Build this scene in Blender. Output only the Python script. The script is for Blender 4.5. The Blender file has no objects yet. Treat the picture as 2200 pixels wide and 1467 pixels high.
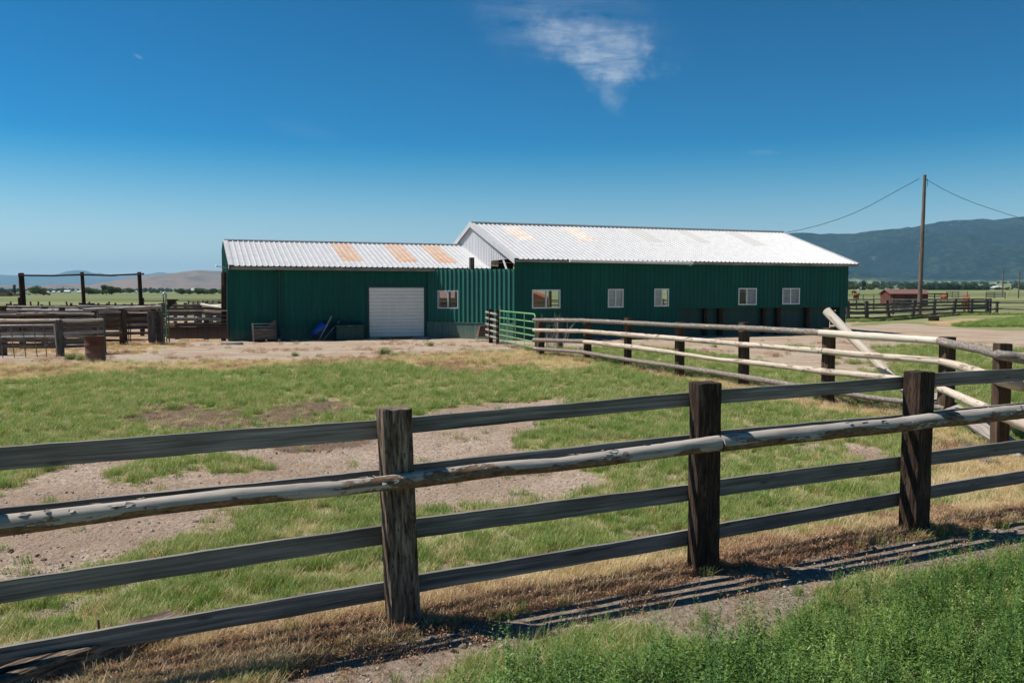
import bpy, math, random
import numpy as np
from mathutils import Vector, Matrix

R = math.radians
C = bpy.context.scene
COL = C.collection
rnd = random.Random(11)

# ------------------------------------------------------------------ camera, world, sun, exposure
CAM_H = 2.05
FPX = 1850.0
PITCH = math.atan(106.5 / FPX)
cam_d = bpy.data.cameras.new('camera')
cam_d.sensor_width = 36
cam_d.lens = FPX / 2200 * 36
cam_d.clip_start = 0.1
cam_d.clip_end = 120000
cam = bpy.data.objects.new('camera', cam_d)
COL.objects.link(cam)
cam.location = (0, 0, CAM_H)
cam.rotation_euler = (math.pi / 2 - PITCH, 0, 0)
C.camera = cam

SUN_EL = R(56.5)
SUN_AZ_BACK = R(9)                  # the sun stands to the left, this far behind the picture plane
sun_from = Vector((-math.cos(SUN_AZ_BACK) * math.cos(SUN_EL), math.sin(SUN_AZ_BACK) * math.cos(SUN_EL), math.sin(SUN_EL)))
sd = bpy.data.lights.new('sun', 'SUN')
sd.energy = 5.0
sd.angle = R(0.53)
sd.color = (1.0, 0.93, 0.83)
so = bpy.data.objects.new('sun', sd)
COL.objects.link(so)
so.rotation_euler = (-sun_from).to_track_quat('-Z', 'Y').to_euler()
so.location = (0, 0, 50)

C.view_settings.view_transform = 'Standard'
C.view_settings.look = 'None'
C.view_settings.exposure = 0.27
C.view_settings.gamma = 1.0
C.cycles.use_denoising = True
C.cycles.max_bounces = 6
C.cycles.diffuse_bounces = 3
C.cycles.glossy_bounces = 2
C.cycles.transmission_bounces = 3
C.cycles.transparent_max_bounces = 8
C.cycles.volume_bounces = 1
C.cycles.caustics_reflective = False
C.cycles.caustics_refractive = False


def ray(px, py):
    dx = (px - 1100) / FPX
    dy = (733.5 - py) / FPX
    return Vector((dx, math.cos(PITCH) + dy * math.sin(PITCH), -math.sin(PITCH) + dy * math.cos(PITCH)))


CAMP = Vector((0, 0, CAM_H))


def gp(px, py, z=0.0):
    d = ray(px, py)
    t = (z - CAM_H) / d.z
    return CAMP + d * t


def at(px, py, Y):
    d = ray(px, py)
    return CAMP + d * (Y / d.y)


def onvp(px, py, a, b, off=0.0):
    """ray hit on the vertical plane through ground points a, b pushed off metres away from the camera side"""
    u = Vector((b[0] - a[0], b[1] - a[1], 0)).normalized()
    n = Vector((-u.y, u.x, 0))
    p0 = Vector((a[0], a[1], 0)) + n * off
    d = ray(px, py)
    t = (p0 - CAMP).dot(n) / d.dot(n)
    return CAMP + d * t


# ------------------------------------------------------------------ node helpers
class N:
    def __init__(s, name):
        s.m = bpy.data.materials.new(name)
        s.m.use_nodes = True
        s.t = s.m.node_tree
        s.t.nodes.clear()
        s.out = s.t.nodes.new('ShaderNodeOutputMaterial')

    def n(s, typ, **kw):
        nd = s.t.nodes.new(typ)
        for k, v in kw.items():
            setattr(nd, k, v)
        return nd

    def l(s, a, b):
        s.t.links.new(a, b)

    def set(s, sock, v):
        if hasattr(v, 'links') or isinstance(v, bpy.types.NodeSocket):
            s.l(v, sock)
        else:
            sock.default_value = v

    def coord(s, kind='Object', scale=(1, 1, 1), loc=(0, 0, 0), rot=(0, 0, 0)):
        tc = s.n('ShaderNodeTexCoord')
        mp = s.n('ShaderNodeMapping')
        mp.inputs['Scale'].default_value = scale
        mp.inputs['Location'].default_value = loc
        mp.inputs['Rotation'].default_value = rot
        s.l(tc.outputs[kind], mp.inputs['Vector'])
        return mp.outputs[0]

    def pos(s, scale=(1, 1, 1), loc=(0, 0, 0)):
        g = s.n('ShaderNodeNewGeometry')
        mp = s.n('ShaderNodeMapping')
        mp.inputs['Scale'].default_value = scale
        mp.inputs['Location'].default_value = loc
        s.l(g.outputs['Position'], mp.inputs['Vector'])
        return mp.outputs[0]

    def noise(s, vec, scale=1.0, detail=4.0, rough=0.55, dist=0.0):
        nd = s.n('ShaderNodeTexNoise')
        s.l(vec, nd.inputs['Vector'])
        nd.inputs['Scale'].default_value = scale
        nd.inputs['Detail'].default_value = detail
        nd.inputs['Roughness'].default_value = rough
        nd.inputs['Distortion'].default_value = dist
        return nd.outputs['Fac']

    def ramp(s, fac, stops, interp='LINEAR'):
        nd = s.n('ShaderNodeValToRGB')
        nd.color_ramp.interpolation = interp
        el = nd.color_ramp.elements
        while len(el) < len(stops):
            el.new(0.5)
        for e, (p, c) in zip(el, stops):
            e.position = p
            e.color = (c[0], c[1], c[2], 1) if isinstance(c, (tuple, list)) else (c, c, c, 1)
        s.l(fac, nd.inputs[0])
        return nd.outputs[0]

    def mix(s, fac, a, b, mode='MIX'):
        nd = s.n('ShaderNodeMix', data_type='RGBA', blend_type=mode)
        s.set(nd.inputs[0], fac)
        for sock, v in ((nd.inputs[6], a), (nd.inputs[7], b)):
            if isinstance(v, (tuple, list)):
                sock.default_value = (v[0], v[1], v[2], 1)
            else:
                s.l(v, sock)
        return nd.outputs[2]

    def math(s, op, a, b=None, c=None, clamp=False):
        nd = s.n('ShaderNodeMath', operation=op, use_clamp=clamp)
        s.set(nd.inputs[0], a)
        if b is not None:
            s.set(nd.inputs[1], b)
        if c is not None:
            s.set(nd.inputs[2], c)
        return nd.outputs[0]

    def attr(s, name):
        nd = s.n('ShaderNodeAttribute', attribute_name=name)
        return nd.outputs['Fac']

    def bump(s, h, strength=0.3, dist=0.01):
        nd = s.n('ShaderNodeBump')
        nd.inputs['Strength'].default_value = strength
        nd.inputs['Distance'].default_value = dist
        s.l(h, nd.inputs['Height'])
        return nd.outputs[0]

    def bsdf(s, color, rough=0.85, metal=0.0, bump=None, spec=0.3):
        p = s.n('ShaderNodeBsdfPrincipled')
        s.set(p.inputs['Base Color'], color if not isinstance(color, (tuple, list)) else (color[0], color[1], color[2], 1))
        s.set(p.inputs['Roughness'], rough)
        s.set(p.inputs['Metallic'], metal)
        p.inputs['Specular IOR Level'].default_value = spec
        if bump is not None:
            s.l(bump, p.inputs['Normal'])
        s.l(p.outputs[0], s.out.inputs[0])
        return p


MAT = {}


def wood(name, dark, mid, light, along=1.3, across=45, stain=1.2, crack=0.5, bump=0.5, saw=False):
    k = N(name)
    uv = k.coord('UV', (along, across, 1))
    g1 = k.noise(uv, 1.0, 6, 0.6, 0.4)
    uv2 = k.coord('UV', (along * 2.2, across * 3.1, 1), (3.1, 7.7, 0))
    g2 = k.noise(uv2, 1.0, 4, 0.6)
    uv3 = k.coord('UV', (stain, stain * 5, 1), (9, 2, 0))
    st = k.noise(uv3, 1.0, 4, 0.6)
    f = k.math('ADD', k.math('MULTIPLY', g1, 0.65), k.math('MULTIPLY', g2, 0.35))
    col = k.ramp(f, [(0.36, dark), (0.52, mid), (0.66, light)])
    col = k.mix(k.ramp(st, [(0.42, 0.0), (0.66, 0.75)]), col, dark, 'MIX')
    uvc = k.coord('UV', (along * 0.7, across * 1.0, 1), (1.7, 3.3, 0))
    cr = k.noise(uvc, 1.0, 2, 0.5, 0.8)
    crm = k.ramp(cr, [(0.30, 1.0), (0.345, 0.0)])
    col = k.mix(k.math('MULTIPLY', crm, crack), col, (dark[0] * 0.3, dark[1] * 0.3, dark[2] * 0.3))
    # knots
    uvk = k.coord('UV', (2.2, 9.0, 1), (0.4, 0.9, 0))
    vo = k.n('ShaderNodeTexVoronoi')
    vo.inputs['Scale'].default_value = 1.0
    k.l(uvk, vo.inputs['Vector'])
    kn = k.ramp(vo.outputs['Distance'], [(0.05, 1.0), (0.13, 0.0)])
    col = k.mix(k.math('MULTIPLY', kn, 0.6), col, (dark[0] * 0.5, dark[1] * 0.45, dark[2] * 0.4))
    h = k.math('SUBTRACT', f, k.math('MULTIPLY', crm, 0.6))
    if saw:
        uvs = k.coord('UV', (160, 2, 1))
        sw = k.noise(uvs, 1.0, 1, 0.4)
        col = k.mix(k.ramp(sw, [(0.35, 0.22), (0.5, 0.0)]), col, (dark[0] * 0.7, dark[1] * 0.7, dark[2] * 0.7))
    k.bsdf(col, 0.9, 0, k.bump(h, bump, 0.012), 0.2)
    MAT[name] = k.m
    return k.m


wood('board_wood', (0.10, 0.09, 0.08), (0.255, 0.237, 0.215), (0.44, 0.415, 0.38), 0.8, 42, stain=1.1, crack=0.6, bump=0.6)
wood('plank_wood', (0.065, 0.052, 0.042), (0.16, 0.135, 0.115), (0.29, 0.26, 0.235), 1.1, 26, crack=0.6)
wood('plank_pale', (0.17, 0.15, 0.13), (0.33, 0.30, 0.27), (0.50, 0.46, 0.42), 1.1, 30, crack=0.5)
wood('post_grey', (0.05, 0.045, 0.042), (0.12, 0.11, 0.10), (0.21, 0.195, 0.18), 1.4, 28, crack=0.7)
wood('post_brown', (0.035, 0.022, 0.015), (0.11, 0.07, 0.045), (0.22, 0.155, 0.11), 1.5, 30, crack=0.7)
wood('pole_wood', (0.10, 0.075, 0.06), (0.19, 0.15, 0.12), (0.30, 0.25, 0.21), 0.8, 14, crack=0.5)
wood('dark_plank', (0.03, 0.018, 0.012), (0.08, 0.045, 0.03), (0.16, 0.10, 0.07), 1.0, 18)
wood('yellow_wood', (0.3, 0.24, 0.12), (0.48, 0.40, 0.20), (0.6, 0.52, 0.3), 1.0, 18)
wood('red_board', (0.12, 0.035, 0.025), (0.20, 0.055, 0.04), (0.28, 0.09, 0.06), 1.0, 12, crack=0.3)


def tie_mat(name, dark, mid, light, amt):
    """old railway sleepers: creosote black-brown with a weathered grey skin full of short dark checks"""
    k = N(name)
    uv = k.coord('UV', (5, 34, 1))
    g = k.noise(uv, 1.0, 6, 0.65, 0.5)
    uv2 = k.coord('UV', (14, 60, 1), (5, 5, 0))
    g2 = k.noise(uv2, 1.0, 4, 0.6)
    col = k.ramp(g, [(0.36, dark), (0.5, mid), (0.68, light)])
    dots = k.ramp(g2, [(0.36, 1.0), (0.45, 0.0)])
    col = k.mix(k.math('MULTIPLY', dots, 0.8), col, (0.008, 0.006, 0.005))
    uvb = k.coord('UV', (1.6, 6, 1), (2, 8, 0))
    big = k.noise(uvb, 1.0, 3, 0.6)
    col = k.mix(k.ramp(big, [(0.45 - amt, 0.0), (0.75 - amt, 0.85)]), col, dark)
    uvc = k.coord('UV', (0.7, 16, 1), (1.3, 2.2, 0))
    cr = k.noise(uvc, 1.0, 2, 0.5, 0.6)
    crm = k.ramp(cr, [(0.29, 1.0), (0.325, 0.0)])
    col = k.mix(crm, col, (0.006, 0.005, 0.004))
    h = k.math('SUBTRACT', k.math('ADD', g, k.math('MULTIPLY', g2, 0.5)), crm)
    k.bsdf(col, 0.85, 0, k.bump(h, 0.9, 0.012), 0.25)
    MAT[name] = k.m


tie_mat('tie_weathered', (0.04, 0.025, 0.017), (0.18, 0.13, 0.095), (0.42, 0.34, 0.27), 0.02)
tie_mat('tie_creosote', (0.018, 0.011, 0.008), (0.052, 0.032, 0.023), (0.13, 0.085, 0.062), 0.06)


def log_mat(name, bare1, bare2, bark, barkamt, knots=True, speck=0.3, under=0.0):
    k = N(name)
    uv = k.coord('UV', (1.6, 16, 1))
    g = k.noise(uv, 1.0, 5, 0.6, 0.3)
    uvq = k.coord('UV', (5.0, 75, 1), (7, 1, 0))
    gq = k.noise(uvq, 1.0, 4, 0.65)
    col = k.ramp(k.math('ADD', k.math('MULTIPLY', g, 0.55), k.math('MULTIPLY', gq, 0.45)), [(0.38, bare1), (0.58, bare2)])
    uvb = k.coord('UV', (2.2, 5.0, 1), (3, 3, 0))
    b = k.noise(uvb, 1.0, 6, 0.62, 0.3)
    uvf = k.coord('UV', (13, 34, 1), (1, 4, 0))
    fine = k.noise(uvf, 1.0, 5, 0.75)
    bb = k.math('ADD', b, k.math('MULTIPLY', k.math('SUBTRACT', fine, 0.5), speck))
    if under:
        # bark has stayed on along the weather-sheltered underside
        gn = k.n('ShaderNodeNewGeometry'); sn = k.n('ShaderNodeSeparateXYZ'); k.l(gn.outputs['Normal'], sn.inputs[0])
        bb = k.math('SUBTRACT', bb, k.math('MULTIPLY', k.math('ADD', sn.outputs[2], -0.12), under))
    bm = k.ramp(bb, [(0.60 - barkamt, 0.0), (0.63 - barkamt, 1.0)])
    barkc = k.mix(k.ramp(fine, [(0.36, 0.0), (0.62, 1.0)]), (bark[0] * 0.45, bark[1] * 0.45, bark[2] * 0.45), (bark[0] * 1.8, bark[1] * 1.8, bark[2] * 1.8))
    col = k.mix(bm, col, barkc)
    uvk = k.coord('UV', (1.1, 4.3, 1), (0.2, 0.6, 0))
    vo = k.n('ShaderNodeTexVoronoi')
    vo.inputs['Scale'].default_value = 1.0
    k.l(uvk, vo.inputs['Vector'])
    kn = k.ramp(vo.outputs['Distance'], [(0.03, 1.0), (0.07, 0.0)])
    col = k.mix(k.math('MULTIPLY', kn, 0.8), col, (0.10, 0.045, 0.02))
    uvc = k.coord('UV', (0.5, 13, 1), (1.3, 2.2, 0))
    cr = k.noise(uvc, 1.0, 2, 0.5, 1.2)
    crm = k.ramp(cr, [(0.30, 1.0), (0.325, 0.0)])
    col = k.mix(k.math('MULTIPLY', crm, 0.75), col, (0.03, 0.02, 0.015))
    h = k.math('ADD', k.math('MULTIPLY', g, 0.4), k.math('ADD', k.math('MULTIPLY', bm, 0.7), k.math('MULTIPLY', fine, k.math('MULTIPLY', bm, 0.8))))
    k.bsdf(col, 0.8, 0, k.bump(h, 0.8, 0.01), 0.25)
    MAT[name] = k.m


log_mat('front_log', (0.25, 0.225, 0.20), (0.46, 0.42, 0.375), (0.15, 0.095, 0.06), 0.098, speck=0.18, under=0.15)
log_mat('rail_bark', (0.36, 0.29, 0.23), (0.54, 0.46, 0.38), (0.19, 0.165, 0.145), 0.22, speck=0.55)
log_mat('rail_bare', (0.42, 0.34, 0.26), (0.62, 0.54, 0.45), (0.22, 0.17, 0.13), 0.01, speck=0.5)
log_mat('peeled_log', (0.52, 0.44, 0.34), (0.70, 0.64, 0.55), (0.30, 0.17, 0.08), -0.06, speck=0.1)
log_mat('grey_log', (0.22, 0.20, 0.185), (0.40, 0.37, 0.345), (0.14, 0.12, 0.105), 0.05, speck=0.4)


def sheet_metal(name, base, streak, rough=0.45, metal=0.0, dirt=0.25, dirtcol=(0.15, 0.12, 0.09), splash=0.0, panels=0.0):
    k = N(name)
    v = k.coord('Object', (3.0, 3.0, 0.5))
    g = k.noise(v, 1.0, 4, 0.6)
    v2 = k.coord('Object', (14, 14, 1.1), (3, 3, 3))
    g2 = k.noise(v2, 1.0, 4, 0.6)
    col = k.mix(k.ramp(g, [(0.35, 0.0), (0.7, 1.0)]), base, streak)
    col = k.mix(k.math('MULTIPLY', k.ramp(g2, [(0.5, 0.0), (0.8, 1.0)]), dirt), col, dirtcol)
    # dust splashed up from the ground
    g3 = k.n('ShaderNodeNewGeometry')
    sp = k.n('ShaderNodeSeparateXYZ')
    k.l(g3.outputs['Position'], sp.inputs[0])
    low = k.math('SUBTRACT', 1.0, k.math('DIVIDE', sp.outputs[2], 0.55), clamp=True)
    k_ = k.math('MULTIPLY', k.math('MULTIPLY', low, g2), max(dirt, splash))
    if panels:
        so_ = k.n('ShaderNodeSeparateXYZ'); tc_ = k.n('ShaderNodeTexCoord'); k.l(tc_.outputs['Object'], so_.inputs[0])
        fl = k.math('FLOOR', k.math('DIVIDE', so_.outputs[0], 0.9144))
        wn_ = k.n('ShaderNodeTexWhiteNoise', noise_dimensions='1D'); k.l(fl, wn_.inputs['W'])
        col = k.mix(k.math('MULTIPLY', wn_.outputs['Value'], panels), col, (streak[0] * 0.45, streak[1] * 0.55, streak[2] * 0.6))
        lap = k.math('LESS_THAN', k.math('FRACT', k.math('DIVIDE', so_.outputs[0], 0.9144)), 0.02)
        row = k.math('LESS_THAN', k.math('FRACT', k.math('DIVIDE', so_.outputs[2], 0.76)), 0.02)
        col = k.mix(k.math('MULTIPLY', k.math('MAXIMUM', lap, k.math('MULTIPLY', row, 0.4)), 0.45), col, (base[0] * 0.3, base[1] * 0.35, base[2] * 0.35))
    col = k.mix(k_, col, (0.30, 0.25, 0.20))
    pb = k.bsdf(col, rough, metal, k.bump(g, 0.12, 0.02), 0.4)
    if panels:
        pb.inputs['Specular IOR Level'].default_value = 0.22
        pb.inputs['Roughness'].default_value = 0.6
    MAT[name] = k.m


sheet_metal('green_cladding', (0.002, 0.082, 0.062), (0.004, 0.105, 0.082), 0.5, dirt=0.05, dirtcol=(0.03, 0.09, 0.08), splash=0.55, panels=0.45)
sheet_metal('sunlit_cladding', (0.022, 0.125, 0.105), (0.03, 0.145, 0.125), 0.6, dirt=0.06, dirtcol=(0.10, 0.17, 0.15), splash=0.4, panels=0.2)  # paler copy of the green cladding: sunlight on the wing put into the colour
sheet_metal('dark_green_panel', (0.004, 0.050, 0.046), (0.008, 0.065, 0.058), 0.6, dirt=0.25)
sheet_metal('white_roofing', (0.58, 0.58, 0.585), (0.48, 0.485, 0.50), 0.42, 0.0, dirt=0.07, dirtcol=(0.40, 0.38, 0.36))
sheet_metal('white_cladding', (0.66, 0.66, 0.68), (0.56, 0.57, 0.59), 0.42, 0.0, dirt=0.10, dirtcol=(0.36, 0.34, 0.32))
sheet_metal('white_paint', (0.72, 0.72, 0.73), (0.62, 0.63, 0.66), 0.5, dirt=0.25)
sheet_metal('door_paint', (0.82, 0.80, 0.76), (0.76, 0.75, 0.72), 0.5, dirt=0.1)
sheet_metal('gate_green', (0.12, 0.34, 0.13), (0.20, 0.42, 0.20), 0.5, dirt=0.4)
sheet_metal('gate_steel', (0.10, 0.09, 0.08), (0.20, 0.17, 0.15), 0.5, 0.5, dirt=0.6, dirtcol=(0.12, 0.06, 0.04))
sheet_metal('pale_steel', (0.36, 0.36, 0.36), (0.5, 0.5, 0.49), 0.4, 0.6, dirt=0.6, dirtcol=(0.2, 0.1, 0.06))
sheet_metal('rust', (0.085, 0.032, 0.02), (0.14, 0.055, 0.03), 0.9, dirt=0.8, dirtcol=(0.05, 0.02, 0.015))
sheet_metal('dark_rust', (0.035, 0.022, 0.018), (0.06, 0.035, 0.026), 0.8, dirt=0.6, dirtcol=(0.09, 0.05, 0.035))
sheet_metal('feeder_brown', (0.10, 0.055, 0.035), (0.14, 0.08, 0.05), 0.8, dirt=0.5)
sheet_metal('blue_plastic', (0.012, 0.06, 0.30), (0.02, 0.09, 0.38), 0.4, dirt=0.2)
sheet_metal('black_rubber', (0.012, 0.012, 0.013), (0.03, 0.03, 0.03), 0.6, dirt=0.5)
sheet_metal('red_barn_paint', (0.11, 0.022, 0.016), (0.16, 0.035, 0.026), 0.8, dirt=0.4)
sheet_metal('bright_red_paint', (0.32, 0.05, 0.03), (0.40, 0.07, 0.045), 0.8, dirt=0.1)
sheet_metal('red_roof', (0.17, 0.085, 0.075), (0.23, 0.12, 0.11), 0.7, dirt=0.5)
sheet_metal('grey_handle', (0.22, 0.25, 0.27), (0.32, 0.35, 0.37), 0.6, dirt=0.2)
sheet_metal('concrete', (0.36, 0.34, 0.31), (0.46, 0.44, 0.41), 0.9, dirt=0.6)
sheet_metal('green_concrete', (0.05, 0.12, 0.10), (0.09, 0.17, 0.145), 0.85, dirt=0.6, dirtcol=(0.26, 0.28, 0.24))
sheet_metal('window_alu', (0.50, 0.50, 0.52), (0.6, 0.6, 0.61), 0.35, 0.5, dirt=0.2)


def skylight_mat(name, c1, c2, c3):
    k = N(name)
    v = k.coord('Object', (2, 2, 2))
    g = k.noise(v, 1.5, 4, 0.65)
    v2 = k.coord('Object', (18, 18, 18))
    g2 = k.noise(v2, 1.0, 3, 0.6)
    f = k.math('ADD', k.math('MULTIPLY', g, 0.6), k.math('MULTIPLY', g2, 0.4))
    col = k.ramp(f, [(0.36, c1), (0.5, c2), (0.62, c3)])
    tcv = k.n('ShaderNodeTexCoord'); suv = k.n('ShaderNodeSeparateXYZ'); k.l(tcv.outputs['UV'], suv.inputs[0])
    st_ = k.noise(k.coord('UV', (7, 0.8, 1)), 1.0, 4, 0.6)
    pale = k.math('MULTIPLY', k.math('ADD', suv.outputs[1], k.math('MULTIPLY', k.math('SUBTRACT', st_, 0.5), 1.6)), 0.42, clamp=True)
    col = k.mix(pale, col, tuple(0.5 * c + 0.5 * 0.50 for c in c3))
    k.bsdf(col, 0.75)
    MAT[name] = k.m


skylight_mat('skylight_brown', (0.42, 0.24, 0.155), (0.52, 0.35, 0.25), (0.56, 0.46, 0.38))
skylight_mat('skylight_mild', (0.50, 0.38, 0.30), (0.64, 0.55, 0.48), (0.74, 0.70, 0.66))
skylight_mat('skylight_pale', (0.46, 0.455, 0.43), (0.50, 0.50, 0.48), (0.54, 0.54, 0.53))

k = N('clear_glass')
tr = k.n('ShaderNodeBsdfTransparent')
tr.inputs[0].default_value = (0.88, 0.92, 0.92, 1)
gl = k.n('ShaderNodeBsdfGlossy')
gl.inputs['Roughness'].default_value = 0.02
mx = k.n('ShaderNodeMixShader')
mx.inputs[0].default_value = 0.035
k.l(tr.outputs[0], mx.inputs[1]); k.l(gl.outputs[0], mx.inputs[2]); k.l(mx.outputs[0], k.out.inputs[0])
MAT['clear_glass'] = k.m
k = N('dusty_glass')
tr = k.n('ShaderNodeBsdfTransparent')
tr.inputs[0].default_value = (0.85, 0.88, 0.9, 1)
df = k.n('ShaderNodeBsdfTranslucent')
df.inputs[0].default_value = (0.62, 0.66, 0.70, 1)
d2 = k.n('ShaderNodeBsdfDiffuse')
d2.inputs[0].default_value = (0.62, 0.66, 0.70, 1)
ad = k.n('ShaderNodeMixShader')
k.l(df.outputs[0], ad.inputs[1]); k.l(d2.outputs[0], ad.inputs[2])
mx = k.n('ShaderNodeMixShader')
nz = k.noise(k.coord('Object', (3, 3, 3)), 2.0, 4, 0.6)
k.l(k.ramp(nz, [(0.3, 0.45), (0.7, 0.8)]), mx.inputs[0])
k.l(tr.outputs[0], mx.inputs[1]); k.l(ad.outputs[0], mx.inputs[2]); k.l(mx.outputs[0], k.out.inputs[0])
MAT['dusty_glass'] = k.m


def leaf_mat(name, c1, c2, c3=None, trans=0.35, worldscale=0.35):
    """foliage: colour varies plant by plant and in patches over the ground"""
    k = N(name)
    oi = k.n('ShaderNodeObjectInfo')
    nz = k.noise(k.pos((worldscale,) * 3), 1.0, 3, 0.6)
    nz2 = k.noise(k.pos((worldscale * 4.5,) * 3, (5, 5, 5)), 1.0, 4, 0.65)
    f = k.math('ADD', k.math('MULTIPLY', oi.outputs['Random'], 0.45), k.math('ADD', k.math('MULTIPLY', nz, 0.55), k.math('MULTIPLY', nz2, 0.6)))
    f = k.math('SUBTRACT', f, 0.30)
    stops = [(0.25, c1), (0.72, c2)]
    if c3:
        stops = [(0.2, c1), (0.55, c2), (0.85, c3)]
    f = k.math('ADD', f, k.math('MULTIPLY', k.math('SUBTRACT', k.noise(k.pos((1, 1, 0.2)), 55.0, 2, 0.5), 0.5), 0.55))
    col = k.ramp(f, stops)
    d = k.n('ShaderNodeBsdfDiffuse')
    k.l(col, d.inputs[0])
    t = k.n('ShaderNodeBsdfTranslucent')
    k.l(k.mix(0.5, col, (c2[0] * 1.2, c2[1] * 1.3, c2[2] * 0.6)), t.inputs[0])
    m = k.n('ShaderNodeMixShader')
    m.inputs[0].default_value = trans
    k.l(d.outputs[0], m.inputs[1]); k.l(t.outputs[0], m.inputs[2])
    g = k.n('ShaderNodeBsdfGlossy')
    g.inputs['Roughness'].default_value = 0.45
    g.inputs['Color'].default_value = (0.6, 0.6, 0.6, 1)
    m2 = k.n('ShaderNodeMixShader')
    m2.inputs[0].default_value = 0.04
    k.l(m.outputs[0], m2.inputs[1]); k.l(g.outputs[0], m2.inputs[2])
    k.l(m2.outputs[0], k.out.inputs[0])
    MAT[name] = k.m


leaf_mat('grass_blades', (0.145, 0.235, 0.05), (0.25, 0.355, 0.09), (0.50, 0.50, 0.21))
leaf_mat('lawn_blades', (0.30, 0.34, 0.11), (0.46, 0.44, 0.20), (0.66, 0.55, 0.32))
leaf_mat('clover_leaves', (0.04, 0.11, 0.028), (0.12, 0.23, 0.05), (0.32, 0.43, 0.11), trans=0.35, worldscale=1.6)
leaf_mat('straw_blades', (0.56, 0.43, 0.25), (0.74, 0.61, 0.40), trans=0.35)
leaf_mat('rusty_weeds', (0.30, 0.165, 0.10), (0.46, 0.28, 0.18), (0.60, 0.42, 0.28), trans=0.25, worldscale=1.5)
leaf_mat('tree_leaves', (0.05, 0.085, 0.03), (0.085, 0.13, 0.04), (0.13, 0.175, 0.055), trans=0.3, worldscale=0.15)
leaf_mat('poplar_leaves', (0.022, 0.05, 0.025), (0.04, 0.075, 0.035), trans=0.25, worldscale=0.15)
leaf_mat('far_leaves', (0.03, 0.06, 0.03), (0.05, 0.085, 0.035), (0.09, 0.13, 0.045), trans=0.25, worldscale=0.02)


def coat_mat(name, a, b):
    k = N(name)
    g = k.noise(k.coord('Object', (3, 3, 3)), 1.0, 3, 0.6)
    k.bsdf(k.mix(k.ramp(g, [(0.4, 0.0), (0.6, 1.0)]), a, b), 0.85)
    MAT[name] = k.m


coat_mat('red_hide', (0.20, 0.055, 0.02), (0.30, 0.095, 0.035))
coat_mat('pale_hide', (0.38, 0.17, 0.07), (0.5, 0.27, 0.12))
coat_mat('stone', (0.30, 0.27, 0.24), (0.46, 0.43, 0.40))
coat_mat('clod', (0.12, 0.085, 0.06), (0.20, 0.15, 0.11))
coat_mat('white_wall', (0.66, 0.66, 0.65), (0.74, 0.74, 0.73))
coat_mat('grey_roof', (0.34, 0.34, 0.35), (0.44, 0.44, 0.45))
coat_mat('red_car_paint', (0.30, 0.03, 0.02), (0.36, 0.04, 0.03))
coat_mat('hub_dark', (0.02, 0.02, 0.02), (0.04, 0.04, 0.04))
coat_mat('wire', (0.02, 0.02, 0.02), (0.03, 0.03, 0.03))


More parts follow.
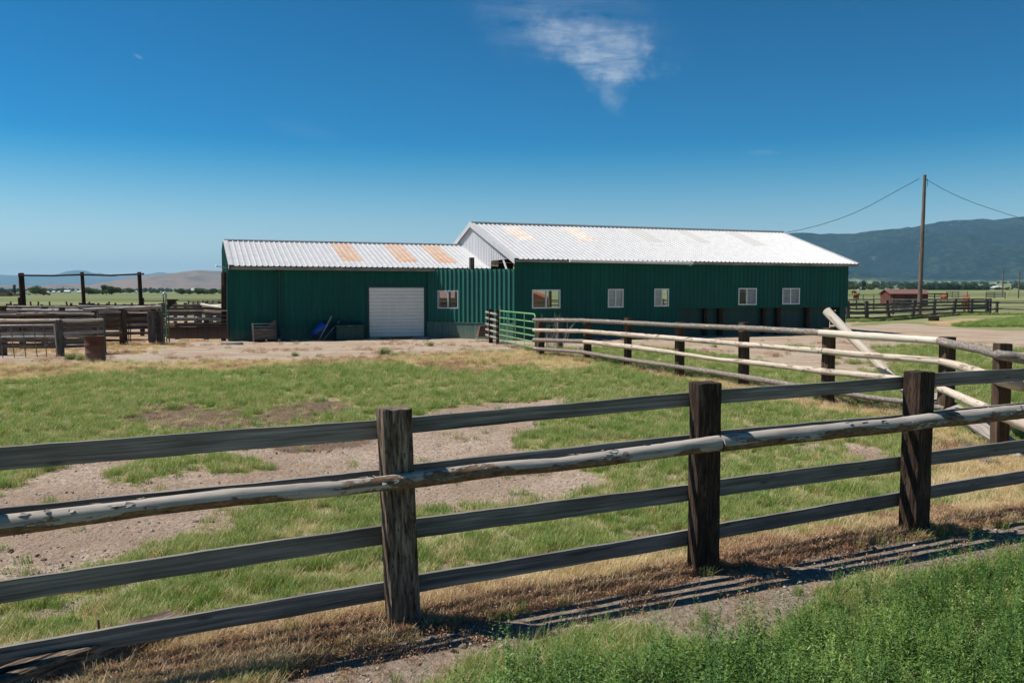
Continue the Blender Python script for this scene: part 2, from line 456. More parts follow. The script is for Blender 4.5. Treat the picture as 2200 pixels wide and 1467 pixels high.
# ------------------------------------------------------------------ mesh builder
class MB:
    def __init__(s):
        s.v = []; s.f = []; s.uv = []; s.sm = []

    def add(s, vs, fs, uvs, smooth=False):
        o = len(s.v)
        s.v += [tuple(v) for v in vs]
        for f, u in zip(fs, uvs):
            s.f.append(tuple(o + i for i in f))
            s.uv += list(u)
            s.sm.append(smooth)

    def box(s, lo, hi, mtx=None):
        (x0, y0, z0), (x1, y1, z1) = lo, hi
        vs = [Vector(p) for p in ((x0, y0, z0), (x1, y0, z0), (x1, y1, z0), (x0, y1, z0), (x0, y0, z1), (x1, y0, z1), (x1, y1, z1), (x0, y1, z1))]
        if mtx is not None:
            vs = [mtx @ v for v in vs]
        fs = [(0, 3, 2, 1), (4, 5, 6, 7), (0, 1, 5, 4), (1, 2, 6, 5), (2, 3, 7, 6), (3, 0, 4, 7)]
        uvs = []
        loc = [(x0, y0, z0), (x1, y0, z0), (x1, y1, z0), (x0, y1, z0), (x0, y0, z1), (x1, y0, z1), (x1, y1, z1), (x0, y1, z1)]
        dims = (x1 - x0, y1 - y0, z1 - z0)
        la = dims.index(max(dims))
        r = (rnd.random() * 20, rnd.random() * 20)
        for f in fs:
            uvs.append([(loc[i][la] + r[0], sum(loc[i][a] for a in range(3) if a != la) + r[1]) for i in f])
        s.add(vs, fs, uvs)

    def tube(s, pts, rad, seg=10, rough=0.0, caps=True, smooth=True, seed=None, flat=None):
        rr = random.Random(seed if seed is not None else rnd.random())
        pts = [Vector(p) for p in pts]
        n = len(pts)
        if not hasattr(rad, '__len__'):
            rad = [rad] * n
        t0 = (pts[1] - pts[0]).normalized()
        up = Vector((0, 0, 1)) if abs(t0.z) < 0.9 else Vector((1, 0, 0))
        side = t0.cross(up).normalized()
        up = side.cross(t0).normalized()
        vs = []; dist = [0.0]
        ph = [rr.random() * 6.28 for _ in range(6)]
        for i in range(n):
            if i:
                dist.append(dist[-1] + (pts[i] - pts[i - 1]).length)
            t = (pts[min(i + 1, n - 1)] - pts[max(i - 1, 0)]).normalized()
            side = (side - t * side.dot(t)).normalized()
            up = side.cross(t).normalized()
            for j in range(seg):
                a = 2 * math.pi * j / seg
                q = rad[i]
                if rough:
                    d = dist[i]
                    q *= 1 + rough * (math.sin(d * 3.1 + ph[0] + 2 * a) * 0.5 + math.sin(d * 7.3 + ph[1] - a) * 0.4 + math.sin(d * 17 + ph[2] + 3 * a) * 0.35 + (rr.random() - 0.5) * 0.9)
                vs.append(pts[i] + side * (math.cos(a) * q) + up * (math.sin(a) * q))
        ru, rv = rr.random() * 40, rr.random() * 40
        fs = []; uvs = []
        R0 = sum(rad) / n
        for i in range(n - 1):
            for j in range(seg):
                j2 = (j + 1) % seg
                fs.append((i * seg + j, i * seg + j2, (i + 1) * seg + j2, (i + 1) * seg + j))
                w0 = 2 * math.pi * R0 * j / seg; w1 = 2 * math.pi * R0 * (j + 1) / seg
                uvs.append([(dist[i] + ru, w0 + rv), (dist[i] + ru, w1 + rv), (dist[i + 1] + ru, w1 + rv), (dist[i + 1] + ru, w0 + rv)])
        s.add(vs, fs, uvs, smooth)
        if caps:
            for base, rev in ((0, True), ((n - 1) * seg, False)):
                ring = [vs[base + j] for j in range(seg)]
                idx = list(range(seg))
                if rev:
                    idx = idx[::-1]
                s.add(ring, [tuple(idx)], [[(ru + 0.01 * math.cos(6.28 * j / seg), rv + 0.1 * math.sin(6.28 * j / seg)) for j in idx]])

    def plank(s, p0, p1, th, h, wob=0.004, seg=None, sag=0.0, seed=None, up=(0, 0, 1), cham=0.0, twist=0.0):
        """rectangular board from p0 to p1 (centre line); th = thickness sideways, h = height"""
        rr = random.Random(seed if seed is not None else rnd.random())
        p0 = Vector(p0); p1 = Vector(p1)
        L = (p1 - p0).length
        if seg is None:
            seg = max(2, int(L / 0.18))
        t = (p1 - p0).normalized()
        up = Vector(up)
        side = t.cross(up).normalized()
        up = side.cross(t).normalized()
        if cham > 0:
            c = cham
            prof = [(-0.5, -0.5 + c), (-0.5, 0.5 - c), (-0.5 + c, 0.5), (0.5 - c, 0.5), (0.5, 0.5 - c), (0.5, -0.5 + c), (0.5 - c, -0.5), (-0.5 + c, -0.5)]
        else:
            prof = [(-0.5, -0.5), (-0.5, 0.5), (0.5, 0.5), (0.5, -0.5)]
        m = len(prof)
        ph = [rr.random() * 6.28 for _ in range(8)]
        vs = []
        for i in range(seg + 1):
            f = i / seg
            d = f * L
            c = p0.lerp(p1, f) - up * (sag * 4 * f * (1 - f))
            wt = wob * (math.sin(d * 2.1 + ph[0]) + 0.6 * math.sin(d * 5.7 + ph[1]) + 0.5 * math.sin(d * 13 + ph[4]) + (rr.random() - 0.5) * 0.8)
            wb = wob * (math.sin(d * 1.7 + ph[2]) + 0.6 * math.sin(d * 6.3 + ph[3]) + 0.5 * math.sin(d * 11 + ph[5]) + (rr.random() - 0.5) * 0.8)
            for (a, b) in prof:
                vs.append(c + side * (a * th + (rr.random() - 0.5) * wob * 0.3 + twist * b * (f - 0.5)) + up * (b * h + (wt if b > 0 else wb)))
        ru, rv = rr.random() * 40, rr.random() * 40
        per = [0.0]
        for a, b in zip(prof, prof[1:] + prof[:1]):
            per.append(per[-1] + math.hypot((b[0] - a[0]) * th, (b[1] - a[1]) * h))
        fs = []; uvs = []
        for i in range(seg):
            for j in range(m):
                j2 = (j + 1) % m
                fs.append((i * m + j, (i + 1) * m + j, (i + 1) * m + j2, i * m + j2))
                u0, u1 = i / seg * L + ru, (i + 1) / seg * L + ru
                uvs.append([(u0, per[j] + rv), (u1, per[j] + rv), (u1, per[j + 1] + rv), (u0, per[j + 1] + rv)])
        s.add(vs, fs, uvs)
        for base, rev in ((0, False), (seg * m, True)):
            idx = list(range(m))
            if rev:
                idx = idx[::-1]
            s.add([vs[base + j] for j in range(m)], [tuple(idx)], [[(ru + prof[j][0] * 0.02, rv + prof[j][1] * h) for j in idx]])

    def build(s, name, mat, parent=None, loc=None):
        me = bpy.data.meshes.new(name)
        me.from_pydata(s.v, [], s.f)
        uvl = me.uv_layers.new(name='UVMap')
        uvl.data.foreach_set('uv', np.array(s.uv, dtype=np.float32).ravel())
        me.polygons.foreach_set('use_smooth', s.sm)
        me.materials.append(MAT[mat] if isinstance(mat, str) else mat)
        me.update()
        o = bpy.data.objects.new(name, me)
        COL.objects.link(o)
        if parent is not None:
            o.parent = parent
        if loc is not None:
            o.location = loc
        return o


def tag(o, label=None, cat=None, group=None, kind=None):
    if label: o['label'] = label
    if cat: o['category'] = cat
    if group: o['group'] = group
    if kind: o['kind'] = kind
    return o


def empty(name, loc=(0, 0, 0), rz=0.0):
    o = bpy.data.objects.new(name, None)
    COL.objects.link(o)
    o.location = loc
    o.rotation_euler = (0, 0, rz)
    o.empty_display_size = 0.2
    return o


def copy_tree(o, parent=None):
    c = o.copy()
    COL.objects.link(c)
    c.parent = parent
    for ch in list(o.children):
        copy_tree(ch, c)
    return c


# ------------------------------------------------------------------ numpy noise
def _h(ix, iy, seed):
    n = (ix * 374761393 + iy * 668265263 + seed * 982451653) & 0xFFFFFFFF
    n = ((n ^ (n >> 13)) * 1274126177) & 0xFFFFFFFF
    n = n ^ (n >> 16)
    return (n & 0xFFFF) / 65535.0


def vnoise(x, y, seed=0):
    x = np.asarray(x, dtype=np.float64); y = np.asarray(y, dtype=np.float64)
    ix = np.floor(x).astype(np.int64); iy = np.floor(y).astype(np.int64)
    fx = x - ix; fy = y - iy
    fx = fx * fx * (3 - 2 * fx); fy = fy * fy * (3 - 2 * fy)
    a = _h(ix, iy, seed); b = _h(ix + 1, iy, seed); c = _h(ix, iy + 1, seed); d = _h(ix + 1, iy + 1, seed)
    return (a * (1 - fx) + b * fx) * (1 - fy) + (c * (1 - fx) + d * fx) * fy


def fbm(x, y, oct=4, seed=0):
    s = 0; a = 0.5; t = 0
    for o in range(oct):
        s = s + a * vnoise(x * 2 ** o, y * 2 ** o, seed + o * 17)
        t += a
        a *= 0.5
    return s / t


def sstep(a, b, x):
    t = np.clip((x - a) / (b - a), 0, 1)
    return t * t * (3 - 2 * t)


def poly_sd(X, Y, poly):
    d2 = np.full(X.shape, 1e18)
    inside = np.zeros(X.shape, dtype=bool)
    n = len(poly)
    for i in range(n):
        ax, ay = poly[i]; bx, by = poly[(i + 1) % n]
        ex, ey = bx - ax, by - ay
        L = ex * ex + ey * ey + 1e-12
        t = np.clip(((X - ax) * ex + (Y - ay) * ey) / L, 0, 1)
        d2 = np.minimum(d2, (X - ax - t * ex) ** 2 + (Y - ay - t * ey) ** 2)
        c = ((ay > Y) != (by > Y))
        with np.errstate(divide='ignore', invalid='ignore'):
            xi = (bx - ax) * (Y - ay) / (by - ay + 1e-20) + ax
        inside ^= c & (X < xi)
    d = np.sqrt(d2)
    return np.where(inside, -d, d)


def wp(pts):
    return [(gp(a, b).x, gp(a, b).y) for a, b in pts]


# ------------------------------------------------------------------ ground zones (world polygons of bare earth, gravel, dry weeds)
FA = gp(875, 1347); FB = gp(1521, 1229); FC = gp(1976, 1149)       # feet of the three near posts
fdir = Vector((FC.x - FA.x, FC.y - FA.y, 0)).normalized()
fnor = Vector((fdir.y, -fdir.x, 0))                                # towards the camera


def fence_p(X, Y):
    return (X - FB.x) * fnor.x + (Y - FB.y) * fnor.y


Z_DIRT = [wp([(-700, 1130), (0, 1045), (90, 1015), (190, 990), (330, 968), (450, 958), (560, 948), (690, 925), (800, 915), (900, 892), (960, 875), (1060, 866), (1160, 860), (1240, 862), (1240, 878), (1160, 905), (1120, 935), (1110, 962), (1170, 985), (1250, 1010), (1310, 1040), (1280, 1065), (1160, 1080), (980, 1092), (880, 1090), (760, 1062), (650, 1060), (560, 1075), (480, 1100), (420, 1140), (330, 1180), (250, 1215), (60, 1260), (-500, 1500)]),
          wp([(1780, 955), (1830, 950), (1890, 960), (1930, 985), (1880, 1000), (1820, 985)]),
          wp([(2000, 985), (2080, 960), (2160, 985), (2260, 1010), (2260, 1060), (2120, 1050), (2010, 1045)]),
          wp([(900, 1275), (960, 1255), (1060, 1250), (1100, 1270), (1000, 1295), (930, 1300)]),
          wp([(1560, 1175), (1620, 1165), (1700, 1160), (1690, 1180), (1600, 1200)]),
          wp([(-100, 1300), (60, 1310), (180, 1280), (260, 1275), (260, 1300), (100, 1345), (-100, 1360)])]
Z_TONGUE = [wp([(240, 1018), (320, 985), (440, 975), (520, 985), (570, 1010), (540, 1022), (430, 1015), (330, 1025), (250, 1035)]),
            wp([(-300, 1040), (0, 1000), (80, 990), (140, 1000), (100, 1018), (30, 1030), (-100, 1060)])]
Z_STRIP = wp([(300, 1560), (560, 1470), (720, 1415), (900, 1362), (1100, 1315), (1300, 1275), (1500, 1240), (1800, 1185), (2200, 1125), (2600, 1080), (2600, 1145), (2200, 1192), (1950, 1238), (1800, 1270), (1710, 1302), (1670, 1345), (1620, 1405), (1500, 1395), (1420, 1368), (1330, 1358), (1180, 1385), (1020, 1432), (930, 1490), (860, 1580), (300, 1800)])
Z_MUD = [wp([(275, 912), (290, 885), (370, 868), (460, 875), (560, 885), (640, 865), (740, 862), (760, 880), (660, 905), (560, 920), (470, 925), (350, 935)]),
         wp([(560, 950), (690, 928), (800, 918), (830, 925), (800, 950), (700, 970), (590, 975)])]
Z_YARD = wp([(-1800, 800), (0, 788), (230, 783), (520, 780), (700, 776), (850, 767), (1000, 760), (1150, 752), (1240, 751), (1300, 746), (1450, 752), (1560, 768), (1640, 782), (1700, 798), (1800, 806), (1900, 800), (1950, 785), (1890, 765), (1900, 752), (2000, 746), (2200, 752), (2900, 775), (2900, 716), (2200, 712), (2060, 705), (1990, 697), (1900, 693), (1830, 692), (1800, 672), (480, 672), (0, 680), (-1800, 680)])
Z_DRY = [wp([(-1500, 850), (0, 822), (120, 815), (250, 802), (520, 797), (700, 786), (860, 778), (1000, 772), (1060, 765), (1000, 758), (850, 766), (700, 774), (230, 781), (0, 785), (-1500, 800)]),
         wp([(850, 778), (960, 764), (1080, 758), (1170, 752), (1235, 757), (1290, 775), (1270, 795), (1190, 800), (1100, 790), (1020, 803), (930, 800)]),
         wp([(1340, 788), (1460, 805), (1600, 828), (1780, 862), (1900, 872), (1960, 890), (1890, 902), (1790, 885), (1690, 872), (1580, 842), (1450, 818)]),
         wp([(2000, 905), (2080, 940), (2200, 975), (2300, 1000), (2300, 1070), (2150, 1065), (2020, 1062), (1990, 1000)]),
         wp([(-500, 1560), (0, 1400), (200, 1385), (380, 1370), (560, 1352), (700, 1318), (830, 1290), (930, 1275), (1000, 1310), (900, 1360), (700, 1410), (560, 1460), (400, 1600)])]
Z_CLOVER = wp([(950, 1680), (1040, 1580), (1170, 1500), (1300, 1470), (1420, 1450), (1560, 1435), (1680, 1400), (1800, 1350), (1920, 1310), (2080, 1265), (2300, 1215), (2900, 1120), (3600, 1500), (2900, 2400), (1200, 2400), (500, 1700)])
Z_GREENR = [wp([(1270, 760), (1330, 752), (1480, 756), (1560, 770), (1640, 785), (1720, 802), (1840, 812), (2000, 800), (2200, 800), (2200, 900), (1960, 870), (1780, 845), (1600, 815), (1460, 798), (1340, 782), (1290, 775)]),
            wp([(2040, 700), (2120, 690), (2200, 682), (2600, 682), (2600, 712), (2200, 712), (2120, 708)]),
            wp([(1830, 696), (1900, 690), (1960, 685), (2060, 679), (2140, 677), (2140, 681), (2060, 684), (1960, 691), (1900, 696), (1830, 702)])]
Z_PENRED = [wp([(1990, 692), (2060, 686), (2130, 683), (2190, 686), (2150, 695), (2080, 700), (2010, 699)]),
            wp([(1830, 688), (1900, 680), (1980, 674), (2080, 670), (2080, 674), (1960, 682), (1830, 692)])]


def zones(X, Y):
    """dirt, gravel, dry, mud, clover weights at world points"""
    n1 = fbm(X * 1.1, Y * 1.1, 4, 3) - 0.5
    n2 = fbm(X * 4.0, Y * 4.0, 3, 9) - 0.5
    e = n1 * 0.9 + n2 * 0.5
    far = np.clip(Y / 18.0, 0.5, 3.0)

    def w(poly, soft=0.18, amp=1.0):
        return 1 - sstep(-soft, soft, (poly_sd(X, Y, poly) + e * amp * far * 0.8) / np.maximum(1, far * 0.6))
    dirt = w(Z_DIRT[0], 0.15)
    for p in Z_DIRT[1:]:
        dirt = np.maximum(dirt, w(p, 0.12, 0.6))
    for p in Z_TONGUE:
        dirt = dirt * (1 - w(p, 0.12, 0.5))
    strip = w(Z_STRIP, 0.10, 0.5)
    dirt = np.maximum(dirt, strip)
    mud = np.maximum(w(Z_MUD[0], 0.3, 1.3) * sstep(0.28, 0.42, fbm(X * 1.6, Y * 1.6, 3, 21)), w(Z_MUD[1], 0.3, 0.8))
    yard = w(Z_YARD, 0.3, 1.0)
    patch = sstep(0.57, 0.66, fbm(X * 0.5, Y * 0.35, 4, 31)) * sstep(4, 8, X) * sstep(13, 17, Y)
    yard = yard * (1 - 0.8 * patch * (Y < 32))
    for p in Z_GREENR:
        yard = yard * (1 - w(p, 0.3, 0.7))
    dry = w(Z_DRY[0], 0.5, 1.2)
    for p in Z_DRY[1:]:
        dry = np.maximum(dry, w(p, 0.25, 0.8))
    fp = fence_p(X, Y) + n1 * 0.18
    near = (Y < 14)
    straw = sstep(-0.70, -0.45, fp) * (1 - sstep(0.05, 0.15, fp)) * near
    dry = np.maximum(dry, straw)
    spot = sstep(0.66, 0.72, fbm(X * 1.9 + 7, Y * 1.9, 3, 41)) * 0.8 * (Y < 22)
    dirt = np.maximum(dirt, spot * (1 - yard))
    red = np.zeros_like(X)
    for p in Z_PENRED:
        red = np.maximum(red, w(p, 0.5, 1.0))
    # the pens: trampled reddish earth
    pen = sstep(26.5, 30, Y) * (1 - sstep(44, 50, Y)) * (1 - sstep(-13, -11.5, X)) * sstep(-60, -40, X)
    dry = np.maximum(dry, pen * sstep(0.40, 0.58, fbm(X * 0.9, Y * 0.9, 4, 51)))
    dry = np.maximum(dry, red)
    clover = w(Z_CLOVER, 0.30, 1.5)
    return dirt, yard, dry, mud, clover, strip


def terrain(X, Y):
    """large-scale relief: flat valley, a slow rise far off to the right"""
    a = sstep(0.08, 0.30, X / np.maximum(Y, 1.0))
    z = a * sstep(150, 640, Y) * 3.3
    z = z + a * sstep(700, 6000, Y) * 52
    z = z + (1 - a) * sstep(1500, 7000, Y) * 14
    return z


def relief(X, Y):
    z = terrain(X, Y)
    nearw = 1 - sstep(40, 70, np.sqrt(X * X + Y * Y))
    z = z + nearw * ((fbm(X * 0.8, Y * 0.8, 4, 5) - 0.5) * 0.07 + (fbm(X * 5, Y * 5, 3, 6) - 0.5) * 0.03)
    return z


def axis(lo, a, b, hi, step, grow=1.12):
    xs = list(np.arange(a, b + 1e-6, step))
    s = step; x = b
    while x < hi:
        s *= grow; x += s; xs.append(min(x, hi))
    s = step; x = a
    left = []
    while x > lo:
        s *= grow; x -= s; left.append(max(x, lo))
    return np.array(left[::-1] + xs)


xs = axis(-32000, -14, 16, 32000, 0.10, 1.09)
ys1 = np.arange(3.2, 14, 0.055)
ys2 = np.arange(14, 44, 0.14)
yy = list(ys1) + list(ys2)
s_ = 0.14; y_ = yy[-1]
while y_ < 34000:
    s_ *= 1.06; y_ += s_; yy.append(y_)
y_ = 3.2; s_ = 0.055; low = []
while y_ > -1500:
    s_ *= 1.2; y_ -= s_; low.append(y_)
ys = np.array(low[::-1] + yy)
GX, GY = np.meshgrid(xs, ys)
gx = GX.ravel(); gy = GY.ravel()
gz = relief(gx, gy)
inner = (np.abs(gx) < 130) & (gy > 2.5) & (gy < 130)
zs = [np.zeros(gx.shape) for _ in range(6)]
res = zones(gx[inner], gy[inner])
for a, b in zip(zs, res):
    a[inner] = b
cl = zs[3]
gz = gz + cl * (fbm(gx * 6, gy * 6, 3, 77) - 0.35) * 0.10 * (np.abs(gx) < 20)
gz = gz - zs[5] * (gz - terrain(gx, gy)) * 0.9
gz = gz + np.maximum(zs[0] * (1 - zs[5]), 0.22 * zs[5]) * (fbm(gx * 7, gy * 7, 4, 78) - 0.5) * 0.05
nx_, ny_ = len(xs), len(ys)
me = bpy.data.meshes.new('ground')
me.vertices.add(nx_ * ny_)
me.vertices.foreach_set('co', np.stack([gx, gy, gz], 1).astype(np.float32).ravel())
ii = (np.arange(ny_ - 1)[:, None] * nx_ + np.arange(nx_ - 1)[None, :]).ravel()
quads = np.stack([ii, ii + 1, ii + 1 + nx_, ii + nx_], 1).astype(np.int32)
me.loops.add(quads.size)
me.loops.foreach_set('vertex_index', quads.ravel())
me.polygons.add(len(quads))
me.polygons.foreach_set('loop_start', np.arange(0, quads.size, 4, dtype=np.int32))
me.polygons.foreach_set('use_smooth', np.ones(len(quads), dtype=bool))
me.update(calc_edges=True)
me.validate()
for nm, arr in zip(('dirt', 'yard', 'dry', 'mud', 'clover', 'strip'), zs):
    at_ = me.attributes.new(nm, 'FLOAT', 'POINT')
    at_.data.foreach_set('value', arr.astype(np.float32))

k = N('ground')
fine = k.noise(k.pos((1, 1, 1)), 22.0, 5, 0.65)
med = k.noise(k.pos((1, 1, 1)), 4.0, 5, 0.6)
big = k.noise(k.pos((0.6, 0.6, 1)), 1.0, 5, 0.6)
grs = k.mix(k.ramp(med, [(0.35, 0.0), (0.65, 1.0)]), (0.24, 0.27, 0.10), (0.33, 0.28, 0.18))
grs = k.mix(k.ramp(big, [(0.4, 0.0), (0.65, 0.7)]), grs, (0.25, 0.29, 0.11))
# far meadows: long streaks of green, hay and stubble
fs1 = k.noise(k.pos((0.0022, 0.012, 0)), 1.0, 4, 0.55)
fs2 = k.noise(k.pos((0.02, 0.11, 0), (5, 9, 0)), 1.0, 5, 0.6)
mead = k.ramp(fs1, [(0.36, (0.11, 0.155, 0.06)), (0.48, (0.165, 0.20, 0.085)), (0.56, (0.25, 0.255, 0.13)), (0.66, (0.15, 0.19, 0.075))])
mead = k.mix(k.ramp(fs2, [(0.45, 0.0), (0.62, 0.6)]), mead, (0.30, 0.27, 0.15))
fs3 = k.noise(k.pos((0.006, 0.05, 0), (1, 3, 0)), 1.0, 4, 0.6)
mead = k.mix(k.ramp(fs3, [(0.46, 0.0), (0.56, 0.65)]), mead, (0.09, 0.13, 0.05))
g = k.n('ShaderNodeNewGeometry')
sp = k.n('ShaderNodeSeparateXYZ')
k.l(g.outputs['Position'], sp.inputs[0])
mr = k.n('ShaderNodeMapRange')
mr.inputs[1].default_value = 36; mr.inputs[2].default_value = 80
k.l(sp.outputs[1], mr.inputs[0])
base = k.mix(mr.outputs[0], grs, mead)
dirtc = k.ramp(fine, [(0.30, (0.20, 0.14, 0.10)), (0.5, (0.43, 0.34, 0.265)), (0.68, (0.60, 0.49, 0.40))])
dirtc = k.mix(k.ramp(med, [(0.4, 0.0), (0.7, 0.5)]), dirtc, (0.30, 0.22, 0.165))
dirtc = k.mix(k.ramp(k.noise(k.pos((0.45, 0.45, 1), (3, 8, 0)), 1.0, 5, 0.6), [(0.40, 0.0), (0.62, 0.75)]), dirtc, (0.27, 0.19, 0.135))
yardc = k.ramp(fine, [(0.3, (0.28, 0.225, 0.17)), (0.5, (0.44, 0.37, 0.285)), (0.7, (0.60, 0.52, 0.42))])
yn = k.noise(k.pos((0.45, 0.8, 1), (2, 2, 0)), 1.0, 6, 0.65)
yardc = k.mix(k.ramp(yn, [(0.44, 0.0), (0.62, 0.75)]), yardc, (0.36, 0.225, 0.15))
strc = k.ramp(fine, [(0.3, (0.15, 0.115, 0.088)), (0.5, (0.26, 0.205, 0.16)), (0.7, (0.38, 0.315, 0.255))])
dryc = k.mix(k.ramp(med, [(0.4, 0.0), (0.6, 1.0)]), (0.48, 0.31, 0.18), (0.38, 0.215, 0.12))
dryc = k.mix(k.ramp(big, [(0.45, 0.0), (0.6, 1.0)]), dryc, (0.55, 0.42, 0.24))
mudc = k.ramp(fine, [(0.3, (0.10, 0.065, 0.043)), (0.7, (0.23, 0.16, 0.115))])


def edge(name, lo=0.35, hi=0.65, amt=0.7):
    a = k.attr(name)
    x = k.math('ADD', a, k.math('MULTIPLY', k.math('SUBTRACT', med, 0.5), amt))
    m = k.n('ShaderNodeMapRange')
    m.inputs[1].default_value = lo; m.inputs[2].default_value = hi
    k.l(x, m.inputs[0])
    return m.outputs[0]


c = k.mix(edge('dirt'), base, dirtc)
c = k.mix(edge('yard'), c, yardc)
c = k.mix(k.math('MULTIPLY', edge('dry'), 0.85), c, dryc)
c = k.mix(edge('strip'), c, strc)
c = k.mix(k.math('MULTIPLY', edge('mud'), 0.9), c, mudc)
c = k.mix(k.math('MULTIPLY', edge('clover'), 0.8), c, (0.09, 0.12, 0.05))
vo = k.n('ShaderNodeTexVoronoi')
vo.inputs['Scale'].default_value = 17
k.l(k.pos((1, 1, 1)), vo.inputs['Vector'])
peb = k.ramp(vo.outputs['Distance'], [(0.10, 1.0), (0.2, 0.0)])
c = k.mix(k.math('MULTIPLY', k.math('MULTIPLY', peb, k.ramp(med, [(0.5, 0.0), (0.6, 1.0)])), k.math('MULTIPLY', edge('dirt'), 0.5)), c, (0.45, 0.43, 0.41))
h = k.math('ADD', fine, k.math('ADD', k.math('MULTIPLY', med, 1.2), k.math('MULTIPLY', peb, 0.3)))
k.bsdf(c, 0.95, 0, k.bump(h, 1.0, 0.045), 0.1)
me.materials.append(k.m)
ground = bpy.data.objects.new('ground', me)
COL.objects.link(ground)
tag(ground, kind='structure')


def gz_at(x, y):
    return float(relief(np.array([float(x)]), np.array([float(y)]))[0])

# ------------------------------------------------------------------ sky with one wisp of cirrus
def make_world():
    w = bpy.data.worlds.new('World')
    C.world = w
    w.use_nodes = True
    t = w.node_tree
    t.nodes.clear()

    class W(N):
        def __init__(s):
            s.t = t
    k = W()
    out = k.n('ShaderNodeOutputWorld')
    bg = k.n('ShaderNodeBackground')
    bg.inputs['Strength'].default_value = 0.071
    sky = k.n('ShaderNodeTexSky')
    sky.sky_type = 'NISHITA'
    sky.sun_disc = False
    sky.sun_elevation = SUN_EL
    # rotation 0 puts the sun on +Y, growing turns it clockwise seen from above
    sky.sun_rotation = math.atan2(sun_from.x, sun_from.y)
    sky.altitude = 1000
    sky.air_density = 0.9
    sky.dust_density = 0.3
    sky.ozone_density = 3.5
    hs = k.n('ShaderNodeHueSaturation')
    hs.inputs['Hue'].default_value = SKY_HUE
    k.l(sky.outputs[0], hs.inputs['Color'])
    # the deep polarised blue overhead thins to a pale rim at the horizon
    tc0 = k.n('ShaderNodeTexCoord'); sp0 = k.n('ShaderNodeSeparateXYZ'); k.l(tc0.outputs['Generated'], sp0.inputs[0])
    mr0 = k.n('ShaderNodeMapRange', interpolation_type='SMOOTHSTEP')
    mr0.inputs[1].default_value = -0.02; mr0.inputs[2].default_value = 0.25; mr0.inputs[3].default_value = 0.38; mr0.inputs[4].default_value = 1.92
    k.l(sp0.outputs[2], mr0.inputs[0]); k.l(mr0.outputs[0], hs.inputs['Saturation'])
    nrm = 9.0
    v1 = k.n('ShaderNodeVectorMath', operation='SCALE'); v1.inputs['Scale'].default_value = 1 / nrm
    k.l(hs.outputs[0], v1.inputs[0])
    gm = k.n('ShaderNodeGamma'); gm.inputs[1].default_value = 1.5
    k.l(v1.outputs[0], gm.inputs[0])
    v2 = k.n('ShaderNodeVectorMath', operation='SCALE'); v2.inputs['Scale'].default_value = nrm * 1.32
    k.l(gm.outputs[0], v2.inputs[0])
    # cloud: tangent-plane coordinates of the view direction (u to the right, v up, both / forward)
    tc = k.n('ShaderNodeTexCoord')
    sp = k.n('ShaderNodeSeparateXYZ')
    k.l(tc.outputs['Generated'], sp.inputs[0])
    fwd = k.math('MAXIMUM', sp.outputs[1], 0.05)
    u = k.math('DIVIDE', sp.outputs[0], fwd)
    v = k.math('DIVIDE', sp.outputs[2], fwd)

    def pt(px, py):
        d = ray(px, py)
        return d.x / d.y, d.z / d.y
    cb = k.n('ShaderNodeCombineXYZ')
    k.l(u, cb.inputs[0]); k.l(v, cb.inputs[1])

    def nz(sx, sy, rot, detail=6, loc=(0, 0, 0), rough=0.6, dist=0.0):
        mp = k.n('ShaderNodeMapping')
        mp.inputs['Scale'].default_value = (sx, sy, 1)
        mp.inputs['Rotation'].default_value = (0, 0, rot)
        mp.inputs['Location'].default_value = loc
        k.l(cb.outputs[0], mp.inputs['Vector'])
        return k.noise(mp.outputs[0], 1.0, detail, rough, dist)

    wob = k.math('MULTIPLY', k.math('SUBTRACT', nz(22, 22, 0, 5, (3, 1, 0)), 0.5), 0.045)

    def side(a, b, soft, w=1.0):
        """1 on the left of the line a->b, fading over soft"""
        (ax, ay), (bx, by) = a, b
        dx, dy = bx - ax, by - ay
        L = math.hypot(dx, dy)
        nx, ny = -dy / L, dx / L
        d = k.math('ADD', k.math('MULTIPLY', k.math('SUBTRACT', u, ax), nx), k.math('MULTIPLY', k.math('SUBTRACT', v, ay), ny))
        d = k.math('ADD', d, k.math('MULTIPLY', wob, w))
        m = k.n('ShaderNodeMapRange', interpolation_type='SMOOTHSTEP')
        m.inputs[1].default_value = -soft; m.inputs[2].default_value = soft
        k.l(d, m.inputs[0])
        return m.outputs[0]
    m = side(pt(1130, 112), pt(1325, 180), 0.009, 0.8)
    m = k.math('MULTIPLY', m, side(pt(1318, 184), pt(1425, 116), 0.022, 2.0))
    m = k.math('MULTIPLY', m, side(pt(1412, 140), pt(1380, 20), 0.016, 1.6))
    m = k.math('MULTIPLY', m, side(pt(1400, 92), pt(1180, 62), 0.030, 2.0))
    m = k.math('MULTIPLY', m, side(pt(1160, 40), pt(1215, 150), 0.022, 1.5))
    tex = k.ramp(nz(14, 75, 0.30, 9, (1, 5, 0), 0.68, 0.6), [(0.32, 0.16), (0.52, 0.62), (0.72, 1.0)])
    m = k.math('MULTIPLY', m, tex)
    m = k.math('MULTIPLY', m, k.ramp(nz(38, 150, 0.25, 6, (2, 2, 0), 0.6, 0.8), [(0.30, 0.62), (0.62, 1.0)]))
    tail = k.math('MULTIPLY', side(pt(1262, 170), pt(1318, 225), 0.012), side(pt(1338, 230), pt(1318, 170), 0.01))
    tail = k.math('MULTIPLY', tail, k.math('MULTIPLY', side(pt(1290, 222), pt(1340, 232), 0.014), side(pt(1340, 175), pt(1260, 170), 0.01)))
    tail = k.math('MULTIPLY', tail, k.ramp(nz(40, 60, 1.2, 6, (4, 4, 0), 0.65), [(0.3, 0.08), (0.65, 0.30)]))
    veil = k.math('MULTIPLY', side(pt(1250, 60), pt(980, -60), 0.10), side(pt(1000, -80), pt(1150, 120), 0.05))
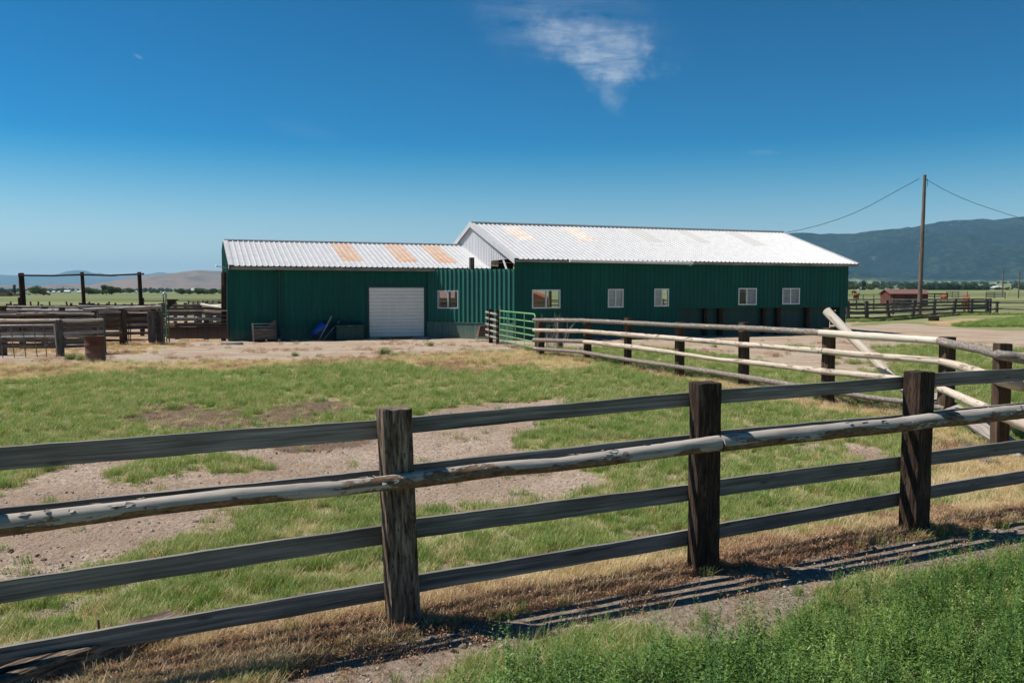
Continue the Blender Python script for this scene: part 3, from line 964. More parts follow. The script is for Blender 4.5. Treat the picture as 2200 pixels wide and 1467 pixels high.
    veil = k.math('MULTIPLY', veil, k.math('MULTIPLY', side(pt(1130, 110), pt(1425, 100), 0.03), side(pt(1440, 120), pt(1390, -50), 0.05)))
    veil = k.math('MULTIPLY', veil, k.ramp(nz(9, 40, 0.5, 8, (8, 2, 0), 0.65, 0.5), [(0.35, 0.0), (0.7, 0.42)]))

    def puff(px, py, rx, ry, rot, amp):
        a, b = pt(px, py)
        du = k.math('SUBTRACT', u, a); dv = k.math('SUBTRACT', v, b)
        cr, sr = math.cos(rot), math.sin(rot)
        p = k.math('ADD', k.math('MULTIPLY', du, cr), k.math('MULTIPLY', dv, sr))
        q = k.math('SUBTRACT', k.math('MULTIPLY', dv, cr), k.math('MULTIPLY', du, sr))
        p = k.math('MULTIPLY', p, 1 / rx); q = k.math('MULTIPLY', q, 1 / ry)
        r2 = k.math('ADD', k.math('MULTIPLY', p, p), k.math('MULTIPLY', q, q))
        return k.math('MULTIPLY', k.math('SUBTRACT', 1.0, r2, clamp=True), amp)
    pf = k.math('ADD', puff(297, 122, 0.007, 0.0026, -0.5, 0.16), puff(1640, 328, 0.022, 0.004, 0.0, 0.07))
    pf = k.math('ADD', pf, puff(650, 280, 0.05, 0.012, -0.2, 0.03))
    tot = k.math('ADD', k.math('MULTIPLY', m, 0.82), k.math('ADD', tail, k.math('ADD', veil, pf)), clamp=True)
    col = k.mix(tot, v2.outputs[0], (6.8, 7.6, 8.8))
    k.l(col, bg.inputs[0])
    k.l(bg.outputs[0], out.inputs[0])


SKY_SAT = 1.0
SKY_HUE = 0.472
make_world()

# ------------------------------------------------------------------ haze
def make_haze():
    mb = MB()
    mb.box((-31000, -1400, -2.0), (31000, 33000, 1010))
    k = N('haze_air')
    pv = k.n('ShaderNodeVolumePrincipled')
    pv.inputs['Density'].default_value = 3.8e-5
    pv.inputs['Color'].default_value = (0.34, 0.68, 1.0, 1)
    pv.inputs['Anisotropy'].default_value = 0.0
    k.l(pv.outputs[0], k.out.inputs['Volume'])
    o = mb.build('haze', k.m)
    tag(o, kind='stuff')


# ------------------------------------------------------------------ mountains
def ridge_interp(prof, xq):
    xs_ = [p[0] for p in prof]; ys_ = [p[1] for p in prof]
    return np.interp(xq, xs_, ys_)


def mountain(name, prof, D, depth, matname, seed, rough, x0, x1, nx=420, ny=60, foot=0.0, label=None):
    """heightfield range: skyline profile given in picture angles at distance D, foot D-depth"""
    hor = 627.0
    pxs = np.linspace(x0, x1, nx)
    tt = np.concatenate([np.linspace(0, 1, ny), np.linspace(1.05, 1.5, 8)])
    V = []
    for t in tt:
        Y = D - depth + depth * t
        X = (pxs - 1100) / FPX * D * (0.75 + 0.25 * t)      # spurs fan out towards the valley
        X = (pxs - 1100) / FPX * Y
        h = (hor - ridge_interp(prof, pxs)) / FPX * D
        h = np.maximum(h, 0)
        if t <= 1:
            s = t ** 1.15 * (0.72 + 0.28 * t)
        else:
            s = 1 - (t - 1) * 1.2
        nn = fbm(X / 900.0, Y / 900.0 + t, 5, seed) - 0.5
        rdg = 1 - np.abs(2 * fbm(X / 1500.0 + 3, Y / 3800.0, 5, seed + 4) - 1)
        z = h * s + h * rough * (nn * 1.1 + (rdg - 0.75) * 1.6) * min(1, t * 2) * (1 - min(t, 1) ** 3)
        z = z * 1.0
        if t > 0.93:
            z = z + h * 0.03 * (fbm(X / 130.0, Y / 150.0, 3, seed) - 0.5)
        base = terrain(X, np.full_like(X, Y)) + foot
        V.append(np.stack([X, np.full_like(X, Y), np.maximum(z, base - 3 + 12 * min(t * 20, 1) - 9) if t < 0.02 else np.maximum(z, base * min(1, t * 30) - 5)], 1))
    V = np.concatenate(V)
    m = len(tt)
    idx = (np.arange(m - 1)[:, None] * nx + np.arange(nx - 1)[None, :]).ravel()
    F = np.stack([idx, idx + 1, idx + 1 + nx, idx + nx], 1)
    me = bpy.data.meshes.new(name)
    me.from_pydata([tuple(v) for v in V], [], [tuple(f) for f in F])
    me.polygons.foreach_set('use_smooth', [True] * len(F))
    me.materials.append(MAT[matname])
    o = bpy.data.objects.new(name, me)
    COL.objects.link(o)
    tag(o, kind='structure', label=label)
    return o


k = N('forest_slope')
a = k.noise(k.pos((0.0011, 0.0006, 0.0022)), 1.0, 6, 0.62)
b = k.noise(k.pos((0.022, 0.010, 0.03)), 1.0, 6, 0.7)
col = k.ramp(b, [(0.40, (0.004, 0.010, 0.012)), (0.52, (0.015, 0.027, 0.022)), (0.68, (0.06, 0.075, 0.05))])
col = k.mix(k.ramp(a, [(0.42, 0.0), (0.58, 0.8)]), col, (0.003, 0.008, 0.011))  # broad dark patches put fold shading into the forest colour
g = k.n('ShaderNodeNewGeometry'); sp = k.n('ShaderNodeSeparateXYZ'); k.l(g.outputs['Position'], sp.inputs[0])
mr = k.n('ShaderNodeMapRange'); mr.inputs[1].default_value = 420; mr.inputs[2].default_value = 820
k.l(sp.outputs[2], mr.inputs[0])
clr = k.math('ADD', a, k.math('MULTIPLY', mr.outputs[0], 0.10))
col = k.mix(k.math('MULTIPLY', k.ramp(k.math('ADD', clr, k.math('MULTIPLY', k.math('SUBTRACT', b, 0.5), 0.35)), [(0.66, 0.0), (0.72, 1.0)]), 0.55), col, (0.26, 0.25, 0.20))
mr2 = k.n('ShaderNodeMapRange'); mr2.inputs[1].default_value = 95; mr2.inputs[2].default_value = 60
k.l(k.math('ADD', sp.outputs[2], k.math('MULTIPLY', k.math('SUBTRACT', b, 0.5), 120)), mr2.inputs[0])
col = k.mix(mr2.outputs[0], col, k.ramp(k.noise(k.pos((0.002, 0.006, 0)), 1.0, 3, 0.5), [(0.45, (0.05, 0.08, 0.045)), (0.6, (0.24, 0.27, 0.13))]))
k.bsdf(col, 1.0, spec=0.0)
MAT['forest_slope'] = k.m
k = N('sage_hill')
a = k.noise(k.pos((0.0012, 0.0012, 0.003)), 1.0, 6, 0.6)
b = k.noise(k.pos((0.006, 0.006, 0.012)), 1.0, 5, 0.65)
col = k.mix(k.ramp(a, [(0.38, 0.0), (0.62, 1.0)]), (0.25, 0.165, 0.12), (0.17, 0.125, 0.10))
col = k.mix(k.ramp(b, [(0.52, 0.0), (0.7, 0.7)]), col, (0.09, 0.09, 0.06))
k.bsdf(col, 1.0, spec=0.0)
MAT['sage_hill'] = k.m
k = N('far_range')
a = k.noise(k.pos((0.0005, 0.0005, 0.002)), 1.0, 5, 0.6)
k.bsdf(k.mix(k.ramp(a, [(0.4, 0.0), (0.6, 1.0)]), (0.05, 0.065, 0.06), (0.10, 0.10, 0.085)), 1.0, spec=0.0)
MAT['far_range'] = k.m

mountain('mountain', [(1100, 560), (1400, 520), (1560, 506), (1640, 501), (1681, 502.5), (1722, 500), (1740, 501), (1759, 504), (1798, 502.5), (1835, 501), (1869, 497), (1900, 494), (1931, 491), (1945, 487.5), (1953, 489.5), (1974, 485), (2010, 478), (2045, 474), (2075, 472.5), (2108, 470), (2118, 472.5), (2127, 474), (2160, 470), (2193, 466), (2240, 464), (2400, 455), (2700, 470), (3200, 520)], 9200, 3900, 'forest_slope', 5, 0.60, 1000, 3300, 760, 90)
mountain('hills', [(-600, 610), (-200, 613), (0, 611), (60, 614), (83, 614), (120, 609.5), (175, 609), (195, 612), (215, 607), (260, 600), (307, 593.5), (340, 589.5), (366, 586.5), (380, 586), (395, 583), (425, 580.5), (440, 580), (455, 581.5), (480, 582), (560, 588), (700, 592), (900, 605), (1150, 622)], 10500, 3200, 'sage_hill', 8, 0.75, -600, 1150, 520, 70)
mountain('mountain', [(-700, 596), (-300, 590), (0, 590.5), (30, 591.5), (60, 594), (110, 591), (130, 588), (145, 583), (165, 580.5), (185, 581), (200, 586), (222, 587.5), (235, 592), (260, 594), (290, 591), (310, 590.5), (328, 587.5), (345, 584.5), (355, 585.5), (366, 588.5), (400, 587), (480, 590), (800, 600), (1200, 622)], 24000, 7000, 'far_range', 15, 0.25, -700, 1200, 420, 50)
make_haze()

# ------------------------------------------------------------------ barn frame of reference
TH = R(21)
U = Vector((math.cos(TH), math.sin(TH), 0)); V_ = Vector((-math.sin(TH), math.cos(TH), 0))
BA = Vector((0.10, 36.2, 0))


def bl(px, py, v):
    """picture point -> (u, z) on the barn plane v = const"""
    d = ray(px, py)
    p0 = BA + V_ * v
    t = (p0 - CAMP).dot(V_) / d.dot(V_)
    P = CAMP + d * t
    return (P - BA).dot(U), P.z


def corrugated(mb, O, du, dn, width, zb, zt, pitch=0.2286, rib=0.022, holes=(), saw=False):
    """ribbed sheet standing on the line O + s*du (s in 0..width); dn = outward; zb, zt = functions of s or numbers"""
    fb = zb if callable(zb) else (lambda s: zb)
    ft = zt if callable(zt) else (lambda s: zt)
    s = 0.0
    pr = []
    while s < width and saw:
        pr += [(s, 0), (s + pitch * 0.60, rib), (s + pitch * 0.72, rib), (s + pitch * 0.80, 0), (s + pitch * 0.94, 0)]
        s += pitch
    while s < width:
        pr += [(s, 0), (s + pitch * 0.60, 0), (s + pitch * 0.68, rib), (s + pitch * 0.86, rib), (s + pitch * 0.94, 0)]
        s += pitch
    pr = [p for p in pr if p[0] < width - 1e-4] + [(width, 0)]

    def off(x):
        for (a, oa), (b, ob) in zip(pr, pr[1:]):
            if a <= x <= b:
                return oa + (ob - oa) * (x - a) / (b - a + 1e-9)
        return 0
    bps = sorted(set([round(p[0], 5) for p in pr] + [round(h[i], 5) for h in holes for i in (0, 1) if 0 < h[i] < width]))
    for a, b in zip(bps, bps[1:]):
        if b - a < 1e-5:
            continue
        m = (a + b) / 2
        segs = [(0, 1)]
        lo = [(fb(a), fb(b))]; hi = [(ft(a), ft(b))]
        cuts = [h for h in holes if h[0] <= m <= h[1]]
        spans = [((fb(a), fb(b)), (ft(a), ft(b)))]
        for h in sorted(cuts, key=lambda q: q[2]):
            l, t = spans.pop()
            spans.append((l, (h[2], h[2])))
            spans.append(((h[3], h[3]), t))
        oa, ob = off(a + 1e-6), off(b - 1e-6)
        for (l, t) in spans:
            if t[0] <= l[0] + 1e-4 and t[1] <= l[1] + 1e-4:
                continue
            P = [O + du * a + dn * oa + Vector((0, 0, l[0])), O + du * b + dn * ob + Vector((0, 0, l[1])),
                 O + du * b + dn * ob + Vector((0, 0, t[1])), O + du * a + dn * oa + Vector((0, 0, t[0]))]
            mb.add(P, [(0, 1, 2, 3)], [[(a, l[0]), (b, l[1]), (b, t[1]), (a, t[0])]])


def roof_sheet(mb, u0, u1, v0, z0, v1, z1, pitch=0.2286, rib=0.038, lift=0.0, flip=False):
    """ribs run from (v0,z0) up to (v1,z1)"""
    nv = Vector((0, -(z1 - z0), (v1 - v0))).normalized()
    if nv.z < 0:
        nv = -nv
    s = u0
    pr = []
    while s < u1:
        pr += [(s, 0), (s + pitch * 0.52, 0), (s + pitch * 0.66, rib), (s + pitch * 0.78, rib), (s + pitch * 0.93, 0)]
        s += pitch
    pr = [p for p in pr if p[0] < u1 - 1e-4] + [(u1, 0)]
    A = [Vector((s, v0, z0)) + nv * (o + lift) for s, o in pr]
    B = [Vector((s, v1, z1)) + nv * (o + lift) for s, o in pr]
    for i in range(len(pr) - 1):
        mb.add([A[i], A[i + 1], B[i + 1], B[i]], [(0, 1, 2, 3)], [[(pr[i][0], 0), (pr[i + 1][0], 0), (pr[i + 1][0], 1), (pr[i][0], 1)]])


def window(parent, u0, u1, z0, z1, v, left='clear_glass', right='clear_glass', split=0.5, rz=0.0, origin=None, label=None):
    """sliding window set in a wall; local x along the wall, y into it"""
    w = u1 - u0; hgt = z1 - z0
    root = empty('window', origin if origin is not None else (u0, v, z0), rz)
    root.parent = parent
    if label: root['label'] = label
    mb = MB()
    f = 0.055
    mb.box((0, -0.035, 0), (w, 0.06, f)); mb.box((0, -0.035, hgt - f), (w, 0.06, hgt))
    mb.box((0, -0.033, f), (f, 0.06, hgt - f)); mb.box((w - f, -0.033, f), (w, 0.06, hgt - f))
    ms = w * split
    mb.box((ms - 0.03, -0.02, f), (ms + 0.03, 0.05, hgt - f))
    mb.build('window_frame', 'window_alu', root)
    for a, b, mt, y in ((f, ms - 0.03, left, 0.0), (ms + 0.03, w - f, right, 0.02)):
        p = MB()
        p.box((a, y, f), (b, y + 0.004, hgt - f))
        p.build('pane', mt, root)
    return root


# ------------------------------------------------------------------ the big barn
barn = empty('metal_barn', BA, TH)
tag(barn, 'long dark green metal barn with white gable and white roof, the larger right hand block', 'barn')
L = 18.3
EZ, RZ, TV, WB = 3.42, 5.37, 5.94, 11.88
slope = (RZ - EZ) / TV
VF = 0.32     # front wall plane
UL, UR = 0.14, 17.93
wins = [(1142.5, 1203.5, 622.0, 662.8), (1305.4, 1339.0, 620.8, 660.8), (1405.0, 1436.6, 620.0, 658.4), (1585.6, 1625.0, 619.0, 655.3), (1680.0, 1717.5, 619.0, 653.8)]
wu = []
for x0, x1, y0, y1 in wins:
    a, zt_ = bl(x0, (y0 + y1) / 2, VF); b, _ = bl(x1, (y0 + y1) / 2, VF)
    zt_ = bl((x0 + x1) / 2, y0, VF)[1]; zb_ = bl((x0 + x1) / 2, y1, VF)[1]
    wu.append((a, b, zb_, zt_))
ub0 = bl(1457, 660, VF)[0]
zb0 = bl(1650, 660.5, VF)[1]
mb = MB()
O = Vector((UL, VF, 0))
holes = [(a - UL, b - UL, c, d) for a, b, c, d in wu]
wall_top = EZ + slope * VF - 0.06
corrugated(mb, O, Vector((1, 0, 0)), Vector((0, -1, 0)), UR - UL, lambda s: 0.0 if s + UL < ub0 else zb0, wall_top, holes=holes)
mb.build('front_wall', 'green_cladding', barn)
mb = MB()   # right end wall, back upper wall
corrugated(mb, Vector((UR, VF, 0)), Vector((0, 1, 0)), Vector((1, 0, 0)), WB - 2 * VF, lambda s: 0.9 if s > 1.5 else zb0, lambda s: EZ + slope * (min(s + VF, WB - s - VF)) - 0.07)
mb.build('end_wall', 'green_cladding', barn)
mb = MB()
corrugated(mb, Vector((UL, WB - VF, 0)), Vector((1, 0, 0)), Vector((0, 1, 0)), UR - UL, 2.55, wall_top)
mb.build('back_wall', 'green_cladding', barn)
# left gable, white: bottom edge steps down behind the low roof
gb = 3.46
mb = MB()
vlow = 3.36
corrugated(mb, Vector((UL, VF, 0)), Vector((0, 1, 0)), Vector((-1, 0, 0)), WB - 2 * VF, lambda s: gb if s + VF < vlow else 2.6, lambda s: EZ + slope * (min(s + VF, WB - s - VF)) - 0.05)
mb.build('gable', 'white_cladding', barn)
mb = MB()
corrugated(mb, Vector((UL + 0.03, 3.9, 0)), Vector((0, 1, 0)), Vector((-1, 0, 0)), 8.9 - 3.9, 0, 2.62)
mb.build('side_wall', 'green_cladding', barn)
# roof
roof = MB()
roof_sheet(roof, 0, L, 0, EZ, TV, RZ)
roof = roof.build('roof', 'white_roofing', barn)
mb = MB(); roof_sheet(mb, 0, L, WB, EZ, TV, RZ)
mb.build('back_roof', 'white_roofing', barn)
mb = MB()
nv = Vector((0, -slope, 1)).normalized()
for sgn in (1, -1):
    for k_ in range(2):
        pass
mb.box((0, TV - 0.20, RZ - 0.02), (L, TV + 0.20, RZ + 0.045))
mb.build('ridge_cap', 'white_roofing', barn)


def rake(mb, u, w, v0, z0, v1, z1, h=0.20):
    """folded trim along a gable edge"""
    P = []
    for v, z in ((v0, z0), (v1, z1)):
        P += [Vector((u - 0.01, v, z - h)), Vector((u - 0.01, v, z + 0.045)), Vector((u + w, v, z + 0.045)), Vector((u + w, v, z + 0.035)), Vector((u + 0.006, v, z + 0.03)), Vector((u + 0.006, v, z - h))]
    fs = [(i, (i + 1) % 6, 6 + (i + 1) % 6, 6 + i) for i in range(6)] + [(0, 1, 2, 3, 4, 5), (11, 10, 9, 8, 7, 6)]
    mb.add(P, fs, [[(0, 0)] * len(f) for f in fs])


mb = MB()
rake(mb, 0, 0.16, -0.02, EZ, TV, RZ); rake(mb, 0, 0.16, WB, EZ, TV, RZ)
mb.build('rake_trim', 'white_roofing', barn)
mb = MB()
rake(mb, L, -0.12, -0.02, EZ, TV, RZ, 0.12); rake(mb, L, -0.12, WB, EZ, TV, RZ, 0.12)
mb.build('rake_trim', 'white_roofing', barn)
mb = MB()
ug0 = bl(1222, 562, 0)[0]; ug1 = bl(1486, 566, 0)[0]
mb.plank((0.05, 0.012, EZ - 0.075), (L - 0.05, 0.012, EZ - 0.075), 0.03, 0.10, 0.002, 30)
mb.plank((0.16, VF - 0.10, EZ - 0.05), (L - 0.3, VF - 0.10, EZ - 0.05), 0.04, 0.10, 0.002, 10)
mb.build('fascia_board', 'plank_pale', barn)
mb = MB()
mb.tube([(ug0, -0.09, EZ - 0.045), (ug1, -0.09, EZ - 0.085)], 0.062, 12)
mb.tube([(ug1 - 0.12, -0.09, EZ - 0.10), (ug1 - 0.12, -0.06, EZ - 0.19)], 0.03, 8)
mb.build('gutter', 'white_paint', barn)
# skylights: parallelogram patches following the ribs
def sky_patch(parent, px_top0, px_top1, ytop, ybot, v0, z0, v1, z1, mat, lift=0.004):
    """picture x of the patch's top edge -> u range; clipped to whole ribs"""
    p0 = Vector((0, v0, z0)); p1 = Vector((0, v1, z1))
    ln = BA.copy()
    n_l = Vector((0, -(z1 - z0), v1 - v0)).normalized()
    n = (U * n_l.x + V_ * n_l.y + Vector((0, 0, n_l.z)))
    O_ = BA + V_ * v0 + Vector((0, 0, z0))
    def hit(px, py):
        d = ray(px, py)
        t = (O_ - CAMP).dot(n) / d.dot(n)
        P = CAMP + d * t - BA
        return P.dot(U), P.dot(V_), P.z
    a = hit(px_top0, ytop); b = hit(px_top1, ytop); c_ = hit((px_top0 + px_top1) / 2, ybot)
    ua = round(a[0] / 0.2286) * 0.2286; ub = ua + max(3, round((b[0] - a[0]) / 0.2286)) * 0.2286
    vt = min(a[1], v1 - 0.1); vb = max(c_[1], v0 + 0.1)
    zt_ = z0 + (vt - v0) / (v1 - v0) * (z1 - z0); zb_ = z0 + (vb - v0) / (v1 - v0) * (z1 - z0)
    m = MB()
    roof_sheet(m, ua, ub, vb, zb_, vt, zt_, lift=lift)
    return m.build('skylight_panel', mat, parent)


for x0, x1, yt, yb, mt in ((1072, 1108, 487, 516, 'skylight_mild'), (1204, 1236, 489, 518, 'skylight_mild'), (1338, 1368, 491, 519, 'skylight_pale'), (1452, 1478, 495, 521, 'skylight_pale'), (1552, 1580, 499, 527, 'skylight_pale')):
    sky_patch(barn, x0, x1, yt, yb, 0, EZ, TV, RZ, mt)
# the recessed lower wall on the right with its posts
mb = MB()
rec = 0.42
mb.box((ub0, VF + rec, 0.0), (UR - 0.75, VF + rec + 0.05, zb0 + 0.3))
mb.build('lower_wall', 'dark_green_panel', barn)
for a_, b_ in ((1514, 1520), (1546, 1554), (1640, 1646), (1670, 1678), (1733, 1740)):
    m = MB()
    u0_ = bl(a_, 690, VF + 0.2)[0]; u1_ = bl(b_, 690, VF + 0.2)[0]
    m.box((u0_, VF + 0.22, 0), (u1_, VF + rec - 0.003, zb0 + 0.25))
    m.build('wall_post', 'tie_creosote', barn)
m = MB(); m.box((UR - 0.45, VF + 0.05, 0), (UR - 0.08, VF + 0.32, zb0 + 0.3)); m.build('corner_post', 'dark_green_panel', barn)
m = MB()
for zz in (0.15, 0.4, 0.65, 0.9, 1.15):
    m.box((UR - 0.76, VF + 0.30, zz), (UR - 0.40, VF + 0.36, zz + 0.17))
m.build('slat_panel', 'tie_creosote', barn)
m = MB()
m.plank((ub0 - 0.02, VF - 0.012, zb0 + 0.02), (UR, VF - 0.012, zb0 + 0.02), 0.03, 0.07, 0.001, 10)
m.build('trim', 'green_cladding', barn)
# inside: posts, rafters, a plank partition high up
for i, uu in enumerate((0.6, 3.6, 6.6, 9.6, 12.6, 15.6, 17.6)):
    m = MB(); m.plank((uu, WB - VF - 0.15, 0), (uu, WB - VF - 0.15, wall_top), 0.14, 0.14, 0.002, 4, up=(0, 1, 0)); m.build('pole', 'post_brown', barn)
m = MB()
for zz in (2.75, 3.0, 3.25, 3.5, 3.75):
    m.plank((0.5, 3.3, zz), (6.0, 3.4, zz), 0.03, 0.22, 0.004, 8)
m.build('inner_boards', 'dark_plank', barn)
m = MB(); m.plank((UL + 0.1, 0.55, 2.2), (UL + 0.1, 0.55, 3.55), 0.12, 0.12, 0.002, 3, up=(0, 1, 0)); m.build('corner_stud', 'yellow_wood', barn)
m = MB()
pu, pz = bl(1085, 559, 0.9); pu2, pz2 = bl(1095, 578, 0.9)
m.plank((UL + 0.02, 1.75, 3.45), (UL + 0.02, 1.2, 2.85), 0.03, 0.13, 0.001, 3, up=(0, 1, 0)); m.build('brace', 'white_paint', barn)
m = MB()
for zz in (0.55, 1.0, 1.45):
    m.tube([(0.6, WB - VF - 0.02, zz), (9.6, WB - VF - 0.02, zz)], 0.03, 6)
m.build('pipe_rail', 'hub_dark', barn)
glz = [('clear_glass', 'clear_glass', 0.5), ('dusty_glass', 'dusty_glass', 0.5), ('dusty_glass', 'clear_glass', 0.52), ('clear_glass', 'dusty_glass', 0.47), ('dusty_glass', 'dusty_glass', 0.48)]
wl = ['wide sliding window, both panes clear', 'narrow window with milky panes near the middle', 'window with grey left pane and open right pane', 'window with clear left pane and grey right pane', 'last window on the right, both panes milky']
for (a, b, c_, d_), (gl_, gr_, sp_), lb in zip(wu, glz, wl):
    window(barn, a, b, c_, d_, VF, gl_, gr_, sp_, label=lb)

# ------------------------------------------------------------------ the low block on the left with its angled wing wall
shed = empty('metal_shed', BA, TH)
tag(shed, 'low dark green ribbed metal shed with white roof, rusty roof patches and white garage door', 'shed')
LE, LEZ, LRV, LRZ = 3.36, 3.11, 7.83, 4.40
lsl = (LRZ - LEZ) / (LRV - LE)
LB = LRV + 1.5
LBZ = LRZ - lsl * 1.5
LU = -11.2
LWV = LE + 0.38
lt = LEZ + lsl * 0.38 - 0.05
dx0, _ = bl(793, 670, LWV); dx1, _ = bl(910.5, 670, LWV)
dzt = bl(850, 617.5, LWV)[1]; dzb = bl(850, 723.5, LWV)[1]
ucorner = bl(918, 650, LWV)[0]
wlu0 = bl(491.5, 650, LWV)[0]
mb = MB()
corrugated(mb, Vector((wlu0, LWV, 0)), Vector((1, 0, 0)), Vector((0, -1, 0)), ucorner - wlu0, 0, lt, holes=[(dx0 - wlu0, dx1 - wlu0, -0.01, dzt)], rib=0.02)
mb.build('front_wall', 'green_cladding', shed)
mb = MB()
corrugated(mb, Vector((wlu0, LWV, 0)), Vector((0, 1, 0)), Vector((-1, 0, 0)), LB - 0.2 - LWV, 0, lambda s: LRZ - lsl * abs(s + LWV - LRV) - 0.06)
mb.build('end_wall', 'green_cladding', shed)
mb = MB(); corrugated(mb, Vector((wlu0, LB - 0.2, 0)), Vector((1, 0, 0)), Vector((0, 1, 0)), -3.4 - wlu0, 0, LBZ - 0.03); mb.build('back_wall', 'green_cladding', shed)
mb = MB(); corrugated(mb, Vector((-3.4, LB - 0.2, 0)), Vector((1, 0, 0)), Vector((0, 1, 0)), 3.4, 2.5, LBZ - 0.03); mb.build('back_lintel', 'green_cladding', shed)
mb = MB(); roof_sheet(mb, LU, UL, LE, LEZ, LRV, LRZ); mb.build('roof', 'white_roofing', shed)
mb = MB(); roof_sheet(mb, LU, UL, LB, LBZ, LRV, LRZ); mb.build('back_roof', 'white_roofing', shed)
mb = MB(); mb.box((LU, LRV - 0.18, LRZ - 0.02), (UL, LRV + 0.18, LRZ + 0.04)); mb.build('ridge_cap', 'white_roofing', shed)
mb = MB(); rake(mb, LU - 0.01, 0.15, LE - 0.02, LEZ, LRV, LRZ, 0.16); rake(mb, LU - 0.01, 0.15, LB, LBZ, LRV, LRZ, 0.16); mb.build('rake_trim', 'white_roofing', shed)
mb = MB()
mb.plank((LU + 0.05, LE + 0.05, LEZ - 0.09), (ucorner + 1.5, LE + 0.05, LEZ - 0.09), 0.03, 0.12, 0.002, 24)
mb.build('fascia_board', 'plank_pale', shed)
for x0, x1, yt, yb in ((708, 748, 522.5, 561), (820, 860, 524.5, 563), (899, 932, 526.5, 565)):
    sky_patch(shed, x0, x1, yt, yb, LE, LEZ, LRV, LRZ, 'skylight_brown')
# garage door
dr = empty('garage_door', ((dx0), LWV - 0.02, dzb)); dr.parent = shed
mb = MB()
dw = dx1 - dx0; dh = dzt - dzb
ns = 14
for i in range(ns):
    z0_ = dh * i / ns; z1_ = dh * (i + 1) / ns - 0.004
    P = [Vector((0, 0.02, z0_)), Vector((dw, 0.02, z0_)), Vector((dw, -0.01, z0_ + 0.035)), Vector((0, -0.01, z0_ + 0.035)), Vector((dw, -0.01, z1_ - 0.03)), Vector((0, -0.01, z1_ - 0.03)), Vector((dw, 0.02, z1_)), Vector((0, 0.02, z1_))]
    mb.add(P, [(0, 1, 2, 3), (3, 2, 4, 5), (5, 4, 6, 7)], [[(0, 0)] * 4] * 3)
mb.box((0.01, 0.025, 0), (dw - 0.01, 0.05, dh))
mb.build('door_curtain', 'door_paint', dr)
mb = MB()
mb.box((dw + 0.002, -0.03, -dzb), (dw + 0.09, 0.05, dh + 0.08)); mb.box((-0.09, -0.03, -dzb), (-0.002, 0.05, dh + 0.08)); mb.box((-0.09, -0.034, dh + 0.002), (dw + 0.09, 0.05, dh + 0.075))
mb.build('door_frame', 'dark_green_panel', dr)
m = MB(); m.box((dx0 + 0.01, LWV + 0.06, -0.1), (dx1 - 0.01, LWV + 0.3, dzb + 0.02)); m.build('door_sill', 'dark_rust', shed)
# drain pipe
pu = bl(600, 650, LWV)[0]
m = MB(); m.tube([(pu, LWV - 0.07, 0.02), (pu, LWV - 0.07, lt - 0.3), (pu, LWV - 0.22, lt - 0.12)], 0.045, 8); m.build('drain_pipe', 'dark_green_panel', shed)
m = MB(); m.box((pu - 0.11, LWV - 0.16, lt - 0.3), (pu + 0.11, LWV - 0.03, lt - 0.16)); m.build('junction_box', 'hub_dark', shed)
# timber post, light on the left gable
m = MB(); m.plank((wlu0 - 0.22, LWV + 0.25, 0), (wlu0 - 0.16, LWV + 0.25, 2.85), 0.2, 0.2, 0.006, 12, up=(0, 1, 0)); m.build('side_post', 'tie_creosote', shed)
m = MB(); m.plank((wlu0 - 0.2, LWV + 0.15, 2.3), (wlu0 - 0.18, LWV + 0.1, 2.95), 0.06, 0.3, 0.004, 4, up=(0, 1, 0)); m.build('side_board', 'post_brown', shed)
lamp = empty('wall_lamp', (wlu0 - 0.25, LWV - 0.05, 3.08)); lamp.parent = shed
m = MB(); m.tube([(0, 0, 0), (-0.17, -0.02, 0.0)], 0.015, 6); m.tube([(-0.0, 0, 0.0), (0.2, 0.1, -0.05)], 0.02, 6); m.build('bracket', 'grey_handle', lamp)
for dy in (-0.06, 0.07):
    m = MB(); m.tube([(-0.12, dy, 0.01), (-0.19, dy * 1.4, 0.02), (-0.23, dy * 1.7, 0.03)], [0.02, 0.045, 0.055], 10); m.build('lamp_head', 'white_paint', lamp)
# wing wall running out to the corner of the big barn
WA = Vector((ucorner, LWV, 0)); WBp = Vector((UL + 0.0, VF - 0.02, 0))
wd = (WBp - WA); wlen = wd.length; wd.normalize(); wn = Vector((wd.y, -wd.x, 0))
wrz = math.atan2(wd.y, wd.x)


def wing_hit(px, py, off=0.0):
    a = BA + U * WA.x + V_ * WA.y
    d2 = U * wd.x + V_ * wd.y
    n = U * wn.x + V_ * wn.y
    a = a + n * off
    d = ray(px, py)
    t = (a - CAMP).dot(n) / d.dot(n)
    P = CAMP + d * t
    return (P - a).dot(d2), P.z


wx0, wzt = wing_hit(940.5, 623.8); wx1, wzb = wing_hit(985.5, 663.2)
wzt = wing_hit(963, 623.8)[1]; wzb = wing_hit(963, 663.0)[1]
ztA = wing_hit(925, 579)[1]; ztB = wing_hit(1103, 578)[1]
zcon = wing_hit(1010, 693)[1]
mb = MB()
corrugated(mb, WA + wn * 0.0, wd, wn, wlen, zcon, lambda s: min(LEZ - 0.02, ztA) + (ztB - ztA) * s / wlen, holes=[(wx0, wx1, wzb, wzt)], rib=0.06, saw=True)  # wedge ribs shaped so the wing wall takes more sun
mb.build('wing_wall', 'sunlit_cladding', shed)
mb = MB()
M_ = Matrix.Translation(WA) @ Matrix.Rotation(wrz, 4, 'Z')
mb.box((0.0, -0.05, -0.1), (wlen * 0.62, 0.15, zcon - 0.02), M_)
mb.box((wlen * 0.62 + 0.02, -0.06, -0.1), (wlen - 0.05, 0.15, zcon - 0.035), M_)
mb.box((0.0, -0.075, zcon - 0.018), (wlen - 0.05, 0.1, zcon + 0.012), M_)
mb.build('kerb_wall', 'green_concrete', shed)
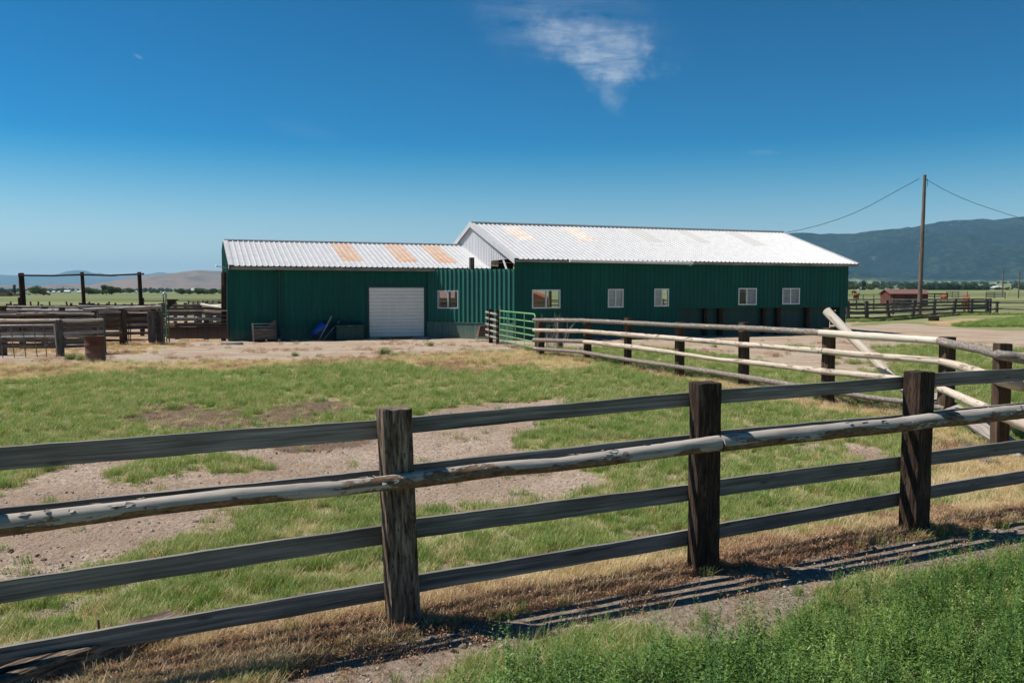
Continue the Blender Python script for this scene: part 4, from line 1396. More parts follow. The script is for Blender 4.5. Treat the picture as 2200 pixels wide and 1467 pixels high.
wo = WA + wd * wx0 + Vector((0, 0, wzb))
window(shed, 0, wx1 - wx0, 0, wzt - wzb, 0, 'clear_glass', 'clear_glass', 0.5, rz=wrz, origin=wo, label='window in the angled wing wall, half in shade')
m = MB(); s0, _ = wing_hit(1013.5, 566, -0.12)
pp = WA + wd * s0 - wn * 0.12
ztop = wing_hit(1013, 553.5, -0.12)[1]
m.plank((pp.x, pp.y, 0), (pp.x, pp.y, ztop), 0.19, 0.19, 0.004, 8, up=(0, 1, 0), cham=0.1); m.build('wing_post', 'post_grey', shed)
# wooden poles inside
for uu in (-10.9, -7.5, -4.0, -0.8):
    m = MB(); m.plank((uu, LB - 0.4, 0), (uu, LB - 0.4, LBZ - 0.1), 0.14, 0.14, 0.002, 4, up=(0, 1, 0)); m.build('pole', 'post_brown', shed)

# ------------------------------------------------------------------ near fence of railway sleepers, sawn boards and one long log
def sleeper(w, d, h, seed, sub=9, lean=(0, 0), amp=1.0):
    """a split old sleeper: box grid pushed about by noise, top edges broken"""
    mb = MB()
    nz_ = 46
    per = []
    for i in range(sub): per.append((-w / 2 + w * i / sub, -d / 2))
    for i in range(sub): per.append((w / 2, -d / 2 + d * i / sub))
    for i in range(sub): per.append((w / 2 - w * i / sub, d / 2))
    for i in range(sub): per.append((-w / 2, d / 2 - d * i / sub))
    m = len(per)
    pl = [0.0]
    for a, b in zip(per, per[1:] + per[:1]):
        pl.append(pl[-1] + math.hypot(b[0] - a[0], b[1] - a[1]))
    vs = []
    r = random.Random(seed)
    cracks = [(r.randrange(m), r.uniform(0.1, 0.5), r.uniform(0.6, 1.0)) for _ in range(6)]
    for iz in range(nz_ + 1):
        z = -0.15 + (h + 0.15) * iz / nz_
        f = iz / nz_
        for j, (x, y) in enumerate(per):
            nn = float(fbm(np.array([pl[j] * 9 + seed]), np.array([z * 3.0]), 3, seed)[0]) - 0.5
            n2 = float(vnoise(np.array([pl[j] * 60]), np.array([z * 9.0]), seed + 3)[0]) - 0.5
            q = 1 + (nn * 0.09 + n2 * 0.03) * amp
            cr = 0
            for cj, f0, f1 in cracks:
                if j == cj and f0 < f < f1:
                    q *= 0.93
            corner = (abs(abs(x) - w / 2) < 1e-6 and abs(abs(y) - d / 2) < 1e-6)
            if corner:
                q *= 0.965
            zz = z
            if iz == nz_:
                zz -= abs(nn) * 0.03; q *= 0.97
            if iz == nz_ - 1:
                zz = h - 0.012
            vs.append((x * q + lean[0] * f, y * q + lean[1] * f, zz))
    fs = []; uvs = []
    for iz in range(nz_):
        for j in range(m):
            j2 = (j + 1) % m
            fs.append((iz * m + j, iz * m + j2, (iz + 1) * m + j2, (iz + 1) * m + j))
            z0 = h * iz / nz_ + seed * 3; z1 = h * (iz + 1) / nz_ + seed * 3
            uvs.append([(z0, pl[j] + seed), (z0, pl[j + 1] + seed), (z1, pl[j + 1] + seed), (z1, pl[j] + seed)])
    mb.add(vs, fs, uvs)
    # top
    top = [vs[nz_ * m + j] for j in range(m)]
    cen = (lean[0], lean[1], h + 0.003)
    tv = top + [cen]
    mb.add(tv, [(j, (j + 1) % m, m) for j in range(m)], [[(per[j][0] * 0.3, per[j][1]), (per[(j + 1) % m][0] * 0.3, per[(j + 1) % m][1]), (0, 0)] for j in range(m)])
    return mb


nf = empty('near_fence', (0, 0, 0))
tag(nf, 'near fence of dark sleeper posts, grey sawn boards and one long log across the foreground', 'fence')
fang = math.atan2(fdir.y, fdir.x)
PW, PD = 0.185, 0.17


def near_post(g, top_px, mat, seed, rz, lean=(0, 0), h=None):
    zt_ = h if h else onvp(top_px[0], top_px[1], (g.x, g.y), (g.x + fdir.x, g.y + fdir.y), 0).z
    o = sleeper(PW, PD, zt_, seed, lean=lean).build('post', mat, nf)
    o.location = (g.x, g.y, 0)
    o.rotation_euler = (0, 0, rz)
    return o


# centre of the posts lies half a depth behind the visible foot
def cen(px, py):
    g = gp(px, py)
    return g - fnor * (PD * 0.35)


CA, CB, CC = cen(875, 1344), cen(1521, 1228), cen(1976, 1149)
near_post(CA, (853, 874), 'tie_weathered', 1, fang - 0.05, lean=(-0.055, 0.0))
near_post(CB, (1521, 820), 'tie_creosote', 2, fang - 0.21, lean=(0.0, 0.0))
near_post(CC, (1980, 796), 'tie_creosote', 3, fang + 0.03, lean=(0.012, 0.0))
CL = CA - fdir * 2.42; CR = CC + fdir * 2.3
near_post(CL, None, 'tie_creosote', 4, fang - 0.1, h=1.36)
near_post(CR, None, 'tie_weathered', 5, fang + 0.05, h=1.36)
BK = 0.11      # boards sit behind the posts


def board(segs, seed):
    """segs: (px0, ytop0, ybot0, px1, ytop1, ybot1) seen on the back plane"""
    for i, (x0, t0, b0, x1, t1, b1) in enumerate(segs):
        A0 = onvp(x0, t0, CB, CC, BK); A1 = onvp(x0, b0, CB, CC, BK)
        B0 = onvp(x1, t1, CB, CC, BK); B1 = onvp(x1, b1, CB, CC, BK)
        p0 = (A0 + A1) / 2; p1 = (B0 + B1) / 2
        h = ((A0.z - A1.z) + (B0.z - B1.z)) / 2
        d = (p1 - p0)
        Lh = math.hypot(d.x, d.y)
        # carry on to post centres
        s0 = (p0 - Vector((CB.x, CB.y, 0))).dot(fdir); s1 = (p1 - Vector((CB.x, CB.y, 0))).dot(fdir)
        sl = (p1.z - p0.z) / (s1 - s0)
        e0, e1 = s0 - 0.11, s1 + 0.10
        base = Vector((CB.x, CB.y, 0)) - fnor * (BK + (i % 2) * 0.004)
        q0 = base + fdir * e0 + Vector((0, 0, p0.z + (e0 - s0) * sl)); q1 = base + fdir * e1 + Vector((0, 0, p1.z + (e1 - s1) * sl))
        m = MB()
        m.plank(q0, q1, 0.032, h, 0.0019, max(8, int((e1 - e0) / 0.05)), seed=seed * 10 + i, cham=0.06)
        m.build('board', 'board_wood', nf)


board([(-420, 985, 1040, 813, 901, 940), (899, 892, 927, 1487, 843.5, 871), (1554, 836.5, 864.5, 1948, 809.5, 836.5), (2010, 805.5, 828, 2420, 778, 808)], 1)
board([(-420, 1130, 1172, 815, 1005.5, 1042), (901, 994, 1028, 1487, 932.5, 962), (1554, 925, 953, 1948, 890, 917), (2008, 886, 909, 2420, 846, 872)], 2)
board([(-420, 1301, 1352, 822, 1125.5, 1164.5), (906, 1111, 1150, 1487, 1038.5, 1074), (1554, 1028, 1064.5, 1946, 980, 1010), (2008, 970.5, 998.5, 2420, 920, 946)], 3)
board([(-420, 1450, 1498, 830, 1245.5, 1282), (911, 1230, 1265.5, 1487, 1136, 1169), (1554.5, 1122, 1154, 1946, 1057, 1084.5), (2006, 1043, 1072, 2420, 980, 1003)], 4)


def front_log(pts, seed, bend=0.0):
    """pts: (px, ytop, ybot) on the plane in front of the posts"""
    P = []; Rr = []
    ctrl = []
    for x, t, b in pts:
        a = onvp(x, t, CB, CC, -0.135); c_ = onvp(x, b, CB, CC, -0.135)
        ctrl.append(((a + c_) / 2, (a.z - c_.z) / 2 * 0.97))
    for (p, r_), (q, s_) in zip(ctrl, ctrl[1:]):
        n = max(2, int((q - p).length / 0.05))
        for i in range(n):
            f = i / n
            P.append(p.lerp(q, f)); Rr.append(r_ + (s_ - r_) * f)
    P.append(ctrl[-1][0]); Rr.append(ctrl[-1][1])
    m = MB()
    m.tube(P, Rr, 22, 0.035, seed=seed)
    # curls of bark lifting off the top
    for i in range(int(len(P) * 0.9)):
        q = rnd.randrange(1, len(P) - 2)
        if math.sin(q * 0.21 + seed) < 0.1:
            continue
        aa = rnd.uniform(0.2, 1.5) * rnd.choice((1, -0.6))
        out = (Vector((0, 0, 1)) * math.cos(aa) + fnor * math.sin(aa))
        c0 = P[q] + out * (Rr[q] * 1.0)
        l_ = rnd.uniform(0.012, 0.055); w_ = rnd.uniform(0.006, 0.016)
        a = fdir * l_; b = fdir.cross(out).normalized() * w_
        Q = [c0 - a, c0 - a * 0.3 - b, c0 + a * 0.8 - b * 0.5, c0 + a, c0 + a * 0.2 + b, c0 - a * 0.7 + b * 0.6]
        Q = [p + out * rnd.uniform(-0.002, 0.010) for p in Q]
        m.add(Q, [(0, 1, 2, 3, 4, 5)], [[(p.x * 3, p.z * 3 + p.y) for p in Q]])
    m.build('rail_log', 'front_log', nf)


front_log([(-420, 1160, 1212), (0, 1106, 1154), (300, 1072, 1111), (500, 1048, 1088), (740, 1031, 1064.5), (821, 1022, 1055), (900, 1011, 1047), (1081, 990, 1023), (1200, 982, 1013), (1300, 968, 1001), (1420, 952, 984), (1494, 942, 975), (1543, 935, 970)], 3)
front_log([(1546, 932, 971), (1600, 928, 965), (1700, 918, 953), (1800, 908, 942), (1900, 900, 932.5), (1952, 893, 926), (2005, 886, 920), (2100, 878, 910), (2200, 868, 899), (2420, 845, 872)], 8)
# fallen sleeper lying under the left end of the fence
a = gp(366, 1374); b = gp(-260, 1600)
m = MB()
m.plank((a.x, a.y + 0.05, 0.085), (b.x, b.y + 0.05, 0.055), 0.17, 0.145, 0.006, 40, seed=5, cham=0.06)
o = m.build('fallen_sleeper', 'tie_weathered')
tag(o, 'weathered dark sleeper lying in dry grass under the lower left fence board', 'timber')
a = onvp(211, 1330, CB, CC, 0.35)
m = MB(); m.tube([(a.x, a.y, 0), (a.x + 0.004, a.y, a.z - 0.1), (a.x, a.y, a.z)], 0.007, 6); o = m.build('iron_stake', 'rust')
tag(o, 'thin rusty iron stake standing behind the lower left board', 'stake')

# ------------------------------------------------------------------ the log rail fence
lf = empty('log_fence', (0, 0, 0))
tag(lf, 'pale round log rail fence with brown square posts curving from green gate to right edge', 'fence')
LP = {}


def lpost(key, foot, top, w, mat, rz=0.35, d=None, lean=(0, 0)):
    g = gp(*foot)
    zt_ = at(foot[0], top, g.y).z
    m = MB()
    d = d or w * 0.9
    m.plank((0, 0, -0.1), (lean[0], lean[1], zt_), d, w, 0.004, 14, up=(0, 1, 0), cham=0.07)
    o = m.build('post', mat, lf)
    o.location = (g.x, g.y + 0.08, 0)
    o.rotation_euler = (0, 0, rz)
    LP[key] = g
    return g


lpost(0, (1161, 763), 690, 0.22, 'post_brown', 0.5)
lpost(1, (1203, 752), 682, 0.20, 'post_grey', 0.2)
lpost(2, (1262.5, 774), 686, 0.20, 'post_brown', 0.4)
lpost(3, (1349.5, 789), 683, 0.17, 'post_brown', 0.5)
lpost(4, (1461, 809), 692.5, 0.19, 'post_brown', 0.4)
lpost(5, (1599, 831), 693, 0.19, 'post_brown', 0.4)
lpost(6, (1781, 869), 705, 0.19, 'post_brown', 0.35)
lpost(7, (2036, 906), 724, 0.20, 'post_brown', 0.1)
lpost(8, (2154, 985), 738.5, 0.18, 'post_brown', -0.1)
g8 = LP[8]
G9 = Vector((8.2, 9.4, 0)); LP[9] = G9
m = MB(); m.plank((0, 0, -0.1), (0, 0, 1.36), 0.18, 0.19, 0.004, 10, up=(0, 1, 0), cham=0.07); o = m.build('post', 'post_brown', lf); o.location = (8.25, 9.5, 0)


def lrail(pts, mat, seed, seg=12, scale=1.0, rough=0.07):
    """pts: (px, ytop, ybot, depth or None)"""
    ctrl = []
    seq = [LP[i] for i in (0, 2, 3, 4, 5, 6, 7)]
    xs_ = []
    for i_, p_ in enumerate(seq):
        d_ = (seq[min(i_ + 1, 6)] - seq[max(i_ - 1, 0)]); d_.z = 0; d_.normalize()
        n_ = Vector((d_.y, -d_.x, 0))
        if n_.x > 0:
            n_ = -n_
        q_ = Vector((p_.x, p_.y + 0.08, 0)) + n_ * 0.19
        xs_.append((q_.x / q_.y, q_.y))
    xs_.sort()
    for q in pts:
        px, t, b = q[:3]
        if len(q) > 3:
            Y = q[3]
        else:
            Y = float(np.interp((px - 1100) / FPX, [x for x, _ in xs_], [y for _, y in xs_]))
        a = at(px, t, Y); c_ = at(px, b, Y)
        ctrl.append(((a + c_) / 2, (a.z - c_.z) / 2 * scale))
    P = []; Rr = []
    for (p, r_), (q, s_) in zip(ctrl, ctrl[1:]):
        n = max(2, int((q - p).length / 0.11))
        for i in range(n):
            f = i / n
            P.append(p.lerp(q, f)); Rr.append(r_ + (s_ - r_) * f)
    P.append(ctrl[-1][0]); Rr.append(ctrl[-1][1])
    m = MB()
    m.tube(P, Rr, seg, rough, seed=seed)
    return m.build('rail', mat, lf)


Y8 = g8.y - 0.12; Y7 = LP[7].y - 0.12
lrail([(1146.5, 683.6, 691.5), (1200, 683.7, 691.8), (1256, 684, 692.8)], 'rail_bark', 1)
lrail([(1249, 684.2, 692.6), (1349, 688.6, 698), (1453, 693.8, 703.6)], 'rail_bark', 2)
lrail([(1448, 693.6, 703.4), (1599, 699, 710.5), (1700, 704, 716.5), (1769, 708, 722)], 'rail_bark', 3)
lrail([(1762, 707.5, 722), (1845, 713, 729), (1940, 719, 735.5), (2026, 725, 741.5)], 'peeled_log', 4)
lrail([(2018, 724, 741, Y7 - 0.05), (2060, 733, 751, Y7 - 0.6), (2110, 742, 761, Y7 - 1.6), (2150, 752, 774, Y8), (2200, 758, 783, Y8 + 0.0), (2420, 812, 842, 9.3)], 'rail_bark', 5)
lrail([(1146.5, 705.5, 713), (1256, 707.5, 716)], 'rail_bare', 6)
lrail([(1250, 707, 715.5), (1349, 714, 724), (1456, 722, 733)], 'rail_bare', 7)
lrail([(1448, 721.5, 732), (1599, 734.5, 745.5), (1700, 743, 754.5), (1769, 748, 760.5)], 'rail_bare', 8)
lrail([(1760, 747, 760), (1845, 755, 769), (1940, 762, 777), (2028, 769.5, 784)], 'rail_bare', 9)
lrail([(2020, 769.5, 783, Y7 - 0.05), (2060, 777, 795, Y7 - 0.5), (2099, 788, 808, Y7 - 1.2), (2150, 806, 830, Y8), (2200, 815, 842, Y8 + 0.1), (2420, 890, 925, 9.3)], 'rail_bare', 10)
lrail([(1146.5, 726, 734.5), (1256, 729, 738)], 'rail_bark', 11)
lrail([(1250, 729, 737.5), (1356, 740, 751), (1456, 754, 763)], 'rail_bare', 12)
lrail([(1449, 753.5, 762), (1520, 764.5, 773), (1540, 768, 776), (1599, 771.5, 782.5), (1700, 783, 795), (1774, 791, 805)], 'rail_bare', 13)
lrail([(1768, 790.5, 804.5), (1900, 803.5, 818), (1960, 812, 827), (2030, 822, 838)], 'rail_bare', 14)
lrail([(2020, 826, 842, Y7 - 0.05), (2060, 842, 860, Y7 - 0.7), (2107, 862, 882, Y7 - 1.4), (2150, 880, 903, Y8), (2420, 985, 1020, 9.3)], 'rail_bare', 15)
lrail([(1148, 745, 752.5), (1258, 753, 761)], 'rail_bark', 16)
lrail([(1250, 752.5, 760.5), (1354, 769, 778), (1455, 783, 792)], 'rail_bark', 17)
lrail([(1448, 782, 791), (1599, 804, 816), (1709, 822, 834), (1776, 832, 844.5)], 'rail_bark', 18)
lrail([(1770, 831, 844), (1860, 847, 859), (1949, 858, 869), (2030, 872, 884)], 'rail_bark', 19)
# the leaning pole
a = at(1776, 668, 16.1); b = gp(2000, 893)
m = MB()
P = [a.lerp(b, i / 24) + Vector((0, 0, -0.02 * math.sin(i / 24 * 3.14))) for i in range(25)]
m.tube(P, [0.085 - 0.018 * i / 24 for i in range(25)], 14, 0.03, seed=4)
o = m.build('leaning_log', 'peeled_log')
tag(o, 'pale peeled log leaning steeply up against the far side of the log fence', 'log')


def loose_plank(name, a, b, za, zb, th, h, mat, label, cat='plank', roll=0.4, seed=1):
    m = MB()
    up = Vector((math.sin(roll), 0, math.cos(roll)))
    m.plank((a.x, a.y, za), (b.x, b.y, zb), th, h, 0.006, 20, seed=seed, up=up)
    o = m.build(name, mat)
    tag(o, label, cat)
    return o


loose_plank('old_plank', gp(2004, 884), gp(2185, 985), 0.28, 0.10, 0.05, 0.22, 'plank_pale', 'wide pale weathered plank propped behind the right sleeper post', roll=1.15, seed=3)
loose_plank('old_plank', gp(2090, 930), gp(2200, 992), 0.16, 0.06, 0.06, 0.2, 'grey_log', 'split grey slab lying beside the wide pale plank', roll=1.3, seed=4)
loose_plank('old_plank', gp(1872, 884), gp(1975, 900), 0.03, 0.03, 0.2, 0.04, 'plank_pale', 'thin pale board lying flat in grass below the leaning log', roll=0.0, seed=5)
loose_plank('old_plank', gp(2002, 1038), gp(2052, 1042), 0.03, 0.03, 0.07, 0.035, 'red_board', 'short reddish board lying on bare earth by the right sleeper post', roll=0.0, seed=6)
loose_plank('old_plank', gp(2075, 960), gp(2135, 1000), 0.03, 0.03, 0.18, 0.04, 'plank_wood', 'brown board lying on the ground under the wide pale plank', roll=0.1, seed=7)

# ------------------------------------------------------------------ green tube gate
ga = Vector((-0.46, 33.1, 0)); gb_ = Vector((0.77, 28.25, 0))
gd = gb_ - ga; glen = gd.length; grz = math.atan2(gd.y, gd.x)
gate = empty('tube_gate', (ga.x, ga.y, 0.20), grz)
tag(gate, 'light green tubular steel farm gate beside the log fence', 'gate')
gh = 1.12
m = MB()
m.tube([(0.0, 0, 0), (0, 0, gh), (glen - 0.18, 0, gh), (glen - 0.05, 0, gh - 0.05), (glen, 0, gh - 0.18), (glen, 0, 0.0), (0, 0, 0)], 0.027, 8)
m.build('gate_frame', 'gate_green', gate)
for i, zz in enumerate((0.2, 0.4, 0.62, 0.86)):
    m = MB(); m.tube([(0.02, 0, zz), (glen - 0.02, 0, zz)], 0.024, 8); m.build('gate_rail', 'gate_green', gate)
for f in (0.25, 0.49, 0.74):
    m = MB(); m.box((glen * f - 0.025, -0.034, 0.01), (glen * f + 0.025, -0.028, gh - 0.01)); m.build('gate_stay', 'gate_green', gate)
for hz_ in (0.86, 0.2):
    m = MB(); m.tube([(-0.16, 0, hz_), (0, 0, hz_)], 0.02, 6); m.build('hinge', 'pale_steel', gate)
m = MB(); m.tube([(0, 0, 0.8), (0, 0, 1.3)], 0.012, 6); m.build('latch_rod', 'pale_steel', gate)

gf = empty('gate_post_fence', (0, 0, 0))
tag(gf, 'short five rail timber fence on dark posts left of the green gate', 'fence')
pa = gp(1069, 739.5); pb = gp(1054.5, 735.5)
for g_, top, w in ((pa, 666, 0.13), (pb, 664, 0.17)):
    z_ = at(1069, top, g_.y).z
    m = MB(); m.plank((g_.x, g_.y, -0.05), (g_.x, g_.y, z_), w, w, 0.005, 10, up=(0, 1, 0), cham=0.1); m.build('post', 'tie_creosote', gf)
for i, (yl, yr) in enumerate(((670.5, 676), (683, 689), (696, 702), (707.5, 714.5), (719.5, 727))):
    a = at(1044.5, yl, pb.y + 0.9); b = at(1068, yr, pa.y - 0.12)
    m = MB(); m.tube([a, a.lerp(b, 0.5), b], 0.05, 8, 0.06); m.build('rail', 'plank_pale', gf)

# mineral feeder
fd = empty('mineral_feeder', gp(1037, 732), 0.25)
tag(fd, 'brown tapered feeder on thin legs beside the wing wall', 'feeder')
m = MB()
P = [(-0.24, -0.2, 0.18), (0.24, -0.2, 0.18), (0.24, 0.2, 0.18), (-0.24, 0.2, 0.18), (-0.13, -0.12, 0.64), (0.13, -0.12, 0.64), (0.13, 0.12, 0.64), (-0.13, 0.12, 0.64)]
m.add(P, [(0, 3, 2, 1), (4, 5, 6, 7), (0, 1, 5, 4), (1, 2, 6, 5), (2, 3, 7, 6), (3, 0, 4, 7)], [[(0, 0)] * 4] * 6)
m.build('hopper', 'feeder_brown', fd)
for x_, y_ in ((-0.26, -0.2), (0.26, -0.2), (0.24, 0.2), (-0.24, 0.2)):
    m = MB(); m.tube([(x_ * 0.8, y_ * 0.8, 0.22), (x_, y_, 0.0)], 0.014, 6); m.build('leg', 'pale_steel', fd)
m = MB(); m.box((-0.30, -0.26, 0.10), (0.30, -0.02, 0.125)); m.build('tray', 'gate_green', fd)

# dead twiggy weeds tangled behind the first posts
m = MB()
for i in range(34):
    g_ = gp(rnd.uniform(1160, 1215), rnd.uniform(748, 756))
    a = Vector((g_.x, g_.y, 0)); hh = rnd.uniform(0.4, 1.35)
    b = a + Vector((rnd.uniform(-0.5, 0.5), rnd.uniform(-0.3, 0.3), hh))
    c_ = a.lerp(b, 0.5) + Vector((rnd.uniform(-0.1, 0.1), 0, 0.05))
    m.tube([a, c_, b], [0.008, 0.006, 0.003], 4, caps=False)
    for j in range(3):
        d_ = c_.lerp(b, rnd.random()); m.tube([d_, d_ + Vector((rnd.uniform(-0.15, 0.15), rnd.uniform(-0.1, 0.1), rnd.uniform(0.02, 0.15)))], [0.004, 0.002], 3, caps=False)
o = m.build('dead_weeds', 'grey_log'); tag(o, 'tangle of dry grey weed stalks behind the first log fence posts', 'weeds')

# ------------------------------------------------------------------ things by the shed wall
def bw(u, v, z=0):
    return BA + U * u + V_ * v + Vector((0, 0, z))


# blue wheelbarrow tipped up against the wall
wu0 = bl(688, 700, LWV - 0.45)[0]
wbw = empty('wheelbarrow', bw(wu0, LWV - 0.45), TH)
tag(wbw, 'blue wheelbarrow tipped up on its nose against the green wall', 'wheelbarrow')
m = MB()
# tray as a tub, seen from below: outer rim ring, inner floor
c0 = Vector((-0.02, 0.05, 0.46)); ax = Vector((0.74, 0.1, 0.67)).normalized(); nn = Vector((-0.5, -0.72, 0.5)).normalized()
sd_ = ax.cross(nn).normalized(); nn = sd_.cross(ax)
def ring(c, la, wa, n=16):
    out = []
    for i in range(n):
        a = 2 * math.pi * i / n
        ca, sa = math.cos(a), math.sin(a)
        s = (abs(ca) ** 6 + abs(sa) ** 6) ** (-1 / 6)
        out.append(c + ax * (ca * la * s) + sd_ * (sa * wa * s))
    return out
r0 = ring(c0 - nn * 0.02, 0.40, 0.20); r1 = ring(c0 + nn * 0.0, 0.42, 0.22); r2 = ring(c0 + nn * 0.17, 0.24, 0.13); r3 = ring(c0 + nn * 0.15, 0.23, 0.12)
vs = r0 + r1 + r2 + r3
n = 16
fs = []
for a_, b_ in ((0, 1), (1, 2)):
    fs += [(a_ * n + i, a_ * n + (i + 1) % n, b_ * n + (i + 1) % n, b_ * n + i) for i in range(n)]
fs += [(0 * n + i, 3 * n + i, 3 * n + (i + 1) % n, 0 * n + (i + 1) % n) for i in range(n)]
fs += [tuple(2 * n + i for i in range(n)), tuple(3 * n + i for i in range(n))[::-1]]
m.add(vs, fs, [[(0, 0)] * len(f) for f in fs], True)
m.build('tray', 'blue_plastic', wbw)
for (a, b) in (((-0.10, -0.25, 0.02), (0.48, -0.05, 1.02)), ((0.12, -0.05, 0.02), (0.85, 0.22, 0.80))):
    m = MB(); m.tube([a, b], 0.026, 8); m.build('handle', 'grey_handle', wbw)
    q = Vector(b) + (Vector(b) - Vector(a)).normalized() * 0.13
    m = MB(); m.tube([b, q], 0.03, 8); m.build('grip', 'black_rubber', wbw)
m = MB()
wc = Vector((-0.02, -0.12, 0.2)); wax = sd_
t1 = Vector((0, 0, 1)).cross(wax).normalized(); t2 = wax.cross(t1)
m.tube([wc + t1 * 0.15 * math.cos(a) + t2 * 0.15 * math.sin(a) for a in np.linspace(0, 2 * math.pi, 17)], 0.045, 8)
wheel = m.build('wheel', 'black_rubber', wbw)
m = MB(); m.tube([wc - wax * 0.05, wc + wax * 0.05], 0.09, 12); m.build('rim', 'blue_plastic', wheel)
for s_ in (-0.1, 0.16):
    m = MB(); m.tube([Vector((0.22 + s_, -0.1, 0.42)), Vector((0.5 + s_, 0.0, 0.30)), Vector((0.62 + s_, 0.05, 0.38))], 0.014, 6); m.build('leg', 'blue_plastic', wbw)

# dark green feed bin
fu0 = bl(722, 715, LWV - 0.75)[0]; fu1 = bl(783, 715, LWV - 0.75)[0]
fb = empty('feed_bin', bw(fu0, LWV - 0.75), TH)
tag(fb, 'dark green lidded feed bin standing between wheelbarrow and garage door', 'bin')
w_ = fu1 - fu0
m = MB(); m.box((0.02, 0, 0), (w_ - 0.02, 0.6, 0.56))
for i in range(5):
    m.box((0.04 + i * (w_ - 0.1) / 4, -0.015, 0.02), (0.07 + i * (w_ - 0.1) / 4, 0.003, 0.54))
m.build('bin_body', 'dark_green_panel', fb)
m = MB()
P = [(-0.02, -0.05, 0.57), (w_ + 0.02, -0.05, 0.57), (w_ + 0.02, 0.63, 0.57), (-0.02, 0.63, 0.57), (-0.02, -0.05, 0.63), (w_ + 0.02, -0.05, 0.63), (w_ + 0.02, 0.63, 0.74), (-0.02, 0.63, 0.74)]
m.add(P, [(0, 3, 2, 1), (4, 5, 6, 7), (0, 1, 5, 4), (1, 2, 6, 5), (2, 3, 7, 6), (3, 0, 4, 7)], [[(0, 0)] * 4] * 6)
lid = m.build('lid', 'dark_green_panel', fb)
m = MB(); m.tube([(w_ * 0.42, -0.07, 0.6), (w_ * 0.58, -0.07, 0.6)], 0.012, 6); m.build('handle', 'grey_handle', lid)

# little rack cart
cu0 = bl(545, 715, LWV - 0.9)[0]; cu1 = bl(592, 715, LWV - 0.9)[0]
ct = empty('rack_cart', bw(cu0, LWV - 0.95), TH)
tag(ct, 'small weathered cart with wire rails and a plank leaning in it', 'cart')
w_ = cu1 - cu0
m = MB()
for i in range(4):
    m.plank((0, -0.01, 0.16 + i * 0.10), (w_, -0.01, 0.16 + i * 0.10), 0.02, 0.095, 0.002, 6)
    m.plank((0, 0.52, 0.16 + i * 0.10), (w_, 0.52, 0.16 + i * 0.10), 0.02, 0.095, 0.002, 6)
m.box((0, 0, 0.10), (w_, 0.5, 0.13))
m.build('box', 'plank_wood', ct)
for x_, y_ in ((0, -0.03), (w_, -0.03), (0, 0.54), (w_, 0.54)):
    m = MB(); m.plank((x_, y_, 0.02), (x_ - (0.03 if x_ == 0 else 0), y_, 0.78 if x_ == 0 else 0.84), 0.04, 0.05, 0.003, 8, up=(0, 1, 0)); m.build('corner_post', 'plank_pale' if x_ == 0 else 'post_grey', ct)
m = MB()
for zz in (0.52, 0.62, 0.74):
    m.tube([(0, -0.04, zz), (w_, -0.04, zz)], 0.007, 5); m.tube([(0, 0.54, zz), (w_, 0.54, zz)], 0.007, 5)
m.build('wire_rails', 'pale_steel', ct)
for x_ in (w_ * 0.55, w_ + 0.12):
    m = MB(); m.tube([(x_, -0.09, 0.07), (x_, -0.05, 0.07)], 0.07, 12); wh = m.build('wheel', 'black_rubber', ct)
    m = MB(); m.tube([(x_, -0.10, 0.07), (x_, -0.09, 0.07)], 0.035, 10); m.build('hub', 'pale_steel', wh)
m = MB(); m.plank(bw(cu0, LWV - 0.95) + U * 0.25 + V_ * 0.22 + Vector((0, 0, 0.15)), bw(cu0, LWV - 0.95) + U * (w_ + 0.02) + V_ * 0.25 + Vector((0, 0, 0.88)), 0.03, 0.14, 0.003, 8)
o = m.build('old_plank', 'plank_wood'); tag(o, 'worn brown plank standing slantwise inside the small cart', 'plank')
# slab stones
def slab(c, lx, ly, h, rz, mat, label, name='stone_slab', cat='slab'):
    m = MB()
    pr = []
    n = 9
    for i in range(n):
        a = 2 * math.pi * i / n
        q = 1 + rnd.uniform(-0.15, 0.15)
        pr.append((math.cos(a) * lx * q, math.sin(a) * ly * q))
    vs = [(x, y, 0) for x, y in pr] + [(x * 0.93, y * 0.9, h) for x, y in pr]
    fs = [tuple(range(n, 2 * n))] + [(i, (i + 1) % n, n + (i + 1) % n, n + i) for i in range(n)]
    m.add(vs, fs, [[(0, 0)] * len(f) for f in fs])
    o = m.build(name, mat)
    o.location = (c.x, c.y, gz_at(c.x, c.y) - 0.01); o.rotation_euler = (0, 0, rz)
    tag(o, label, cat)
slab(gp(499, 740), 0.42, 0.22, 0.09, 0.2, 'concrete', 'pale concrete slab lying at the left corner of the low shed')
slab(bw(dx0 + 0.05, LWV - 0.6), 0.3, 0.15, 0.06, 0.3, 'concrete', 'grey flat stone before the left foot of the garage door')
slab(bw(dx1 - 0.2, LWV - 0.35), 0.4, 0.16, 0.07, 0.5, 'concrete', 'grey slab under the right foot of the garage door')
slab(gp(1824, 711), 0.35, 0.25, 0.08, 0.3, 'concrete', 'pale slab at the right front corner of the big barn')

